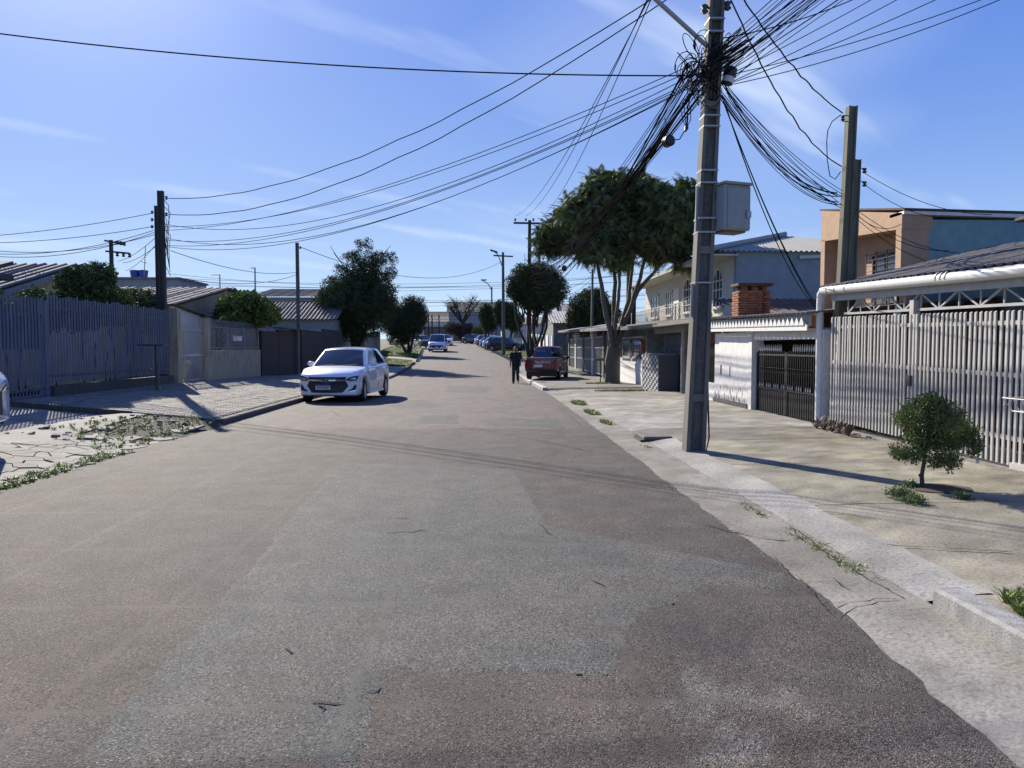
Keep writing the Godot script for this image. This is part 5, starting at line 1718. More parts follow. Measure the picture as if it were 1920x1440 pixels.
	for k in 4:
		b = MB.new(); var z := -12.6 + k * 2.1; b.beam(Vector3(6.1, 2.42 - 0.022 * (z + 12.6), z), Vector3(9.0, 3.1 - 0.022 * (z + 12.6), z), 0.06, 0.08); part(c, "rafter", b, M.white_steel_dull)
	var lampo := thing("hanging_lamp", "white cylinder lamp hanging on a chain from the carport truss", "lamp", on_x(1683, 598, 6.3))
	var lc := on_x(1683, 590, 6.3)
	b = MB.new(); b.tube([lc + Vector3(0, -0.09, 0), lc + Vector3(0, -0.08, 0), lc + Vector3(0, 0.10, 0), lc + Vector3(0, 0.14, 0)], [0.03, 0.062, 0.042, 0.03], 10); part(lampo, "shade", b, M.dull_white)
	b = MB.new(); b.tube([lc + Vector3(0, 0.14, 0), lc + Vector3(0, 0.42, 0)], [0.022], 6); part(lampo, "chain", b, M.dark_metal)
	# ---- peach and blue house
	var h := thing("two_storey_house", "two-storey house with peach street front and teal-blue side wall", "house", Vector3(8.0, land(8, -15), -15.0))
	wall(h, "side_wall", 8.55, 17.0, 0, 3.93, -17.5, -14.10, M.blue_wall)
	wall(h, "carport_wall", 9.2, 9.35, 0, 3.1, -14.0, -4.0, M.blue_wall)
	wall(h, "carport_pier", 9.05, 9.2, 0, 3.0, -11.3, -11.0, M.pole_concrete)
	b = MB.new()   # fascia over the recessed window, its top falling towards the street's near end
	b.plate([Vector3(8.0, 3.98, -17.5), Vector3(8.0, 3.75, -14.08), Vector3(8.0, 4.05, -14.08), Vector3(8.0, 4.70, -17.5)], Vector3(0.6, 0, 0)); part(h, "fascia", b, M.peach)
	wall(h, "far_fin", 8.0, 8.55, 0, 4.0, -17.5, -17.3, M.peach)
	wall(h, "near_fin", 8.0, 8.55, 0, 3.76, -14.28, -14.09, M.peach)
	wall(h, "recess_wall", 8.5, 8.54, 0, 4.0, -17.3, -14.28, M.peach)
	window_x(h, 8.5, -16.0, -14.5, 2.45, 3.45, -1.0, M.dark_metal, 3, 2)
	b = MB.new()
	for k in 10: b.beam(Vector3(8.38, 2.4 + k * 0.12, -16.1), Vector3(8.38, 2.4 + k * 0.12, -14.4), 0.012, 0.012)
	for k in 5: b.beam(Vector3(8.37, 2.38, -16.1 + k * 0.425), Vector3(8.37, 3.52, -16.1 + k * 0.425), 0.014, 0.014)
	var gr := part(h, "window_grille", b, M.dark_metal); gr.set_meta("kind", "stuff")
	b = MB.new(); b.plate([Vector3(8.0, 4.08, -14.02), Vector3(8.0, 4.02, -14.02), Vector3(17.0, 3.8, -14.02), Vector3(17.0, 3.9, -14.02)], Vector3(0, 0, -0.5)); part(h, "eave_board", b, M.white_paint)
	b = MB.new(); b.hexa([Vector3(8.0, 4.09, -14.0), Vector3(17.0, 3.91, -14.0), Vector3(17.0, 4.6, -17.6), Vector3(8.0, 4.72, -17.6), Vector3(8.0, 4.13, -14.0), Vector3(17.0, 3.95, -14.0), Vector3(17.0, 4.64, -17.6), Vector3(8.0, 4.76, -17.6)]); part(h, "roof", b, M.roof_brown)
	var ch := thing("stone_chimney", "pale rough stone chimney with flat cap above the carport roof", "chimney", Vector3(9.6, 2.9, -12.4))
	b = MB.new(); b.cbox(Vector3(9.55, 3.25, -12.4), Vector3(0.45, 0.75, 0.45), 0.05); part(ch, "stack", b, M.kerb_grey)
	b = MB.new(); b.cbox(Vector3(9.5, 3.68, -12.4), Vector3(0.62, 0.07, 0.6), 0.02); part(ch, "cap", b, M.roof_dark)
	var an := thing("tv_antenna", "aluminium television antenna on the roof beside the chimney", "antenna", Vector3(9.8, 3.4, -12.0))
	b = MB.new(); b.tube([Vector3(9.8, 3.3, -12.0), Vector3(9.8, 4.35, -12.0)], [0.015], 6); part(an, "mast", b, M.steel)
	for y in [4.3, 3.95]:
		b = MB.new(); b.tube([Vector3(9.2, y - 0.1, -12.0), Vector3(10.1, y + 0.1, -12.0)], [0.010], 5); var boom := part(an, "boom", b, M.steel)
		for k in 9:
			b = MB.new(); var x := 9.2 + k * 0.1; b.tube([Vector3(x, y - 0.1 + (x - 9.2) * 0.22, -12.18), Vector3(x, y - 0.1 + (x - 9.2) * 0.22, -11.82)], [0.005], 4); part(boom, "element", b, M.steel)

	# ---- low white garage with black gate
	var g := thing("garage", "low white garage with scalloped eaves board and grey sheet roof", "garage", Vector3(6.2, land(6.2, -16.5), -16.5))
	wall(g, "street_wall", 6.004, 6.16, 0.0, 1.84, -19.1, -16.62, M.stained_white)
	b = MB.new()   # its rendered face, with black mould creeping up from the ground
	var spots := FastNoiseLite.new()
	spots.seed = 77; spots.frequency = 5.0; spots.fractal_octaves = 4
	for i in 63:
		for j in 47:
			var y := 0.04 * j; var zz := -19.1 + 0.04 * i
			var mould := spots.get_noise_2d(zz * 1.6, y * 0.7) - 0.95 * y + 0.18
			b.col = Color(0.82, 0.81, 0.77).lerp(Color(0.06, 0.062, 0.055), clampf(mould * 5.0, 0, 0.9))
			b.add(Vector3(5.999, minf(y, 1.84), zz), Vector3.LEFT)
	for i in 62:
		for j in 46:
			var q := i * 47 + j
			b.idx.append_array([q, q + 48, q + 47, q, q + 1, q + 48])
	part(g, "render_coat", b, M.mouldy_white, true, true)
	wall(g, "gate_pier", 5.98, 6.25, 0.0, 1.86, -16.62, -16.40, M.stained_white)
	wall(g, "plinth", 5.96, 6.0, 0.0, 0.20, -19.1, -16.62, M.dark_concrete)
	wall(g, "near_pier", 6.0, 6.2, 0.0, 1.80, -13.12, -12.94, M.stained_white)
	wall(g, "lintel", 6.02, 6.22, 1.64, 1.84, -16.40, -13.12, M.stained_white)
	wall(g, "back_wall", 9.0, 9.1, 0.0, 2.3, -19.1, -12.95, M.dark_brick)
	wall(g, "far_wall", 6.16, 9.0, 0.0, 2.0, -19.1, -18.95, M.dark_brick)
	wall(g, "near_wall", 6.2, 9.0, 0.0, 2.0, -13.05, -12.95, M.dark_brick)
	wall(g, "meter_slot", 5.99, 6.0, 0.80, 1.05, -18.62, -18.54, M.dark_metal)
	wall(g, "letter_slot", 5.99, 6.0, 0.78, 1.02, -17.92, -17.88, M.dark_metal)
	b = MB.new()   # scalloped eaves board
	var pts := [Vector3(5.80, 2.06, -13.15), Vector3(5.80, 2.20, -19.35)]
	b.beam(Vector3(5.80, 1.84, -13.15), Vector3(5.80, 1.94, -19.35), 0.03, 0.10)
	part(g, "eaves_board", b, M.white_paint)
	for k in 30:
		var z := -13.25 - k * 0.205
		var y := 1.885 + (-13.15 - z) / 6.2 * 0.10
		b = MB.new()
		b.plate([Vector3(5.785, y, z), Vector3(5.785, y, z - 0.19), Vector3(5.785, y + 0.06, z - 0.17), Vector3(5.785, y + 0.15, z - 0.095), Vector3(5.785, y + 0.06, z - 0.02)], Vector3(0.02, 0, 0) * -1.0)
		part(g, "scallop", b, M.white_paint)
	b = MB.new(); b.beam(Vector3(5.86, 1.97, -13.15), Vector3(5.86, 2.07, -19.35), 0.02, 0.20); part(g, "soffit_board", b, M.white_steel_dull)
	roof(g, Vector3(5.7, 2.09, -12.95), Vector3(5.7, 2.22, -19.45), Vector3(9.2, 2.46, -19.45), Vector3(9.2, 2.36, -12.95), M.roof_old, 1.1, 2)
	b = MB.new()
	var gate := thing("black_gate", "black iron garage gate with white spear tips", "gate", Vector3(6.1, land(6.1, -14.7), -14.7))
	for leaf in 2:
		var za := -16.36 + leaf * 1.625; var zb := za + 1.60
		b = MB.new()
		for y in [0.08, 0.62, 1.33]: b.beam(Vector3(6.1, y, za), Vector3(6.1, y, zb), 0.035, 0.035)
		b.beam(Vector3(6.1, 0.06, za + 0.02), Vector3(6.1, 1.38, za + 0.02), 0.04, 0.04); b.beam(Vector3(6.1, 0.06, zb - 0.02), Vector3(6.1, 1.38, zb - 0.02), 0.04, 0.04)
		part(gate, "frame", b, M.black_paint)
		for k in 15:
			var z := za + 0.09 + k * 0.1015
			b = MB.new(); b.box(Vector3(6.1, 0.74, z), Vector3(0.016, 1.34, 0.016)); part(gate, "bar", b, M.black_paint)
			if not (leaf == 0 and k > 12) and not (leaf == 1 and k < 2):
				b = MB.new(); b.tube([Vector3(6.1, 1.40, z), Vector3(6.1, 1.46, z), Vector3(6.1, 1.55, z)], [0.008, 0.020, 0.002], 5); part(gate, "spear_tip", b, M.white_paint)
			if (k * 7 + leaf * 3) % 4 != 0:
				b = MB.new(); b.tube([Vector3(6.085, 0.64, z), Vector3(6.085, 0.67, z), Vector3(6.085, 0.74, z)], [0.006, 0.016, 0.002], 5); part(gate, "low_spear_tip", b, M.white_paint)
			var scr := []
			for j in 12: scr.append(Vector3(6.085, 1.02 + sin(TAU * j / 10.0) * 0.04 * (1.0 + j * 0.04), z + cos(TAU * j / 10.0) * 0.035))
			b = MB.new(); b.tube(scr, [0.005], 4, false); part(gate, "scroll", b, M.black_paint)
		b = MB.new()
		b.ext(6.104, 6.108, 0.08, 0.62, za + 0.03, zb - 0.03); part(gate, "kick_panel", b, M.black_paint)
	# brick chimney on the garage roof
	var chim := thing("brick_chimney", "orange brick barbecue chimney with slab cap on the garage roof", "chimney", Vector3(6.6, 2.15, -18.0))
	var bb := MB.new(); bb.cbox(Vector3.ZERO, Vector3(0.205, 0.052, 0.098), 0.005)
	var brick := bb.mesh()
	b = MB.new(); b.ext(6.24, 6.94, 2.05, 2.86, -18.36, -17.94); part(chim, "core", b, M.mortar)
	for r in 13:
		var y := 2.09 + r * 0.0605
		for k in 4:
			var off := 0.05 if r % 2 else -0.05
			var x := 6.33 + k * 0.214 + off * 0.5 - 0.02
			if x > 6.9: x = 6.86
			piece(chim, "brick", brick, Transform3D(Basis(), Vector3(minf(x, 6.86), y, -17.93) - chim.position), M.brick_a if (r + k) % 3 else M.brick_b)
		for k in 2:
			piece(chim, "brick", brick, Transform3D(Basis(Vector3.UP, PI / 2), Vector3(6.225, y, -18.03 - k * 0.214 + (0.02 if r % 2 else -0.02)) - chim.position), M.brick_a if (r + k) % 2 else M.brick_b)
	for x in [6.34, 6.58, 6.84]:
		for z in [-18.28, -18.0]:
			b = MB.new(); b.ext(x - 0.05, x + 0.05, 2.86, 2.97, z - 0.05, z + 0.05); part(chim, "cap_leg", b, M.brick_b)
	b = MB.new(); b.cbox(Vector3(6.59, 3.0, -18.14), Vector3(0.86, 0.07, 0.58), 0.01); part(chim, "cap", b, M.roof_brown)
	# brown tiled lean-to behind the garage
	var lean := thing("lean_to", "brown tiled lean-to roof between the garage and the grey wall", "lean-to", Vector3(9.5, 0, -21.5))
	roof(lean, Vector3(7.2, 2.40, -20.0), Vector3(11.5, 2.40, -20.0), Vector3(11.5, 3.0, -23.5), Vector3(7.2, 3.0, -23.5), M.roof_brown, 1.2, 2, 0.22, 0.03)
	wall(lean, "wall", 7.3, 11.4, 0, 2.35, -20.2, -20.1, M.orange_wall)

	# ---- cream house with arched windows and white balcony
	h = thing("balcony_house", "cream two-storey house with arched windows and white lattice balcony", "house", Vector3(8.8, land(8.8, -33), -33.0))
	wall(h, "street_wall", 8.8, 8.95, 0.0, 4.72, -40.2, -26.02, M.cream)
	wall(h, "side_wall", 8.82, 15.0, 0.0, 4.84, -26.0, -25.8, M.grey_wall)
	wall(h, "far_wall", 8.82, 15.0, 0.0, 4.66, -40.2, -40.0, M.cream)
	for q in [[1222, 1236, 0], [1250, 1262, 0], [1283, 1298, 1], [1338, 1357, 1]]:
		var za := on_x(q[0], 540, 8.8).z; var zb := on_x(q[1], 540, 8.8).z
		window_x(h, 8.8, za, zb, 2.95, 3.95 if q[2] else 4.1, -1.0, M.white_paint, 3, 3, q[2] == 1)
	b = MB.new(); var zd := on_x(1270, 560, 8.8).z; b.ext(8.74, 8.8, 2.3, 4.1, zd - 0.45, zd + 0.45); part(h, "balcony_door", b, M.white_paint)
	wall(h, "balcony_slab", 7.6, 8.8, 2.12, 2.28, -37.8, -25.9, M.cream)
	for z in [-37.7, -33.0, -29.5, -26.0]:
		b = MB.new(); b.ext(7.62, 7.68, 2.28, 3.2, z - 0.03, z + 0.03); part(h, "railing_post", b, M.white_steel)
	b = MB.new(); b.beam(Vector3(7.65, 3.2, -37.7), Vector3(7.65, 3.2, -26.0), 0.05, 0.04); b.beam(Vector3(7.65, 2.36, -37.7), Vector3(7.65, 2.36, -26.0), 0.04, 0.03); part(h, "handrail", b, M.white_steel)
	for k in 58:
		var z := -37.6 + k * 0.2
		b = MB.new()
		var zig := []
		for j in 7: zig.append(Vector3(7.65, 2.38 + j * 0.136, z + (0.085 if j % 2 else -0.085)))
		b.tube(zig, [0.012], 4, false)
		part(h, "railing_bar", b, M.white_steel)
	b = MB.new(); b.plate([Vector3(7.95, 4.66, -25.55), Vector3(7.95, 4.66, -40.6), Vector3(7.95, 4.80, -40.6), Vector3(7.95, 4.80, -25.55)], Vector3(-0.06, 0, 0)); part(h, "gutter_board", b, M.white_steel)
	wall(h, "soffit", 7.96, 8.8, 4.64, 4.69, -40.5, -25.6, M.cream)
	var pk := Vector3(12.3, 6.0, -30.2)
	roof(h, Vector3(7.9, 4.78, -40.6), Vector3(7.9, 4.78, -25.6), Vector3(pk.x, pk.y, pk.z), Vector3(pk.x, pk.y, -36.5), M.roof_pale, 1.1, 2)
	hip(h, Vector3(7.9, 4.80, -25.6), Vector3(16.7, 4.80, -25.6), pk, M.roof_pale)
	b = MB.new(); b.tube([Vector3(7.85, 4.86, -25.5), pk + Vector3(0, 0.08, 0)], [0.11], 6); part(h, "hip_cap", b, M.roof_pale)
	b = MB.new(); b.plate([Vector3(15.4, 4.7, -25.72), Vector3(15.4, 4.84, -25.72), Vector3(11.0, 4.66, -25.72), Vector3(11.0, 4.55, -25.72)], Vector3(0, 0, 0.05)); part(h, "flashing", b, M.white_steel)
	wall(h, "ground_floor", 7.6, 8.78, 0, 2.1, -37.6, -27.0, M.orange_wall)
	var cn := thing("porch_canopy", "thin concrete porch canopy over the chequered box and orange wall", "canopy", Vector3(6.5, 2.0, -23.5))
	wall(cn, "slab", 5.55, 8.8, 2.14, 2.24, -27.2, -19.6, M.paving_b)
	b = MB.new(); b.tube([Vector3(6.15, 0, -22.6), Vector3(6.15, 2.14, -22.6)], [0.10], 12); part(cn, "column", b, M.kerb_grey)
	b = MB.new(); b.ext(6.1, 6.3, 1.95, 2.14, -26.4, -22.5); part(cn, "beam", b, M.kerb_grey)
	var ow := thing("orange_wall", "orange rendered house wall behind the main pole", "wall", Vector3(6.9, 0, -21.0))
	wall(ow, "render", 6.9, 7.05, 0, 2.12, -25.5, -19.25, M.orange_wall)
	b = MB.new(); b.ext(6.86, 6.9, 0.05, 1.9, -22.2, -21.5); part(ow, "door", b, M.wood_door)
	# chequered box of hollow blocks
	var cb := thing("chequered_box", "black enclosure faced with a chequer of pale square plates", "enclosure", Vector3(5.9, land(5.9, -25), -25.2))
	wall(cb, "carcass", 5.72, 6.38, -0.05, 1.24, -26.6, -24.1, M.dark_render)
	var pl := MB.new(); pl.cbox(Vector3.ZERO, Vector3(0.03, 0.098, 0.235), 0.006)
	var plate := pl.mesh()
	for r in 12:
		for k in 10:
			if (r + k) % 2: continue
			piece(cb, "plate", plate, Transform3D(Basis(), Vector3(5.712, 0.03 + r * 0.103, -24.22 - k * 0.25) - cb.position), M.plate_grey)
	for k in 10:
		for r in 3:
			if (r + k) % 2: continue
			piece(cb, "plate", plate, Transform3D(Basis(Vector3.BACK, PI / 2), Vector3(5.80 + r * 0.2, 1.245, -24.22 - k * 0.25) - cb.position), M.plate_grey)
	var cs := thing("hollow_block_screen", "dark hollow-block screen wall above the chequered box", "screen wall", Vector3(6.45, 1.2, -24.5))
	wall(cs, "backing", 6.42, 6.5, 0.0, 1.95, -26.3, -22.8, M.dark_render)
	for r in 8:
		for k in 13:
			if (r + k) % 2: continue
			piece(cs, "block", plate, Transform3D(Basis(), Vector3(6.41, 1.22 + r * 0.093, -22.95 - k * 0.25) - cs.position), M.plate_dark)
	# little barred gate beside the white garage
	var sg := thing("side_gate", "narrow dark barred side gate on a low white wall", "gate", Vector3(6.1, 0, -19.7))
	wall(sg, "low_wall", 6.02, 6.14, 0, 0.55, -20.5, -19.12, M.stained_white)
	for k in 13:
		b = MB.new(); b.box(Vector3(6.08, 1.1, -20.42 + k * 0.1), Vector3(0.02, 1.1, 0.02)); part(sg, "bar", b, M.black_paint)
	b = MB.new(); b.beam(Vector3(6.08, 1.62, -20.48), Vector3(6.08, 1.62, -19.14), 0.03, 0.03); part(sg, "rail", b, M.black_paint)

	# ---- flat-roofed row with metal gates
	h = thing("flat_roof_row", "long low row of garages under a flat concrete slab roof", "garages", Vector3(6.5, land(6.5, -40), -40.0))
	b = MB.new(); b.hexa([Vector3(5.35, 2.12, -26.9), Vector3(8.75, 2.50, -26.9), Vector3(8.75, 2.95, -53.0), Vector3(5.35, 2.5, -53.0), Vector3(5.35, 2.24, -26.9), Vector3(8.75, 2.62, -26.9), Vector3(8.75, 3.10, -53.0), Vector3(5.35, 2.64, -53.0)]); part(h, "roof_slab", b, M.slab_grey)
	wall(h, "window_wall", 6.0, 6.15, -0.1, 1.05, -32.4, -27.4, M.stained_white)
	for q in [[-31.9, -30.2], [-29.9, -28.2]]: window_x(h, 6.05, q[0], q[1], 1.05, 1.75, -1.0, M.kerb_grey, 1, 1)
	wall(h, "upper_wall", 6.05, 6.15, 1.75, 2.25, -36.5, -27.4, M.grey_green)
	wall(h, "back_wall", 9.0, 9.2, -0.1, 2.5, -52.5, -27.0, M.grey_green)
	wall(h, "end_wall", 6.0, 9.0, -0.1, 2.3, -27.3, -27.1, M.grey_green)
	wall(h, "ledge", 5.85, 6.05, 1.82, 1.9, -32.4, -27.2, M.kerb_grey)
	var gz := -36.8
	for k in 5:
		var p := Vector3(6.0, land(6.0, gz), gz)
		wall(h, "pier", 5.95, 6.2, -0.15, 2.4, gz - 0.2, gz + 0.2, M.stained_white if k % 2 else M.pole_concrete)
		if k < 4:
			var mg := thing("metal_garage_gate", ["grey barred gate nearest the forked tree", "grey barred gate, second from the forked tree", "grey barred gate, third from the forked tree", "grey barred gate, farthest from the forked tree"][k], "gate", Vector3(6.02, land(6, gz - 1.9), gz - 1.9), "gates of the flat-roofed row")
			b = MB.new()
			for y in [0.1, 0.8, 1.45, 2.0]: b.beam(Vector3(6.02, y, gz - 0.25), Vector3(6.02, y, gz - 3.45), 0.04, 0.05)
			part(mg, "frame", b, M.steel)
			b = MB.new(); b.ext(6.03, 6.05, 0.1, 0.8, gz - 3.4, gz - 0.3); part(mg, "panel", b, M.grey_green)
			for j in 16: b = MB.new(); b.box(Vector3(6.02, 1.05, gz - 0.35 - j * 0.205), Vector3(0.025, 1.9, 0.035)); part(mg, "bar", b, M.steel)
		gz -= 3.7
	for k in 3:
		var p: float = [-33.2, -34.4, -35.6][k]
		wall(h, "pier", 5.97, 6.2, -0.1, 2.2, p - 0.08, p + 0.08, M.kerb_grey)
	# bin shelf by the tree
	f = thing("bin_shelf", "round-edged metal rubbish shelf on a thin post beside the forked tree", "bin shelf", Vector3(4.85, land(4.85, -30.6), -30.6))
	b = MB.new(); b.tube([Vector3(4.85, land(4.85, -30.6), -30.6), Vector3(4.85, 0.92, -30.6)], [0.025], 6); part(f, "post", b, M.dark_metal)
	b = MB.new(); b.tube([Vector3(4.85, 0.92, -30.6), Vector3(4.85, 0.95, -30.6), Vector3(4.85, 1.0, -30.6), Vector3(4.85, 1.03, -30.6)], [0.3, 0.36, 0.34, 0.2], 14); part(f, "shelf", b, M.pole_concrete)

	# ---- beyond the side street
	var wl := thing("boundary_wall", "sunlit white boundary wall behind the parked cars", "wall", Vector3(4.5, rise(-75), -75.0))
	for k in 9:
		var z := -61.5 - k * 2.5
		var x := bend(z) + 6.0
		wall(wl, "panel", x, x + 0.12, rise(z) - 0.2, rise(z) + 2.1, z - 2.48, z, M.stained_white)
	house_block("far_house", "low house with pale sheet roof beyond the side street", Vector3(9.5, rise(-68), -68), Vector3(7, 3.0, 9), 1.2, M.grey_green, M.roof_pale)
	house_block("far_house", "small turquoise house beyond the leafy tree", Vector3(on_z(1062, 600, -105.0).x + 1.4, rise(-105), -105), Vector3(4, 4.6, 6), 1.3, M.turquoise, M.roof_pale)
	house_block("far_house", "low brown-roofed house over the parked cars", Vector3(6.5, rise(-96), -98), Vector3(8, 3.0, 8), 1.0, M.cream, M.roof_old)
	house_block("far_house", "large grey-roofed house behind the leafless tree", Vector3(on_z(895, 590, -150.0).x + 1, rise(-150), -150), Vector3(13, 5.2, 9), 2.2, M.grey_wall, M.roof_dark)
	house_block("far_house", "cream house with rust roof at the end of the street", Vector3(on_z(835, 600, -165.0).x, rise(-165), -165), Vector3(9, 3.6, 8), 1.6, M.cream, M.roof_brown)
	house_block("far_house", "white house with dark roof at the end of the street", Vector3(on_z(812, 600, -150.0).x - 1, rise(-150), -152), Vector3(8, 3.4, 8), 1.4, M.white_paint, M.roof_old)
	house_block("far_house", "far pale house on the rise above the street's end", Vector3(on_z(815, 590, -230.0).x, rise(-230) + 0.6, -230), Vector3(12, 5.5, 10), 2.0, M.grey_wall, M.roof_brown)
	house_block("far_house", "far block with flat roof on the rise above the street's end", Vector3(on_z(845, 590, -240.0).x, rise(-240) + 0.6, -240), Vector3(14, 6.5, 10), 0.3, M.cream, M.roof_old)
	# garden wall closing the street, with its chevron board
	wl = thing("end_wall", "dark garden wall closing the far end of the street", "wall", Vector3(on_z(840, 640, -134.0).x, rise(-134), -134.0))
	var e0 := on_z(795, 640, -134.0).x; var e1 := on_z(900, 640, -134.0).x
	wall(wl, "wall", e0, e1, rise(-134) - 0.5, rise(-134) + 2.4, -134.3, -134.0, M.dark_brick)
	b = MB.new(); b.ext(e0, e1, rise(-134) + 2.4, rise(-134) + 2.55, -134.4, -133.95); part(wl, "coping", b, M.slab_grey)
	var cv := thing("chevron_sign", "black and white chevron board at the end of the street", "sign", Vector3(on_z(852, 640, -128.0).x, rise(-128), -128.0))
	var c0 := on_z(844, 626, -128.0); var c1 := on_z(861, 634, -128.0)
	b = MB.new(); b.ext(c0.x, c1.x, c1.y, c0.y, -128.04, -128.0); part(cv, "board", b, M.black_paint)
	for k in 5:
		b = MB.new()
		var x := lerpf(c0.x, c1.x, (k + 0.25) / 5.0)
		var ym := (c0.y + c1.y) / 2
		b.plate([Vector3(x, ym, -127.99), Vector3(x + 0.14, c1.y + 0.06, -127.99), Vector3(x + 0.28, c1.y + 0.06, -127.99), Vector3(x + 0.14, ym, -127.99), Vector3(x + 0.28, c0.y - 0.06, -127.99), Vector3(x + 0.14, c0.y - 0.06, -127.99)], Vector3(0, 0, 0.008))
		part(cv, "chevron", b, M.white_paint)
	for x in [c0.x + 0.1, c1.x - 0.1]: b = MB.new(); b.tube([Vector3(x, rise(-128) - 0.1, -128.05), Vector3(x, c0.y, -128.05)], [0.04], 6); part(cv, "leg", b, M.steel)

# a plain house with gable roof, ridge along x
func house_block(called: String, label: String, at: Vector3, size: Vector3, rise_by: float, wm: Material, rm: Material) -> Node3D:
	var h := thing(called, label, "house", at)
	var x0 := at.x - size.x / 2; var x1 := at.x + size.x / 2; var z0 := at.z + size.z / 2; var z1 := at.z - size.z / 2
	wall(h, "walls", x0, x1, at.y - 0.6, at.y + size.y, z1, z0, wm)
	var o := 0.4
	var y := at.y + size.y
	roof(h, Vector3(x0 - o, y, z0 + o), Vector3(x1 + o, y, z0 + o), Vector3(x1 + o, y + rise_by, at.z), Vector3(x0 - o, y + rise_by, at.z), rm, 2.2, 2, 0.25, 0.03)
	roof(h, Vector3(x0 - o, y, z1 - o), Vector3(x1 + o, y, z1 - o), Vector3(x1 + o, y + rise_by, at.z), Vector3(x0 - o, y + rise_by, at.z), rm, 2.2, 2, 0.25, 0.03)
	for s in [x0, x1]:
		var b := MB.new()
		b.plate([Vector3(s, y, z0), Vector3(s, y, z1), Vector3(s, y + rise_by, at.z)] if s == x0 else [Vector3(s, y, z1), Vector3(s, y, z0), Vector3(s, y + rise_by, at.z)], Vector3(0.02 if s == x1 else -0.02, 0, 0))
		part(h, "gable", b, wm)
	var n := maxi(1, int(size.x / 3.0))
	for k in n:
		var xc := lerpf(x0, x1, (k + 0.5) / n)
		window_z(h, z0, xc - 0.6, xc + 0.6, at.y + size.y * 0.40, at.y + size.y * 0.40 + 1.0, M.white_steel_dull)
	return h

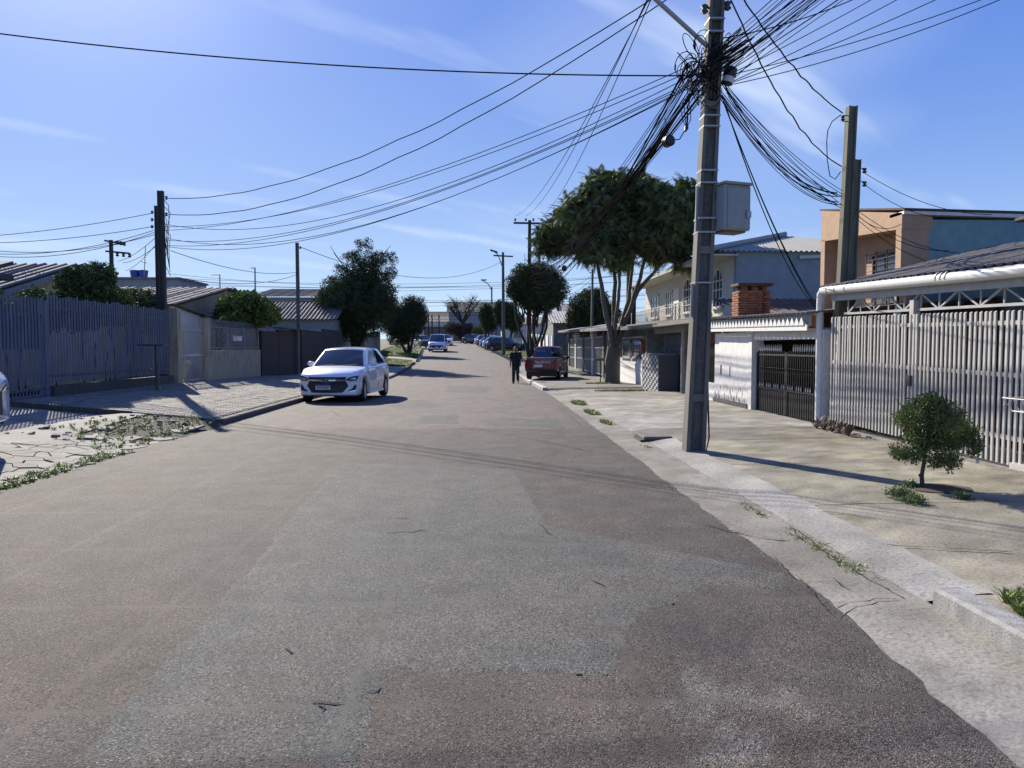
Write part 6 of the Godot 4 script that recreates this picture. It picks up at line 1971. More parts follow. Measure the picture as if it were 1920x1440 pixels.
func build_left_houses() -> void:
	var b: MB
	# ---- tall slatted metal fence
	var f := thing("slatted_fence", "tall blue-grey metal slat fence below the hedge", "fence", Vector3(-9.0, land(-9, -18.5), -18.5))
	var slat := paling(1.82, 0.068, 0.008, 0.0)
	var n := int((21.9 - 15.85) / 0.112)
	for k in n:
		var z := -15.9 - k * 0.112
		piece(f, "slat", slat, Transform3D(Basis().scaled(Vector3(1, 1.0 + rng.randf_range(-0.02, 0.02), 1)), Vector3(-9.0, land(-9, z) + 0.28, z) - f.position), M.slat_a if rng.randf() < 0.7 else M.slat_b)
	for y in [0.42, 1.85]:
		b = MB.new(); b.beam(Vector3(-9.04, land(-9, -16) + y, -15.85), Vector3(-9.04, land(-9, -21.9) + y, -21.95), 0.04, 0.05); part(f, "rail", b, M.slat_b)
	wall(f, "plinth", -9.1, -8.92, 0.2, land(-9, -18) + 0.22, -21.95, -15.9, M.dark_concrete)
	b = MB.new(); b.ext(-9.12, -8.98, 0.3, 2.45, -15.87, -15.73); part(f, "post", b, M.slat_b)
	# sliding gate of the same slats, clear of the ground
	f = thing("slatted_gate", "blue-grey slat sliding gate lifted clear of the driveway", "gate", Vector3(-9.0, land(-9, -14), -14.2))
	for k in 40:
		var z := -15.68 + k * 0.112
		piece(f, "slat", slat, Transform3D(Basis().scaled(Vector3(1, 0.97, 1)), Vector3(-9.0, 0.72, z) - f.position), M.slat_a if rng.randf() < 0.7 else M.slat_b)
	for y in [0.50, 0.64, 2.12]:
		b = MB.new(); b.beam(Vector3(-9.04, y, -15.7), Vector3(-9.04, y, -11.2), 0.04, 0.05); part(f, "rail", b, M.slat_b)
	b = MB.new()
	for k in 40: b.box(Vector3(-9.02, 0.57, -15.68 + k * 0.112), Vector3(0.02, 0.2, 0.02))
	var low := part(f, "low_pickets", b, M.slat_b); low.set_meta("kind", "stuff")
	b = MB.new(); b.ext(-9.03, -9.01, 1.45, 2.1, -15.6, -11.2); part(f, "sheet_panel", b, M.slat_b)
	# ---- little wooden post and bin shelf before the fence
	f = thing("bin_shelf", "flat rubbish shelf before the slatted fence", "bin shelf", Vector3(-8.5, land(-8.5, -19.8), -19.8))
	b = MB.new(); b.ext(-8.8, -8.15, 1.52, 1.56, -20.3, -19.4); part(f, "shelf", b, M.dark_metal)
	b = MB.new(); b.tube([Vector3(-8.5, land(-8.5, -19.8) - 0.02, -19.8), Vector3(-8.5, 1.52, -19.8)], [0.03], 6); part(f, "post", b, M.dark_metal)
	f = thing("wooden_stake", "short pale wooden stake before the slatted fence", "stake", Vector3(-8.3, land(-8.3, -19.4), -19.4))
	b = MB.new(); b.tube([Vector3(-8.3, land(-8.3, -19.4) - 0.02, -19.4), Vector3(-8.3, land(-8.3, -19.4) + 0.35, -19.4), Vector3(-8.31, land(-8.3, -19.4) + 0.68, -19.4)], [0.055, 0.05, 0.04], 8); part(f, "shaft", b, M.bark_pale)
	b = MB.new(); b.tube([Vector3(-8.31, land(-8.3, -19.4) + 0.68, -19.4), Vector3(-8.31, land(-8.3, -19.4) + 0.72, -19.4)], [0.042, 0.02], 8); part(f, "top", b, M.bark_pale)
	# ---- cream garden wall and gate
	f = thing("garden_wall", "cream garden wall topped with thin pickets", "wall", Vector3(-9.0, land(-9, -27.5), -27.5))
	wall(f, "wall", -9.08, -8.92, 0.2, 1.38, -30.4, -24.75, M.cream_stained)
	for z in [-24.62, -22.25]:
		b = MB.new(); b.ext(-9.14, -8.86, 0.2, 2.62 if z == -22.25 else 2.42, z - 0.14, z + 0.14); part(f, "pillar", b, M.cream_stained)
	var pk := paling(1.0, 0.018, 0.018, 0.01)
	for k in 46: piece(f, "picket", pk, Transform3D(Basis(), Vector3(-9.0, 1.42, -24.9 - k * 0.12) - f.position), M.iron_grey)
	for y in [1.46, 2.15]: b = MB.new(); b.beam(Vector3(-9.0, y, -24.8), Vector3(-9.0, y, -30.4), 0.03, 0.04); part(f, "rail", b, M.iron_grey)
	for z in [-26.7, -28.5, -30.3]: b = MB.new(); b.ext(-9.04, -8.96, 1.38, 2.2, z - 0.05, z + 0.05); part(f, "picket_post", b, M.kerb_grey)
	var mb := thing("letter_box", "small white letter box hung on the garden wall pickets", "letter box", Vector3(-8.86, 1.75, -27.5))
	b = MB.new(); b.cbox(Vector3(-8.88, 1.78, -27.5), Vector3(0.2, 0.16, 0.4), 0.02); part(mb, "box", b, M.white_paint)
	b = MB.new(); b.ext(-8.98, -8.78, 1.86, 1.885, -27.74, -27.26); part(mb, "lid", b, M.white_paint)
	f = thing("garden_gate", "pale barred garden gate with solid lower panel", "gate", Vector3(-9.0, land(-9, -23.4), -23.4))
	for k in 17:
		b = MB.new(); b.box(Vector3(-9.0, 1.32, -22.5 - k * 0.12), Vector3(0.018, 1.72, 0.02)); part(f, "bar", b, M.iron_pale)
	for y in [0.47, 1.22, 2.0]: b = MB.new(); b.beam(Vector3(-9.0, y, -22.4), Vector3(-9.0, y, -24.48), 0.04, 0.05); part(f, "rail", b, M.iron_pale)
	b = MB.new(); b.beam(Vector3(-9.0, 0.45, -22.9), Vector3(-9.0, 2.0, -22.9), 0.05, 0.05); part(f, "stile", b, M.iron_pale)
	# ---- dark walls further on
	f = thing("dark_wall", "dark brown boundary wall with chipped pier", "wall", Vector3(-9.0, land(-9, -39), -39.0))
	for q in [[-30.7, -33.2, 2.15], [-33.25, -36.0, 2.25], [-37.4, -42.6, 2.35], [-42.65, -48.0, 2.5]]:
		wall(f, "panel", -9.1, -8.95, 0.0, q[2], q[1], q[0], M.dark_brown)
	wall(f, "recess_gate", -9.35, -9.3, 0.2, 2.1, -37.4, -36.0, M.rust_gate)
	wall(f, "pier", -9.15, -8.8, 0.0, 2.3, -36.45, -36.0, M.chipped_pier)
	wall(f, "coping", -9.2, -8.75, 2.3, 2.36, -36.5, -33.2, M.kerb_dark)
	f = thing("panel_wall", "light grey precast panel wall behind the corner tree", "wall", Vector3(-9.3, land(-9, -66), -66.0))
	for k in 12:
		var z := -57.5 - k * 1.6
		wall(f, "panel", -9.4 + bend(z), -9.3 + bend(z), rise(z) - 0.1, rise(z) + 2.3 - 0.04 * (k % 3), z - 1.57, z, M.slab_grey)
	# ---- houses
	var h := thing("corner_house", "pale house corner with dark eaves at the end of the slat fence", "house", Vector3(-13, land(-13, -18.2), -18.2))
	wall(h, "walls", -14.5, -11.65, 0.3, 3.1, -18.5, -18.0, M.grey_wall)
	wall(h, "eaves", -14.8, -11.40, 3.1, 3.24, -18.75, -17.7, M.roof_dark)
	b = MB.new(); b.hexa([Vector3(-14.8, 3.24, -17.7), Vector3(-11.4, 3.24, -17.7), Vector3(-11.4, 3.50, -18.75), Vector3(-14.8, 3.50, -18.75), Vector3(-14.8, 3.30, -17.7), Vector3(-11.4, 3.30, -17.7), Vector3(-11.4, 3.58, -18.75), Vector3(-14.8, 3.58, -18.75)]); part(h, "roof", b, M.roof_dark)
	b = MB.new(); b.tube([Vector3(-11.6, 3.1, -17.95), Vector3(-11.6, 0.4, -17.95)], [0.045], 8); part(h, "downpipe", b, M.white_pvc)
	h = thing("corrugated_house", "yellow gabled house with striped corrugated roof behind the hedge", "house", Vector3(-16.5, land(-14, -24), -24.0))
	wall(h, "walls", -20.5, -12.7, 0.3, 2.9, -27.6, -20.4, M.yellow_wall)
	b = MB.new(); b.plate([Vector3(-12.7, 2.9, -20.4), Vector3(-12.7, 2.9, -27.6), Vector3(-12.7, 3.95, -24.0)], Vector3(-0.05, 0, 0)); part(h, "gable", b, M.yellow_wall)
	roof(h, Vector3(-21.0, 2.95, -19.9), Vector3(-12.4, 2.95, -19.9), Vector3(-12.4, 4.05, -24.0), Vector3(-21.0, 4.05, -24.0), M.roof_stripe, 1.32, 2, 0.33, 0.06)
	roof(h, Vector3(-21.0, 2.95, -28.1), Vector3(-12.4, 2.95, -28.1), Vector3(-12.4, 4.05, -24.0), Vector3(-21.0, 4.05, -24.0), M.roof_stripe, 1.32, 2, 0.33, 0.06)
	b = MB.new(); b.beam(Vector3(-12.38, 2.88, -19.9), Vector3(-12.38, 4.0, -24.0), 0.03, 0.14); part(h, "bargeboard", b, M.grey_wall)
	h = thing("corrugated_house", "house with dark corrugated roof above the garden gate", "house", Vector3(-15, land(-14, -32), -32.0))
	wall(h, "walls", -21, -11.2, 0.3, 2.95, -38.0, -27.6, M.cream_stained)
	roof(h, Vector3(-21.5, 2.98, -27.2), Vector3(-10.9, 2.98, -27.2), Vector3(-10.9, 4.05, -33.5), Vector3(-21.5, 4.05, -33.5), M.roof_stripe, 1.32, 3, 0.33, 0.06)
	roof(h, Vector3(-21.5, 2.98, -38.5), Vector3(-10.9, 2.98, -38.5), Vector3(-10.9, 4.05, -33.5), Vector3(-21.5, 4.05, -33.5), M.roof_stripe, 2.2, 2, 0.26, 0.045)
	b = MB.new(); b.plate([Vector3(-11.2, 2.95, -27.6), Vector3(-11.2, 2.95, -38.0), Vector3(-11.2, 3.95, -33.5)], Vector3(-0.05, 0, 0)); part(h, "gable", b, M.cream_stained)
	h = thing("annex", "white annex wall with tiled verge beside the garden gate", "annex", Vector3(-10.6, land(-10, -27), -27.0))
	b = MB.new(); b.plate([Vector3(-10.8, 0.3, -26.6), Vector3(-10.8, 0.3, -29.2), Vector3(-10.8, 2.66, -29.2), Vector3(-10.8, 2.92, -26.6)], Vector3(-0.12, 0, 0)); part(h, "wall", b, M.white_paint)
	b = MB.new(); b.beam(Vector3(-10.84, 2.96, -26.5), Vector3(-10.84, 2.69, -29.4), 0.3, 0.06); part(h, "tile_verge", b, M.roof_brown)
	wall(h, "side", -11.2, -10.92, 0.3, 2.8, -26.8, -26.7, M.white_paint)
	h = thing("tiled_house", "white house with brown corrugated tile roof behind the dark wall", "house", Vector3(-12.5, land(-12, -52), -52.0))
	wall(h, "walls", -15.5, -9.9, 0.3, 3.3, -57.5, -50.4, M.grey_wall)
	roof(h, Vector3(-16, 3.32, -50.0), Vector3(-9.6, 3.32, -50.0), Vector3(-9.6, 4.62, -54.0), Vector3(-16, 4.62, -54.0), M.roof_tile, 1.1, 3, 0.24, 0.05)
	roof(h, Vector3(-16, 3.32, -58.0), Vector3(-9.6, 3.32, -58.0), Vector3(-9.6, 4.62, -54.0), Vector3(-16, 4.62, -54.0), M.roof_tile, 2.2, 2, 0.24, 0.05)
	window_z(h, -50.4, -12.2, -10.6, 2.1, 2.6, M.white_steel_dull, 4, 1)
	h = thing("upper_house", "grey two-storey house with dark sheet roof behind the tiled roof", "house", Vector3(-15, rise(-65), -65.0))
	wall(h, "walls", -18.6, -12.0, 0.0, 5.55, -69.0, -62.2, M.grey_wall)
	roof(h, Vector3(-19, 5.58, -61.8), Vector3(-11.6, 5.58, -61.8), Vector3(-11.6, 6.5, -66.0), Vector3(-18.2, 6.5, -66.0), M.roof_dark, 1.1, 2, 0.2, 0.03)
	for x in [-17.6, -14.6, -12.8]: window_z(h, -62.2, x - 0.6, x + 0.6, 4.5, 5.2, M.dark_metal, 3, 2)
	h = house_block("far_house", "low dark-roofed house beyond the corrugated roofs", Vector3(-24, rise(-48), -50), Vector3(9, 3.8, 8), 1.3, M.grey_wall, M.roof_stripe)
	for k in 2:
		var tk := thing("water_tank", "blue round water tank on the far roof, " + ["left of its twin", "right of its twin"][k], "water tank", on_z(253 + k * 16, 520, -45.0), "blue water tanks")
		var c := on_z(253 + k * 16, 520, -45.0)
		b = MB.new(); b.tube([c, c + Vector3(0, 0.1, 0), c + Vector3(0, 0.36, 0)], [0.22, 0.24, 0.27], 14); part(tk, "tank", b, M.tank_blue)
		b = MB.new(); b.tube([c + Vector3(0, 0.36, 0), c + Vector3(0, 0.40, 0), c + Vector3(0, 0.43, 0)], [0.285, 0.28, 0.1], 14); part(tk, "lid", b, M.tank_blue)
	h = thing("tank_house", "pale flat-roofed block carrying the blue water tanks", "house", Vector3(-20.0, rise(-47), -47.0))
	var tc := on_z(262, 521, -45.0)
	wall(h, "walls", tc.x - 2.0, tc.x + 2.4, 0, tc.y - 0.12, -49.0, -44.6, M.grey_wall)
	wall(h, "roof_slab", tc.x - 2.1, tc.x + 2.5, tc.y - 0.12, tc.y, -49.1, -44.5, M.slab_grey)
	var an := thing("tv_antenna", "thin television antenna above the blue water tanks", "antenna", on_z(271, 515, -44.7))
	b = MB.new(); b.tube([on_z(270, 521, -44.7), on_z(273, 462, -44.7)], [0.025], 5); part(an, "mast", b, M.steel)
	b = MB.new(); b.tube([on_z(265, 490, -44.7), on_z(275, 493, -44.7)], [0.03], 5); part(an, "boom", b, M.steel)

# ---------------------------------------------------------------- vehicles (front towards +z, origin on the ground)
func ramp(table: Array, t: float) -> float:
	if t <= table[0][0]: return table[0][1]
	for i in table.size() - 1:
		if t <= table[i + 1][0]:
			var k: float = (t - table[i][0]) / (table[i + 1][0] - table[i][0])
			return lerpf(table[i][1], table[i + 1][1], k)
	return table[-1][1]

func body_hit(b: MB, x: float, y: float, dirn: float) -> float:   # z of the skin met by a ray along z
	var best := -INF
	for k in range(0, b.idx.size(), 3):
		var p := b.v[b.idx[k]]; var q := b.v[b.idx[k + 1]]; var r := b.v[b.idx[k + 2]]
		if p.z * dirn < 0.3 and q.z * dirn < 0.3: continue
		if minf(p.y, minf(q.y, r.y)) > y or maxf(p.y, maxf(q.y, r.y)) < y or minf(p.x, minf(q.x, r.x)) > x or maxf(p.x, maxf(q.x, r.x)) < x: continue
		var d := (q.x - p.x) * (r.y - p.y) - (r.x - p.x) * (q.y - p.y)
		if absf(d) < 1e-9: continue
		var u := ((x - p.x) * (r.y - p.y) - (r.x - p.x) * (y - p.y)) / d
		var w := ((q.x - p.x) * (y - p.y) - (x - p.x) * (q.y - p.y)) / d
		if u < -1e-4 or w < -1e-4 or u + w > 1.0001: continue
		best = maxf(best, (p.z + u * (q.z - p.z) + w * (r.z - p.z)) * dirn)
	return best

func skin_patch(parent: Node, called: String, body: MB, poly: Array, m: Material, dirn := 1.0, lift := 0.008, fine := 0.07) -> MeshInstance3D:
	var ring := PackedVector2Array()
	for i in poly.size():
		var a := Vector2(poly[i][0], poly[i][1]); var e := Vector2(poly[(i + 1) % poly.size()][0], poly[(i + 1) % poly.size()][1])
		var n := maxi(1, int(a.distance_to(e) / fine))
		for k in n: ring.append(a.lerp(e, float(k) / n))
	var pts := ring.duplicate()
	var lo := ring[0]; var hi := ring[0]
	for p in ring: lo = lo.min(p); hi = hi.max(p)
	var x := lo.x + fine * 0.5
	while x < hi.x:
		var y := lo.y + fine * 0.5
		while y < hi.y:
			var p := Vector2(x, y)
			if Geometry2D.is_point_in_polygon(p, ring):
				var near := false
				for q in ring: if q.distance_to(p) < fine * 0.45: near = true
				if not near: pts.append(p)
			y += fine
		x += fine
	var z := []
	var last := 0.0
	for p in pts:
		var h := body_hit(body, p.x, p.y, dirn)
		if h == -INF: h = last
		last = h
		z.append(h * dirn + lift * dirn)
	var t := Geometry2D.triangulate_delaunay(pts)
	var b := MB.new()
	for k in range(0, t.size(), 3):
		var c := (pts[t[k]] + pts[t[k + 1]] + pts[t[k + 2]]) / 3.0
		if not Geometry2D.is_point_in_polygon(c, ring): continue
		var v := [0, 1, 2].map(func(i): return Vector3(pts[t[k + i]].x, pts[t[k + i]].y, z[t[k + i]]))
		if (v[1] - v[0]).cross(v[2] - v[0]).z * dirn < 0: v.reverse()
		b.tri(v[0], v[1], v[2])
	return part(parent, called, b, m, false)

func mirror_x(poly: Array) -> Array:
	var out := []
	for p in poly: out.append([-p[0], p[1]])
	out.reverse()
	return out

func wheel(parent: Node, x: float, z: float, r: float, steer := 0.0) -> void:
	var b := MB.new()
	var rows := []
	var side := signf(x)
	var q := Basis(Vector3.UP, steer)
	var c := Vector3(x, r, z)
	for e in [[-0.5, 0.66], [-0.5, 0.9], [-0.42, 0.985], [0.0, 1.0], [0.42, 0.985], [0.5, 0.9], [0.5, 0.66]]:
		var ring := []
		for k in 25: ring.append(c + q * Vector3(e[0] * 0.2 * side, sin(-TAU * k / 24.0 * side) * r * e[1], cos(-TAU * k / 24.0 * side) * r * e[1]))
		rows.append(ring)
	b.sheet(rows)
	var w := part(parent, "wheel", b, M.tyre, false)
	b = MB.new()
	var face := c + q * Vector3(side * 0.075, 0, 0)
	rows = []
	for e in [[0.02, 0.66], [0.02, 0.60], [-0.03, 0.56]]:
		var ring := []
		for k in 25: ring.append(face + q * Vector3(e[0] * side, sin(-TAU * k / 24.0 * side) * r * e[1], cos(-TAU * k / 24.0 * side) * r * e[1]))
		rows.append(ring)
	b.sheet(rows)
	for k in 5:
		var a := TAU * k / 5.0
		var d := q * Vector3(0, sin(a), cos(a))
		b.beam(face, face + d * r * 0.6, 0.09 * r / 0.3, 0.03, q * Vector3(1, 0, 0))
	b.tube([face - q * Vector3(0.02 * side, 0, 0), face + q * Vector3(0.022 * side, 0, 0)], [r * 0.17], 10)
	part(w, "rim", b, M.alloy, false)
	b = MB.new()
	b.tube([c - q * Vector3(0.05 * side, 0, 0), c + q * Vector3(0.035 * side, 0, 0)], [r * 0.64], 16)
	part(w, "brake_disc", b, M.dark_metal, false)

func car(called: String, label: String, category: String, at: Vector3, turn: float, s: Dictionary, paint: Material, group := "", steer := 0.0) -> Dictionary:
	var o := thing(called, label, category, at, group, turn)
	var half: float = s.length / 2
	var r: float = s.wheel_r
	var body := MB.new()
	var zs := []
	for k in 49: zs.append(lerpf(-half, half, k / 48.0))
	for e in [half - 0.03, half - 0.07, half - 0.14, -half + 0.03, -half + 0.07, -half + 0.14]: zs.append(e)
	for a in [s.front_axle, s.rear_axle]:
		for k in 13: zs.append(a + r * 1.16 * cos(PI * k / 12.0))
	zs.sort()
	var rows := []
	for z in zs:
		var w: float = ramp(s.width, z)
		var yd: float = ramp(s.deck, z)
		var yb: float = ramp(s.sill, z)
		for a in [s.front_axle, s.rear_axle]:
			var dz := absf(z - a)
			if dz < r * 1.16: yb = maxf(yb, r + sqrt(maxf(0.0, r * r * 1.3456 - dz * dz)))
		yb = minf(yb, yd - 0.12)
		var side := [[0.0, yb], [w * 0.45, yb], [w * 0.90, yb], [w * 0.965, yb + 0.05 * (yd - yb)], [w, lerpf(yb, yd, 0.34)], [w * 1.0, lerpf(yb, yd, 0.55)], [w * 0.975, lerpf(yb, yd, 0.80)], [w * 0.955, lerpf(yb, yd, 0.91)], [w * 0.91, yd - 0.012], [w * 0.80, yd + 0.008], [w * 0.45, yd + s.crown * 0.8], [0.0, yd + s.crown]]
		var line := []
		for k in side.size(): line.append(Vector3(-side[k][0], side[k][1], z))
		for k in range(side.size() - 2, -1, -1): line.append(Vector3(side[k][0], side[k][1], z))
		for k in line.size():
			var f := clampf((line[k].z - half + 0.9) / 0.9, 0, 1); var e := clampf((-half + 0.7 - line[k].z) / 0.7, 0, 1)
			line[k].z -= s.bow * f * f * pow(absf(line[k].x) / s.width_max, 2.2)
			line[k].z += s.tail_bow * e * e * pow(absf(line[k].x) / s.width_max, 2.2)
		rows.append(line)
	# the ends are closed by drawing the last section in towards its middle
	var first: Array = rows[0]; var last: Array = rows[-1]
	for t in [0.72, 0.4, 0.001]:
		for e in [first, last]:
			var mid := Vector3(0, (e[0].y + e[11].y) * 0.5, e[11].z + (0.03 if e == last else -0.01) * (1 - t))
			var line := []
			for p in e: line.append(Vector3(p.x * t, lerpf(mid.y, p.y, t), lerpf(mid.z, p.z, t)))
			if e == last: rows.push_back(line)
			else: rows.push_front(line)
	body.sheet(rows)
	var shell := part(o, "body", body, paint, false)
	# underside and wheel wells
	var b := MB.new()
	b.ext(-s.width_max * 0.86, s.width_max * 0.86, 0.17, 0.40, -half + 0.25, half - 0.3)
	part(o, "underbody", b, M.black_plastic, false)
	b = MB.new()
	b.ext(-s.width_max * 0.80, s.width_max * 0.80, 0.38, minf(s.belt_front, s.belt_rear) - 0.10, -half + 0.3, half - 0.35)
	part(o, "wheel_well", b, M.black_plastic, false)
	for x in [-1.0, 1.0]:
		wheel(o, x * (s.width_max - 0.115), s.front_axle, r, steer)
		wheel(o, x * (s.width_max - 0.115), s.rear_axle, r)
	# cabin
	var ws: float = s.screen_base; var rf: float = s.roof_front; var rr: float = s.roof_rear; var bl: float = s.back_base
	var wb: float = s.cabin_low; var wr: float = s.cabin_top; var yr: float = s.roof
	var front := func(u: float, v: float) -> Vector3: return Vector3(lerpf(wb, wr, v) * u, lerpf(s.belt_front, yr, v) + 0.035 * v * (1 - u * u), lerpf(ws, rf, v) - 0.20 * u * u * lerpf(1, 0.45, v) + 0.035 * sin(PI * v))
	var rear := func(u: float, v: float) -> Vector3: return Vector3(lerpf(wb, wr, v) * u, lerpf(s.belt_rear, yr, v) + 0.035 * v * (1 - u * u), lerpf(bl, rr, v) + 0.10 * u * u * lerpf(1, 0.5, v) - 0.03 * sin(PI * v))
	var flank := func(x: float, u: float, v: float) -> Vector3:
		var p: Vector3 = front.call(x, v); var q: Vector3 = rear.call(x, v)
		return p.lerp(q, u) + Vector3(x * 0.035 * sin(PI * v * 0.8) * sin(PI * u), 0.045 * sin(PI * u) * v, 0)
	b = MB.new()
	for f in 5:
		var grid := []
		for i in 9:
			var line := []
			for j in 13:
				var u := j / 12.0; var v := i / 8.0
				match f:
					0: line.append(front.call(u * 2 - 1, v))
					1: line.append(rear.call(1 - u * 2, v))
					2: line.append(flank.call(1.0, u, v))
					3: line.append(flank.call(-1.0, 1 - u, v))
					4:
						var a: Vector3 = front.call(u * 2 - 1, 1.0); var c: Vector3 = rear.call(u * 2 - 1, 1.0)
						line.append(a.lerp(c, v) + Vector3(0, 0.045 * sin(PI * v), 0))
			grid.append(line)
		b.sheet(grid)
	part(o, "cabin", b, s.get("roof_paint", paint), false)
	var pane := func(called2: String, f: int, u0: float, u1: float, v0: float, v1: float, slant0 := 0.0, slant1 := 0.0) -> MeshInstance3D:
		var grid := []
		for i in 7:
			var line := []
			for j in 11:
				var v := lerpf(v0, v1, i / 6.0)
				var u := lerpf(u0 + slant0 * i / 6.0, u1 + slant1 * i / 6.0, j / 10.0)
				var p: Vector3
				var out: Vector3
				match f:
					0: p = front.call(u, v); out = Vector3(0.1 * u, 0.5, 0.9)
					1: p = rear.call(-u, v); out = Vector3(-0.1 * u, 0.3, -0.95)
					2: p = flank.call(1.0, u, v); out = Vector3(1, 0.2, 0)
					3: p = flank.call(-1.0, 1 - u, v); out = Vector3(-1, 0.2, 0)
				line.append(p + out.normalized() * 0.007)
			grid.append(line)
		var g := MB.new()
		g.sheet(grid)
		return part(o, called2, g, M.car_glass, false)
	var out := {"node": o, "body": body, "pane": pane, "front": front, "rear": rear, "flank": flank}
	out.screen = pane.call("windscreen", 0, -0.93, 0.93, 0.03, 0.93)
	out.back = pane.call("rear_window", 1, -0.84, 0.84, 0.12, 0.88)
	for f in [2, 3]:
		for w in s.windows:
			var q: Array = w if f == 2 else [1 - w[1], 1 - w[0], -w[3], -w[2]]
			pane.call("side_window", f, q[0], q[1], 0.10, 0.86, q[2], q[3])
	# door mirrors
	for x in [-1.0, 1.0]:
		b = MB.new()
		var c: Vector3 = flank.call(x, 0.10, 0.10) + Vector3(x * 0.14, 0.03, 0.0)
		b.ball(c, Vector3(0.115, 0.07, 0.06), 8, 12)
		b.beam(c, c - Vector3(x * 0.16, 0.04, 0), 0.05, 0.03)
		part(o, "door_mirror", b, s.get("mirror_paint", paint), false)
	return out

func hatch_shape(l := 4.16, w := 0.865, h := 1.47) -> Dictionary:
	var k := l / 4.16
	var hk := h / 1.47
	return {"length": l, "width_max": w, "wheel_r": 0.315 * hk, "front_axle": 1.28 * k, "rear_axle": -1.27 * k, "crown": 0.03, "bow": 0.30, "tail_bow": 0.2,
		"width": [[-2.08 * k, w * 0.80], [-1.95 * k, w * 0.93], [-1.5 * k, w * 0.99], [0.0, w], [1.3 * k, w * 0.995], [1.8 * k, w * 0.97], [2.0 * k, w * 0.935], [2.08 * k, w * 0.88]],
		"deck": [[-2.08 * k, 0.74 * hk], [-2.02 * k, 0.92 * hk], [-1.85 * k, 1.00 * hk], [-1.6 * k, 1.01 * hk], [0.85 * k, 0.96 * hk], [1.1 * k, 0.955 * hk], [1.5 * k, 0.905 * hk], [1.8 * k, 0.835 * hk], [1.95 * k, 0.775 * hk], [2.04 * k, 0.72 * hk], [2.08 * k, 0.655 * hk]],
		"sill": [[-2.08 * k, 0.34 * hk], [-1.9 * k, 0.25 * hk], [-0.8 * k, 0.215 * hk], [0.8 * k, 0.215 * hk], [1.8 * k, 0.19 * hk], [2.0 * k, 0.20 * hk], [2.08 * k, 0.24 * hk]],
		"screen_base": 1.10 * k, "roof_front": 0.36 * k, "roof_rear": -1.35 * k, "back_base": -1.86 * k, "belt_front": 0.945 * hk, "belt_rear": 0.985 * hk, "roof": 1.43 * hk, "cabin_low": w * 0.89, "cabin_top": w * 0.665,
		"windows": [[0.10, 0.46, 0.10, 0.0], [0.50, 0.86, 0.0, -0.10]]}

func letters(parent: Node, called: String, text: String, high: float, deep: float, m: Material, at: Transform3D) -> void:
	var t := TextMesh.new()
	var f := SystemFont.new()
	f.font_names = PackedStringArray(["Droid Sans"])
	f.font_weight = 700
	t.font = f
	t.text = text
	t.font_size = 64
	t.pixel_size = high / 46.0
	t.depth = deep
	t.curve_step = 4.0
	t.material = m
	var o := MeshInstance3D.new()
	o.name = called
	o.mesh = t
	o.transform = at
	parent.add_child(o, true)

func lamps(c: Dictionary, y: float, w: float, nose: float) -> void:   # simple lights, plate and grille for cars far away
	var head := [[w * 0.50, y], [w * 0.86, y + 0.03], [w * 0.86, y + 0.13], [w * 0.60, y + 0.10]]
	skin_patch(c.node, "headlight", c.body, head, M.lamp_glass, 1.0, 0.01, 0.12)
	skin_patch(c.node, "headlight", c.body, mirror_x(head), M.lamp_glass, 1.0, 0.01, 0.12)
	skin_patch(c.node, "grille", c.body, [[-w * 0.45, y - 0.28], [w * 0.45, y - 0.28], [w * 0.5, y + 0.02], [-w * 0.5, y + 0.02]], M.black_plastic, 1.0, 0.008, 0.2)
	skin_patch(c.node, "tail_light", c.body, [[w * 0.62, y + 0.0], [w * 0.80, y + 0.0], [w * 0.80, y + 0.16], [w * 0.62, y + 0.16]], M.tail_red, -1.0, 0.01, 0.12)
	skin_patch(c.node, "tail_light", c.body, [[-w * 0.80, y + 0.0], [-w * 0.62, y + 0.0], [-w * 0.62, y + 0.16], [-w * 0.80, y + 0.16]], M.tail_red, -1.0, 0.01, 0.12)

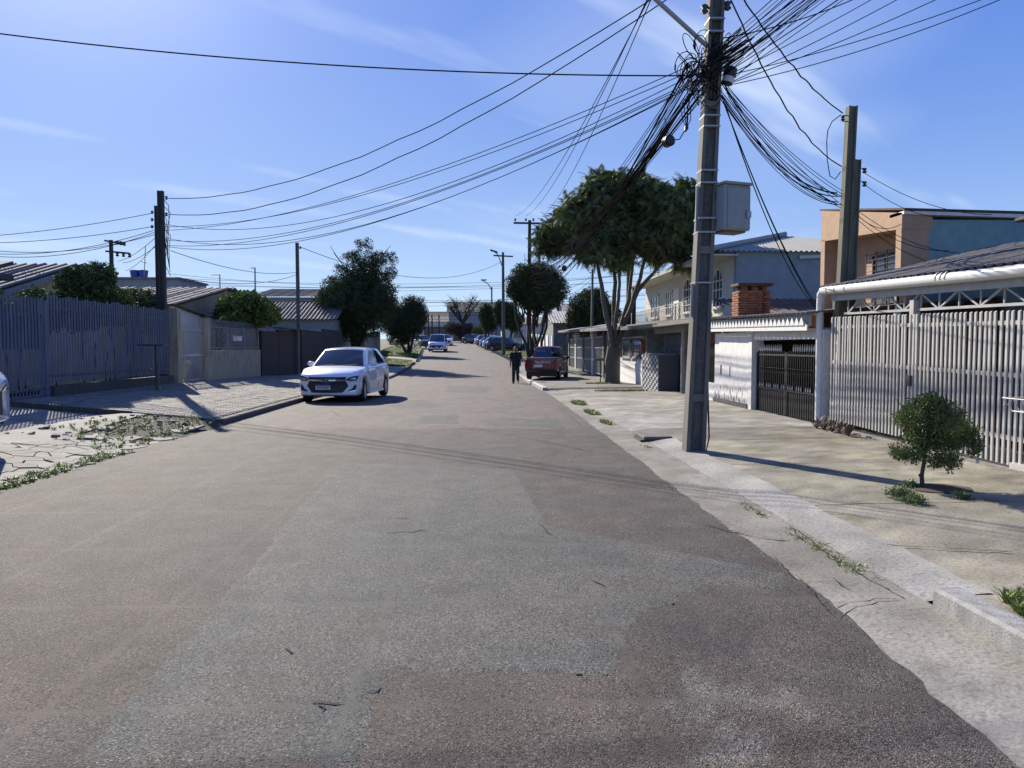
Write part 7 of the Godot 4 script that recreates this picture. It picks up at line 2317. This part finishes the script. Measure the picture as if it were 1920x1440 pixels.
func build_vehicles() -> void:
	# ---- white hatchback parked against the left kerb, nose towards us
	var s := hatch_shape()
	var p := on_ground(632, 752)
	var c := car("white_hatchback", "white hatchback with black grille parked against the left kerb", "car", Vector3(p.x + 0.08, land(p.x, p.z - 1.0), p.z - 1.25), -0.10, s, M.car_white, "", 0.10)
	var n: Node3D = c.node
	var body: MB = c.body
	skin_patch(n, "grille", body, [[-0.42, 0.285], [0.42, 0.285], [0.56, 0.46], [0.50, 0.595], [-0.50, 0.595], [-0.56, 0.46]], M.black_plastic, 1.0, 0.010)
	skin_patch(n, "upper_grille", body, [[-0.50, 0.635], [0.50, 0.635], [0.53, 0.705], [-0.53, 0.705]], M.dark_glossy, 1.0, 0.010)
	skin_patch(n, "chrome_bar", body, [[-0.50, 0.607], [0.50, 0.607], [0.50, 0.626], [-0.50, 0.626]], M.chrome, 1.0, 0.014)
	var bow := [[-0.085, 0.603], [-0.03, 0.603], [-0.03, 0.592], [0.03, 0.592], [0.03, 0.603], [0.085, 0.603], [0.10, 0.632], [0.03, 0.632], [0.03, 0.643], [-0.03, 0.643], [-0.03, 0.632], [-0.10, 0.632]]
	skin_patch(n, "emblem_rim", body, bow, M.chrome, 1.0, 0.020, 0.04)
	var inner := []
	for q in bow: inner.append([q[0] * 0.86, 0.6175 + (q[1] - 0.6175) * 0.74])
	skin_patch(n, "emblem", body, inner, M.dark_glossy, 1.0, 0.024, 0.04)
	for side in [1, -1]:
		var head := [[0.50, 0.632], [0.60, 0.590], [0.755, 0.600], [0.785, 0.66], [0.80, 0.745], [0.66, 0.715], [0.56, 0.68]]
		var lens := [[0.555, 0.635], [0.625, 0.612], [0.74, 0.62], [0.765, 0.69], [0.67, 0.685]]
		var fog := [[0.56, 0.30], [0.74, 0.345], [0.77, 0.48], [0.72, 0.50], [0.66, 0.40], [0.55, 0.335]]
		var trim := [[0.55, 0.295], [0.745, 0.335], [0.75, 0.352], [0.55, 0.315]]
		if side < 0: head = mirror_x(head); lens = mirror_x(lens); fog = mirror_x(fog); trim = mirror_x(trim)
		var hl := skin_patch(n, "headlight", body, head, M.dark_glossy, 1.0, 0.010, 0.05)
		skin_patch(hl, "lens", body, lens, M.lamp_glass, 1.0, 0.016, 0.04)
		var fg := skin_patch(n, "fog_lamp_pod", body, fog, M.black_plastic, 1.0, 0.010, 0.05)
		skin_patch(fg, "trim", body, trim, M.chrome, 1.0, 0.016, 0.05)
	var pz := body_hit(body, 0.013, 0.44, 1.0) + 0.02
	var b := MB.new()
	b.cbox(Vector3(-0.07, 0.435, pz), Vector3(0.40, 0.13, 0.012), 0.003)
	var pl := part(n, "number_plate", b, M.white_paint, false)
	b = MB.new(); b.ext(-0.27, 0.13, 0.474, 0.499, pz + 0.005, pz + 0.008); part(pl, "blue_band", b, M.plate_blue, false)
	letters(pl, "characters", "RHD5I01", 0.062, 0.003, M.black_paint, Transform3D(Basis(), Vector3(-0.06, 0.427, pz + 0.008)))
	for x in [-1.0, 1.0]:   # seams and handles of the doors
		for z in [0.88, -0.18, -1.05]:
			b = MB.new(); b.beam(Vector3(x * 0.871, 0.30 if z > -1.0 else 0.62, z), Vector3(x * 0.842, 0.90, z - (0.05 if z < 0.5 else -0.02)), 0.006, 0.008); part(n, "door_seam", b, M.black_plastic, false)
		for z in [-0.02, -0.98]:
			b = MB.new(); b.cbox(Vector3(x * 0.868, 0.80, z), Vector3(0.03, 0.028, 0.19), 0.010); part(n, "door_handle", b, M.car_white, false)
		b = MB.new(); b.beam(Vector3(x * 0.845, 0.235, -0.85), Vector3(x * 0.845, 0.235, 0.85), 0.04, 0.07); part(n, "side_skirt", b, M.car_white, false)
	for q in [[-0.05, 0.55, -0.62], [-0.55, 0.0, 0.0]]:
		b = MB.new(); b.tube([Vector3(q[0], 0.97, 1.11), Vector3(q[1], 1.02, 1.00)], [0.008], 4); part(n, "wiper", b, M.black_plastic, false)
	b = MB.new(); b.tube([Vector3(0.1, 1.50, -1.2), Vector3(0.1, 1.62, -1.32)], [0.006], 4); part(n, "aerial", b, M.black_plastic, false)
	lamps_rear(c, 0.72, 0.865)

	# ---- red pickup on the right pavement, seen from behind
	s = {"length": 4.45, "width_max": 0.83, "wheel_r": 0.31, "front_axle": 1.38, "rear_axle": -1.33, "crown": 0.012, "bow": 0.28, "tail_bow": 0.03,
		"width": [[-2.225, 0.78], [-2.15, 0.80], [-1.6, 0.82], [0, 0.83], [1.4, 0.82], [1.95, 0.78], [2.225, 0.70]],
		"deck": [[-2.225, 1.0], [-2.2, 1.03], [-0.45, 1.05], [-0.40, 0.97], [1.0, 0.96], [1.6, 0.92], [2.0, 0.82], [2.225, 0.65]],
		"sill": [[-2.225, 0.42], [-1.9, 0.36], [-0.8, 0.27], [1.6, 0.25], [2.225, 0.27]],
		"screen_base": 1.20, "roof_front": 0.52, "roof_rear": -0.22, "back_base": -0.46, "belt_front": 0.95, "belt_rear": 1.03, "roof": 1.54, "cabin_low": 0.75, "cabin_top": 0.60, "mirror_paint": M.black_plastic,
		"windows": [[0.10, 0.88, 0.16, -0.06]]}
	p = Vector3(3.28, 0, -37.4)
	c = car("red_pickup", "dark red pickup parked on the right pavement facing away", "pickup", Vector3(p.x, land(p.x, p.z), p.z), PI - 0.24, s, M.car_red)
	n = c.node; body = c.body
	b = MB.new(); b.ext(-0.74, 0.74, 1.035, 1.062, -2.16, -0.50); part(n, "bed_cover", b, M.black_plastic, false)
	skin_patch(n, "bumper", body, [[-0.79, 0.40], [0.79, 0.40], [0.80, 0.56], [-0.80, 0.56]], M.black_plastic, -1.0, 0.03, 0.15)
	var tz := -body_hit(body, 0.013, 0.8, -1.0)
	for x in [-1.0, 1.0]:
		skin_patch(n, "tail_light", body, [[x * 0.68 - 0.07, 0.60], [x * 0.68 + 0.07, 0.60], [x * 0.68 + 0.07, 0.98], [x * 0.68 - 0.07, 0.98]], M.tail_red, -1.0, 0.012, 0.1)
		b = MB.new(); b.ext(x * 0.60 - 0.003, x * 0.60 + 0.003, 0.58, 1.0, tz - 0.013, tz - 0.005); part(n, "tailgate_seam", b, M.black_plastic, false)
	b = MB.new(); b.cbox(Vector3(0.12, 0.68, tz - 0.015), Vector3(0.40, 0.12, 0.012), 0.003); pl = part(n, "number_plate", b, M.white_paint, false)
	b = MB.new(); b.ext(0.06, 0.20, 0.84, 0.875, tz - 0.02, tz - 0.008); part(n, "badge", b, M.chrome, false)
	var back := Basis(Vector3.UP, PI)
	letters(n, "tailgate_lettering", "443-8070", 0.085, 0.003, M.dull_white, Transform3D(back, Vector3(-0.22, 0.85, tz - 0.014)))
	var rw: Vector3 = c.rear.call(0.45, 0.60)
	letters(n, "window_lettering", "FRETES", 0.095, 0.003, M.sticker_blue, Transform3D(back * Basis(Vector3.RIGHT, -0.42), rw + Vector3(0, 0, -0.03)))
	rw = c.rear.call(-0.4, 0.5)
	letters(n, "window_lettering", "LA", 0.09, 0.003, M.dull_white, Transform3D(back * Basis(Vector3.RIGHT, -0.42), rw + Vector3(0, 0, -0.03)))
	for x in [-1.0, 1.0]:
		b = MB.new(); b.beam(Vector3(x * 0.80, 0.28, -0.75), Vector3(x * 0.80, 0.28, 0.85), 0.05, 0.09); part(n, "side_skirt", b, M.black_plastic, false)
		for z in [1.0, -0.32]: b = MB.new(); b.beam(Vector3(x * 0.836, 0.34, z), Vector3(x * 0.80, 0.93, z), 0.006, 0.008); part(n, "door_seam", b, M.black_plastic, false)

	# ---- white van, the blue reflections on its front painted on as patches
	s = {"length": 4.6, "width_max": 0.93, "wheel_r": 0.33, "front_axle": 1.42, "rear_axle": -1.45, "crown": 0.03, "bow": 0.28, "tail_bow": 0.06,
		"width": [[-2.3, 0.86], [-2.0, 0.92], [0, 0.93], [1.6, 0.92], [2.05, 0.88], [2.3, 0.78]],
		"deck": [[-2.3, 1.05], [1.3, 1.08], [1.7, 1.04], [2.1, 0.92], [2.3, 0.74]],
		"sill": [[-2.3, 0.34], [-1.8, 0.28], [1.8, 0.24], [2.3, 0.28]],
		"screen_base": 1.72, "roof_front": 0.78, "roof_rear": -2.14, "back_base": -2.24, "belt_front": 1.05, "belt_rear": 1.05, "roof": 1.84, "cabin_low": 0.87, "cabin_top": 0.74, "roof_paint": M.car_white, "mirror_paint": M.black_plastic,
		"windows": [[0.08, 0.34, 0.08, 0.0], [0.38, 0.62, 0, 0], [0.66, 0.94, 0, 0]]}
	p = on_z(820, 661, -81.0)
	c = car("white_van", "white van with blue reflections painted on its front, parked at the left kerb facing us", "van", Vector3(p.x, land(p.x, -82.5), -82.5), -0.02, s, M.car_white)
	lamps(c, 0.66, 0.93, 2.3)
	skin_patch(c.node, "painted_bonnet_reflection", c.body, [[-0.72, 0.82], [-0.12, 0.82], [-0.30, 1.0], [-0.70, 1.0]], M.reflection_blue, 1.0, 0.012, 0.15)
	skin_patch(c.node, "painted_front_reflection", c.body, [[-0.80, 0.50], [0.80, 0.50], [0.80, 0.66], [-0.80, 0.66]], M.reflection_blue, 1.0, 0.012, 0.15)
	skin_patch(c.node, "number_plate", c.body, [[-0.2, 0.36], [0.2, 0.36], [0.2, 0.48], [-0.2, 0.48]], M.white_paint, 1.0, 0.02, 0.2)

	# ---- nose of a silver-blue car standing in the driveway
	s = hatch_shape(4.3, 0.90, 1.60)
	c = car("driveway_car", "silver-blue car standing in the cracked driveway", "car", Vector3(-8.20, land(-8.20, -9.35), -9.35), PI / 2, s, M.car_silver)
	c.node.rotation = Vector3(0, PI / 2, 0)
	c.node.rotation.z = 0.0
	lamps(c, 0.60, 0.9, 2.15)
	skin_patch(c.node, "number_plate", c.body, [[-0.2, 0.40], [0.2, 0.40], [0.2, 0.52], [-0.2, 0.52]], M.white_paint, 1.0, 0.02, 0.2)

	# ---- far cars: [z, px, turn, length, height, paint, label]
	for q in [
		[-80.0, 949, 1.15, 4.3, 1.46, M.car_dark, "dark hatchback parked nose-out behind the streetlight pole"], [-85.0, 938, 1.0, 4.2, 1.48, M.car_white, "white hatchback parked beside the dark one past the side street"],
		[-90.0, 930, 1.0, 4.2, 1.5, M.car_silver, "silver car in the row past the side street"], [-95.0, 924, 1.0, 4.2, 1.46, M.car_dark, "black car in the row past the side street"], [-101.0, 917, 0.95, 4.2, 1.46, M.car_white, "white car farthest along the row past the side street"],
		[-113.0, 891, 0.9, 4.3, 1.46, M.car_dark, "black car parked alone on the grass near the bare tree"], [-106.0, 836, 0.15, 4.2, 1.5, M.car_white, "white car parked farther on behind the van"], [-92.0, 793, 0.35, 4.3, 1.5, M.car_dark, "dark car on the left verge behind the van"]]:
		var x := on_z(q[1], 650, q[0]).x
		c = car("parked_car", q[6], "car", Vector3(x, land(x, q[0]), q[0]), q[2], hatch_shape(q[3], 0.86, q[4]), q[5], "cars parked far along the street")
		lamps(c, 0.62, 0.86, 2.0)

func lamps_rear(c: Dictionary, y: float, w: float) -> void:
	for x in [-1.0, 1.0]:
		skin_patch(c.node, "tail_light", c.body, [[x * w * 0.70 - 0.1, y], [x * w * 0.70 + 0.1, y], [x * w * 0.70 + 0.1, y + 0.13], [x * w * 0.70 - 0.1, y + 0.13]], M.tail_red, -1.0, 0.01, 0.1)

# ---------------------------------------------------------------- figures: smooth-joined tapered bones meshed as surface nets
func grow(bones: Array, cell: float, blend: float) -> MB:   # bone: [a, b, radius at a, radius at b]
	var lo := Vector3.INF; var hi := -Vector3.INF
	for q in bones:
		var r: float = maxf(q[2], q[3]) + blend + cell * 2
		for p in [q[0], q[1]]: lo = lo.min(p - Vector3.ONE * r); hi = hi.max(p + Vector3.ONE * r)
	var n := Vector3i(((hi - lo) / cell).ceil()) + Vector3i.ONE
	var f := PackedFloat32Array()
	f.resize(n.x * n.y * n.z)
	f.fill(1.0)
	for q in bones:
		var a: Vector3 = q[0]; var b: Vector3 = q[1]
		var r: float = maxf(q[2], q[3]) + blend + cell * 1.5
		var g0 := Vector3i(((a.min(b) - Vector3.ONE * r - lo) / cell).floor()).clamp(Vector3i.ZERO, n - Vector3i.ONE)
		var g1 := Vector3i(((a.max(b) + Vector3.ONE * r - lo) / cell).ceil()).clamp(Vector3i.ZERO, n - Vector3i.ONE)
		var d := b - a
		var dd := maxf(d.length_squared(), 1e-6)
		for x in range(g0.x, g1.x + 1):
			for y in range(g0.y, g1.y + 1):
				for z in range(g0.z, g1.z + 1):
					var p := lo + Vector3(x, y, z) * cell
					var t := clampf((p - a).dot(d) / dd, 0, 1)
					var s := p.distance_to(a + d * t) - lerpf(q[2], q[3], t)
					var i := (x * n.y + y) * n.z + z
					var h := clampf(0.5 + 0.5 * (f[i] - s) / blend, 0, 1)
					f[i] = lerpf(f[i], s, h) - blend * h * (1 - h)
	var b2 := MB.new()
	var at := {}
	var step := [n.y * n.z, n.z, 1]
	for x in n.x - 1:
		for y in n.y - 1:
			for z in n.z - 1:
				var i := (x * n.y + y) * n.z + z
				var sum := Vector3.ZERO
				var hits := 0
				var inside_count := 0
				for c in 8:
					if f[i + (step[0] if c & 4 else 0) + (step[1] if c & 2 else 0) + (c & 1)] < 0: inside_count += 1
				if inside_count == 0 or inside_count == 8: continue
				for c in 8:
					for ax in 3:
						var bit := 4 >> ax
						if c & bit: continue
						var e := c | bit
						var v0 := f[i + (step[0] if c & 4 else 0) + (step[1] if c & 2 else 0) + (c & 1)]
						var v1 := f[i + (step[0] if e & 4 else 0) + (step[1] if e & 2 else 0) + (e & 1)]
						if (v0 < 0) == (v1 < 0): continue
						var t := v0 / (v0 - v1)
						sum += Vector3((c >> 2) & 1, (c >> 1) & 1, c & 1).lerp(Vector3((e >> 2) & 1, (e >> 1) & 1, e & 1), t)
						hits += 1
				at[i] = b2.add(lo + (Vector3(x, y, z) + sum / hits) * cell, Vector3.ZERO)
	for i in at:
		var z: int = i % n.z; var y: int = (i / n.z) % n.y; var x: int = i / (n.y * n.z)
		for ax in 3:
			var u: int = step[(ax + 1) % 3]; var w: int = step[(ax + 2) % 3]
			if [x, y, z][(ax + 1) % 3] == 0 or [x, y, z][(ax + 2) % 3] == 0: continue
			var in0 := f[i] < 0; var in1 := f[i + step[ax]] < 0
			if in0 == in1 or not (at.has(i - u) and at.has(i - w) and at.has(i - u - w)): continue
			var q := [at[i], at[i - u], at[i - u - w], at[i - w]]
			if not in0: q.reverse()
			b2.idx.append_array([q[0], q[1], q[2], q[0], q[2], q[3]])
	for k in range(0, b2.idx.size(), 3):
		var nn := (b2.v[b2.idx[k + 2]] - b2.v[b2.idx[k]]).cross(b2.v[b2.idx[k + 1]] - b2.v[b2.idx[k]])
		for m in 3: b2.n[b2.idx[k + m]] += nn
	for k in b2.n.size(): b2.n[k] = b2.n[k].normalized()
	return b2

func build_figures() -> void:
	# the man walking towards us along the right kerb, black shirt and dark trousers
	var g := on_ground(967, 719)
	var o := thing("person", "man in black T-shirt and dark trousers walking along the kerb", "person", Vector3(g.x, land(g.x, g.z), g.z))
	var k := 0.97
	var J := {"hip_l": Vector3(-0.09, 0.90, 0), "hip_r": Vector3(0.09, 0.90, 0), "knee_l": Vector3(-0.10, 0.49, 0.10), "knee_r": Vector3(0.09, 0.50, 0.04), "ankle_l": Vector3(-0.11, 0.09, 0.14), "ankle_r": Vector3(0.10, 0.17, -0.26),
		"toe_l": Vector3(-0.13, 0.035, 0.33), "toe_r": Vector3(0.12, 0.06, -0.10), "chest": Vector3(0, 1.25, 0.02), "neck": Vector3(0, 1.45, 0.02), "sh_l": Vector3(-0.19, 1.40, 0.0), "sh_r": Vector3(0.19, 1.40, 0.0),
		"el_l": Vector3(-0.245, 1.13, -0.06), "el_r": Vector3(0.245, 1.13, 0.03), "wr_l": Vector3(-0.25, 0.90, 0.0), "wr_r": Vector3(0.22, 0.93, 0.18), "head": Vector3(0, 1.60, 0.04)}
	for n in J: J[n] *= k
	var skin := [[J.neck - Vector3(0, 0.1, 0), J.neck + Vector3(0, 0.06, 0.01), 0.058, 0.052], [J.head + Vector3(0, 0.035, -0.01), J.head + Vector3(0, -0.02, 0.0), 0.092, 0.085], [J.head + Vector3(0, -0.04, 0.03), J.head + Vector3(0, -0.075, 0.045), 0.062, 0.045],
		[J.head + Vector3(0, 0.0, 0.088), J.head + Vector3(0, -0.028, 0.104), 0.010, 0.015], [J.head + Vector3(-0.09, 0.0, -0.01), J.head + Vector3(-0.092, -0.03, -0.01), 0.018, 0.014], [J.head + Vector3(0.09, 0.0, -0.01), J.head + Vector3(0.092, -0.03, -0.01), 0.018, 0.014], [J.chest, J.neck, 0.11, 0.06], [Vector3(0, 0.95, 0), J.chest, 0.11, 0.12]]
	for s in ["l", "r"]:
		skin.append([J["sh_" + s], J["el_" + s], 0.052, 0.044]); skin.append([J["el_" + s], J["wr_" + s], 0.043, 0.031]); skin.append([J.chest + Vector3(0, 0.1, 0), J["sh_" + s], 0.08, 0.05])
		skin.append([J["hip_" + s], J["knee_" + s], 0.075, 0.05]); skin.append([J["knee_" + s], J["ankle_" + s], 0.048, 0.034]); skin.append([Vector3(0, 0.95, 0), J["hip_" + s], 0.10, 0.08])
		var w: Vector3 = J["wr_" + s]
		var d: Vector3 = (w - J["el_" + s]).normalized()
		var across := Vector3(0, 0, 1).cross(d).cross(d).normalized()
		skin.append([w, w + d * 0.075, 0.026, 0.030])
		for q in 4:
			var root := w + d * 0.07 + across * (q - 1.5) * 0.017
			var mid := root + d * (0.036 + 0.004 * (1.5 - absf(q - 1.5)))
			skin.append([root, mid, 0.0095, 0.009]); skin.append([mid, mid + (d + Vector3(0, 0, 0.5)).normalized() * 0.034, 0.009, 0.0075])
		skin.append([w + d * 0.02 + across * 0.02, w + d * 0.055 + across * 0.045, 0.011, 0.009])
	var turn := func(list: Array) -> Array:
		var out := []
		for q in list: out.append([q[0], q[1], q[2], q[3]])
		return out
	var body := part(o, "body", grow(turn.call(skin), 0.013, 0.025), M.skin, false)
	var shirt := [[Vector3(0, 0.93, 0.0) * k, J.chest, 0.155, 0.165], [J.chest, J.neck - Vector3(0, 0.06, 0), 0.155, 0.085]]
	for s in ["l", "r"]:
		shirt.append([J.chest + Vector3(0, 0.12, 0), J["sh_" + s], 0.10, 0.082]); shirt.append([J["sh_" + s], J["sh_" + s].lerp(J["el_" + s], 0.72), 0.078, 0.070])
		shirt.append([Vector3(-0.07 if s == "l" else 0.07, 0.90, 0.0) * k, Vector3(-0.08 if s == "l" else 0.08, 1.25, 0.0) * k, 0.115, 0.12])
	part(o, "shirt", grow(shirt, 0.016, 0.04), M.cloth_black, false)
	var legs := [[Vector3(-0.05, 0.93, 0) * k, Vector3(0.05, 0.93, 0) * k, 0.125, 0.125]]
	for s in ["l", "r"]:
		legs.append([J["hip_" + s], J["knee_" + s], 0.098, 0.078]); legs.append([J["knee_" + s], J["ankle_" + s], 0.076, 0.066])
	part(o, "trousers", grow(legs, 0.016, 0.03), M.cloth_navy, false)
	for s in ["l", "r"]:
		var heel: Vector3 = J["ankle_" + s] + Vector3(0, -0.035, -0.05)
		if s == "l": heel.y = 0.042
		part(o, "shoe", grow([[heel, J["toe_" + s], 0.042, 0.036], [J["ankle_" + s], heel, 0.04, 0.042]], 0.012, 0.02), M.shoe, false)
	part(o, "hair", grow([[J.head + Vector3(0, 0.065, -0.015), J.head + Vector3(0, 0.035, -0.05), 0.082, 0.078], [J.head + Vector3(0, 0.07, 0.02), J.head + Vector3(0, 0.09, 0.03), 0.068, 0.05]], 0.012, 0.02), M.hair, false)
	for x in [-0.033, 0.033]:
		var b := MB.new(); b.ball(J.head + Vector3(x, 0.012, 0.082), Vector3(0.014, 0.009, 0.01), 5, 8); part(body, "eye", b, M.dark_glossy, false)
	var mo := MB.new(); mo.ball(J.head + Vector3(0, -0.062, 0.088), Vector3(0.026, 0.006, 0.008), 5, 8); part(body, "mouth", mo, M.lip, false)
	o.rotation.y = -0.05

	# pale dog sitting behind the garden gate
	var at := Vector3(-9.28, land(-9.28, -23.6), -23.6)
	var dog := thing("dog", "pale shaggy dog sitting behind the garden gate bars", "dog", at)
	var h := [
		[Vector3(0, 0.16, -0.16), Vector3(0, 0.36, 0.06), 0.13, 0.115], [Vector3(0, 0.36, 0.06), Vector3(0, 0.50, 0.13), 0.10, 0.065], [Vector3(0, 0.55, 0.17), Vector3(0, 0.56, 0.19), 0.082, 0.078], [Vector3(0, 0.535, 0.22), Vector3(0, 0.515, 0.31), 0.05, 0.032],
		[Vector3(-0.06, 0.34, 0.09), Vector3(-0.06, 0.17, 0.13), 0.05, 0.034], [Vector3(-0.06, 0.17, 0.13), Vector3(-0.06, 0.03, 0.14), 0.032, 0.028], [Vector3(-0.06, 0.028, 0.14), Vector3(-0.06, 0.026, 0.19), 0.03, 0.026],
		[Vector3(0.06, 0.34, 0.09), Vector3(0.06, 0.17, 0.13), 0.05, 0.034], [Vector3(0.06, 0.17, 0.13), Vector3(0.06, 0.03, 0.14), 0.032, 0.028], [Vector3(0.06, 0.028, 0.14), Vector3(0.06, 0.026, 0.19), 0.03, 0.026],
		[Vector3(-0.1, 0.16, -0.16), Vector3(-0.12, 0.15, 0.03), 0.085, 0.06], [Vector3(-0.12, 0.15, 0.03), Vector3(-0.13, 0.05, -0.1), 0.05, 0.03], [Vector3(-0.13, 0.035, -0.1), Vector3(-0.13, 0.028, 0.06), 0.032, 0.027],
		[Vector3(0.1, 0.16, -0.16), Vector3(0.12, 0.15, 0.03), 0.085, 0.06], [Vector3(0.12, 0.15, 0.03), Vector3(0.13, 0.05, -0.1), 0.05, 0.03], [Vector3(0.13, 0.035, -0.1), Vector3(0.13, 0.028, 0.06), 0.032, 0.027],
		[Vector3(0, 0.10, -0.26), Vector3(0.12, 0.04, -0.42), 0.04, 0.022], [Vector3(-0.065, 0.61, 0.15), Vector3(-0.10, 0.55, 0.14), 0.028, 0.018], [Vector3(0.065, 0.61, 0.15), Vector3(0.10, 0.55, 0.14), 0.028, 0.018]]
	part(dog, "body", grow(h, 0.012, 0.03), M.dog_fur, false)
	for q in [Vector3(-0.035, 0.575, 0.245), Vector3(0.035, 0.575, 0.245)]:
		var b := MB.new(); b.ball(q, Vector3(0.011, 0.011, 0.009), 5, 8); part(dog, "eye", b, M.dark_glossy, false)
	var b := MB.new(); b.ball(Vector3(0, 0.525, 0.34), Vector3(0.018, 0.014, 0.012), 5, 8); part(dog, "nose", b, M.dark_glossy, false)
	dog.rotation.y = 1.1
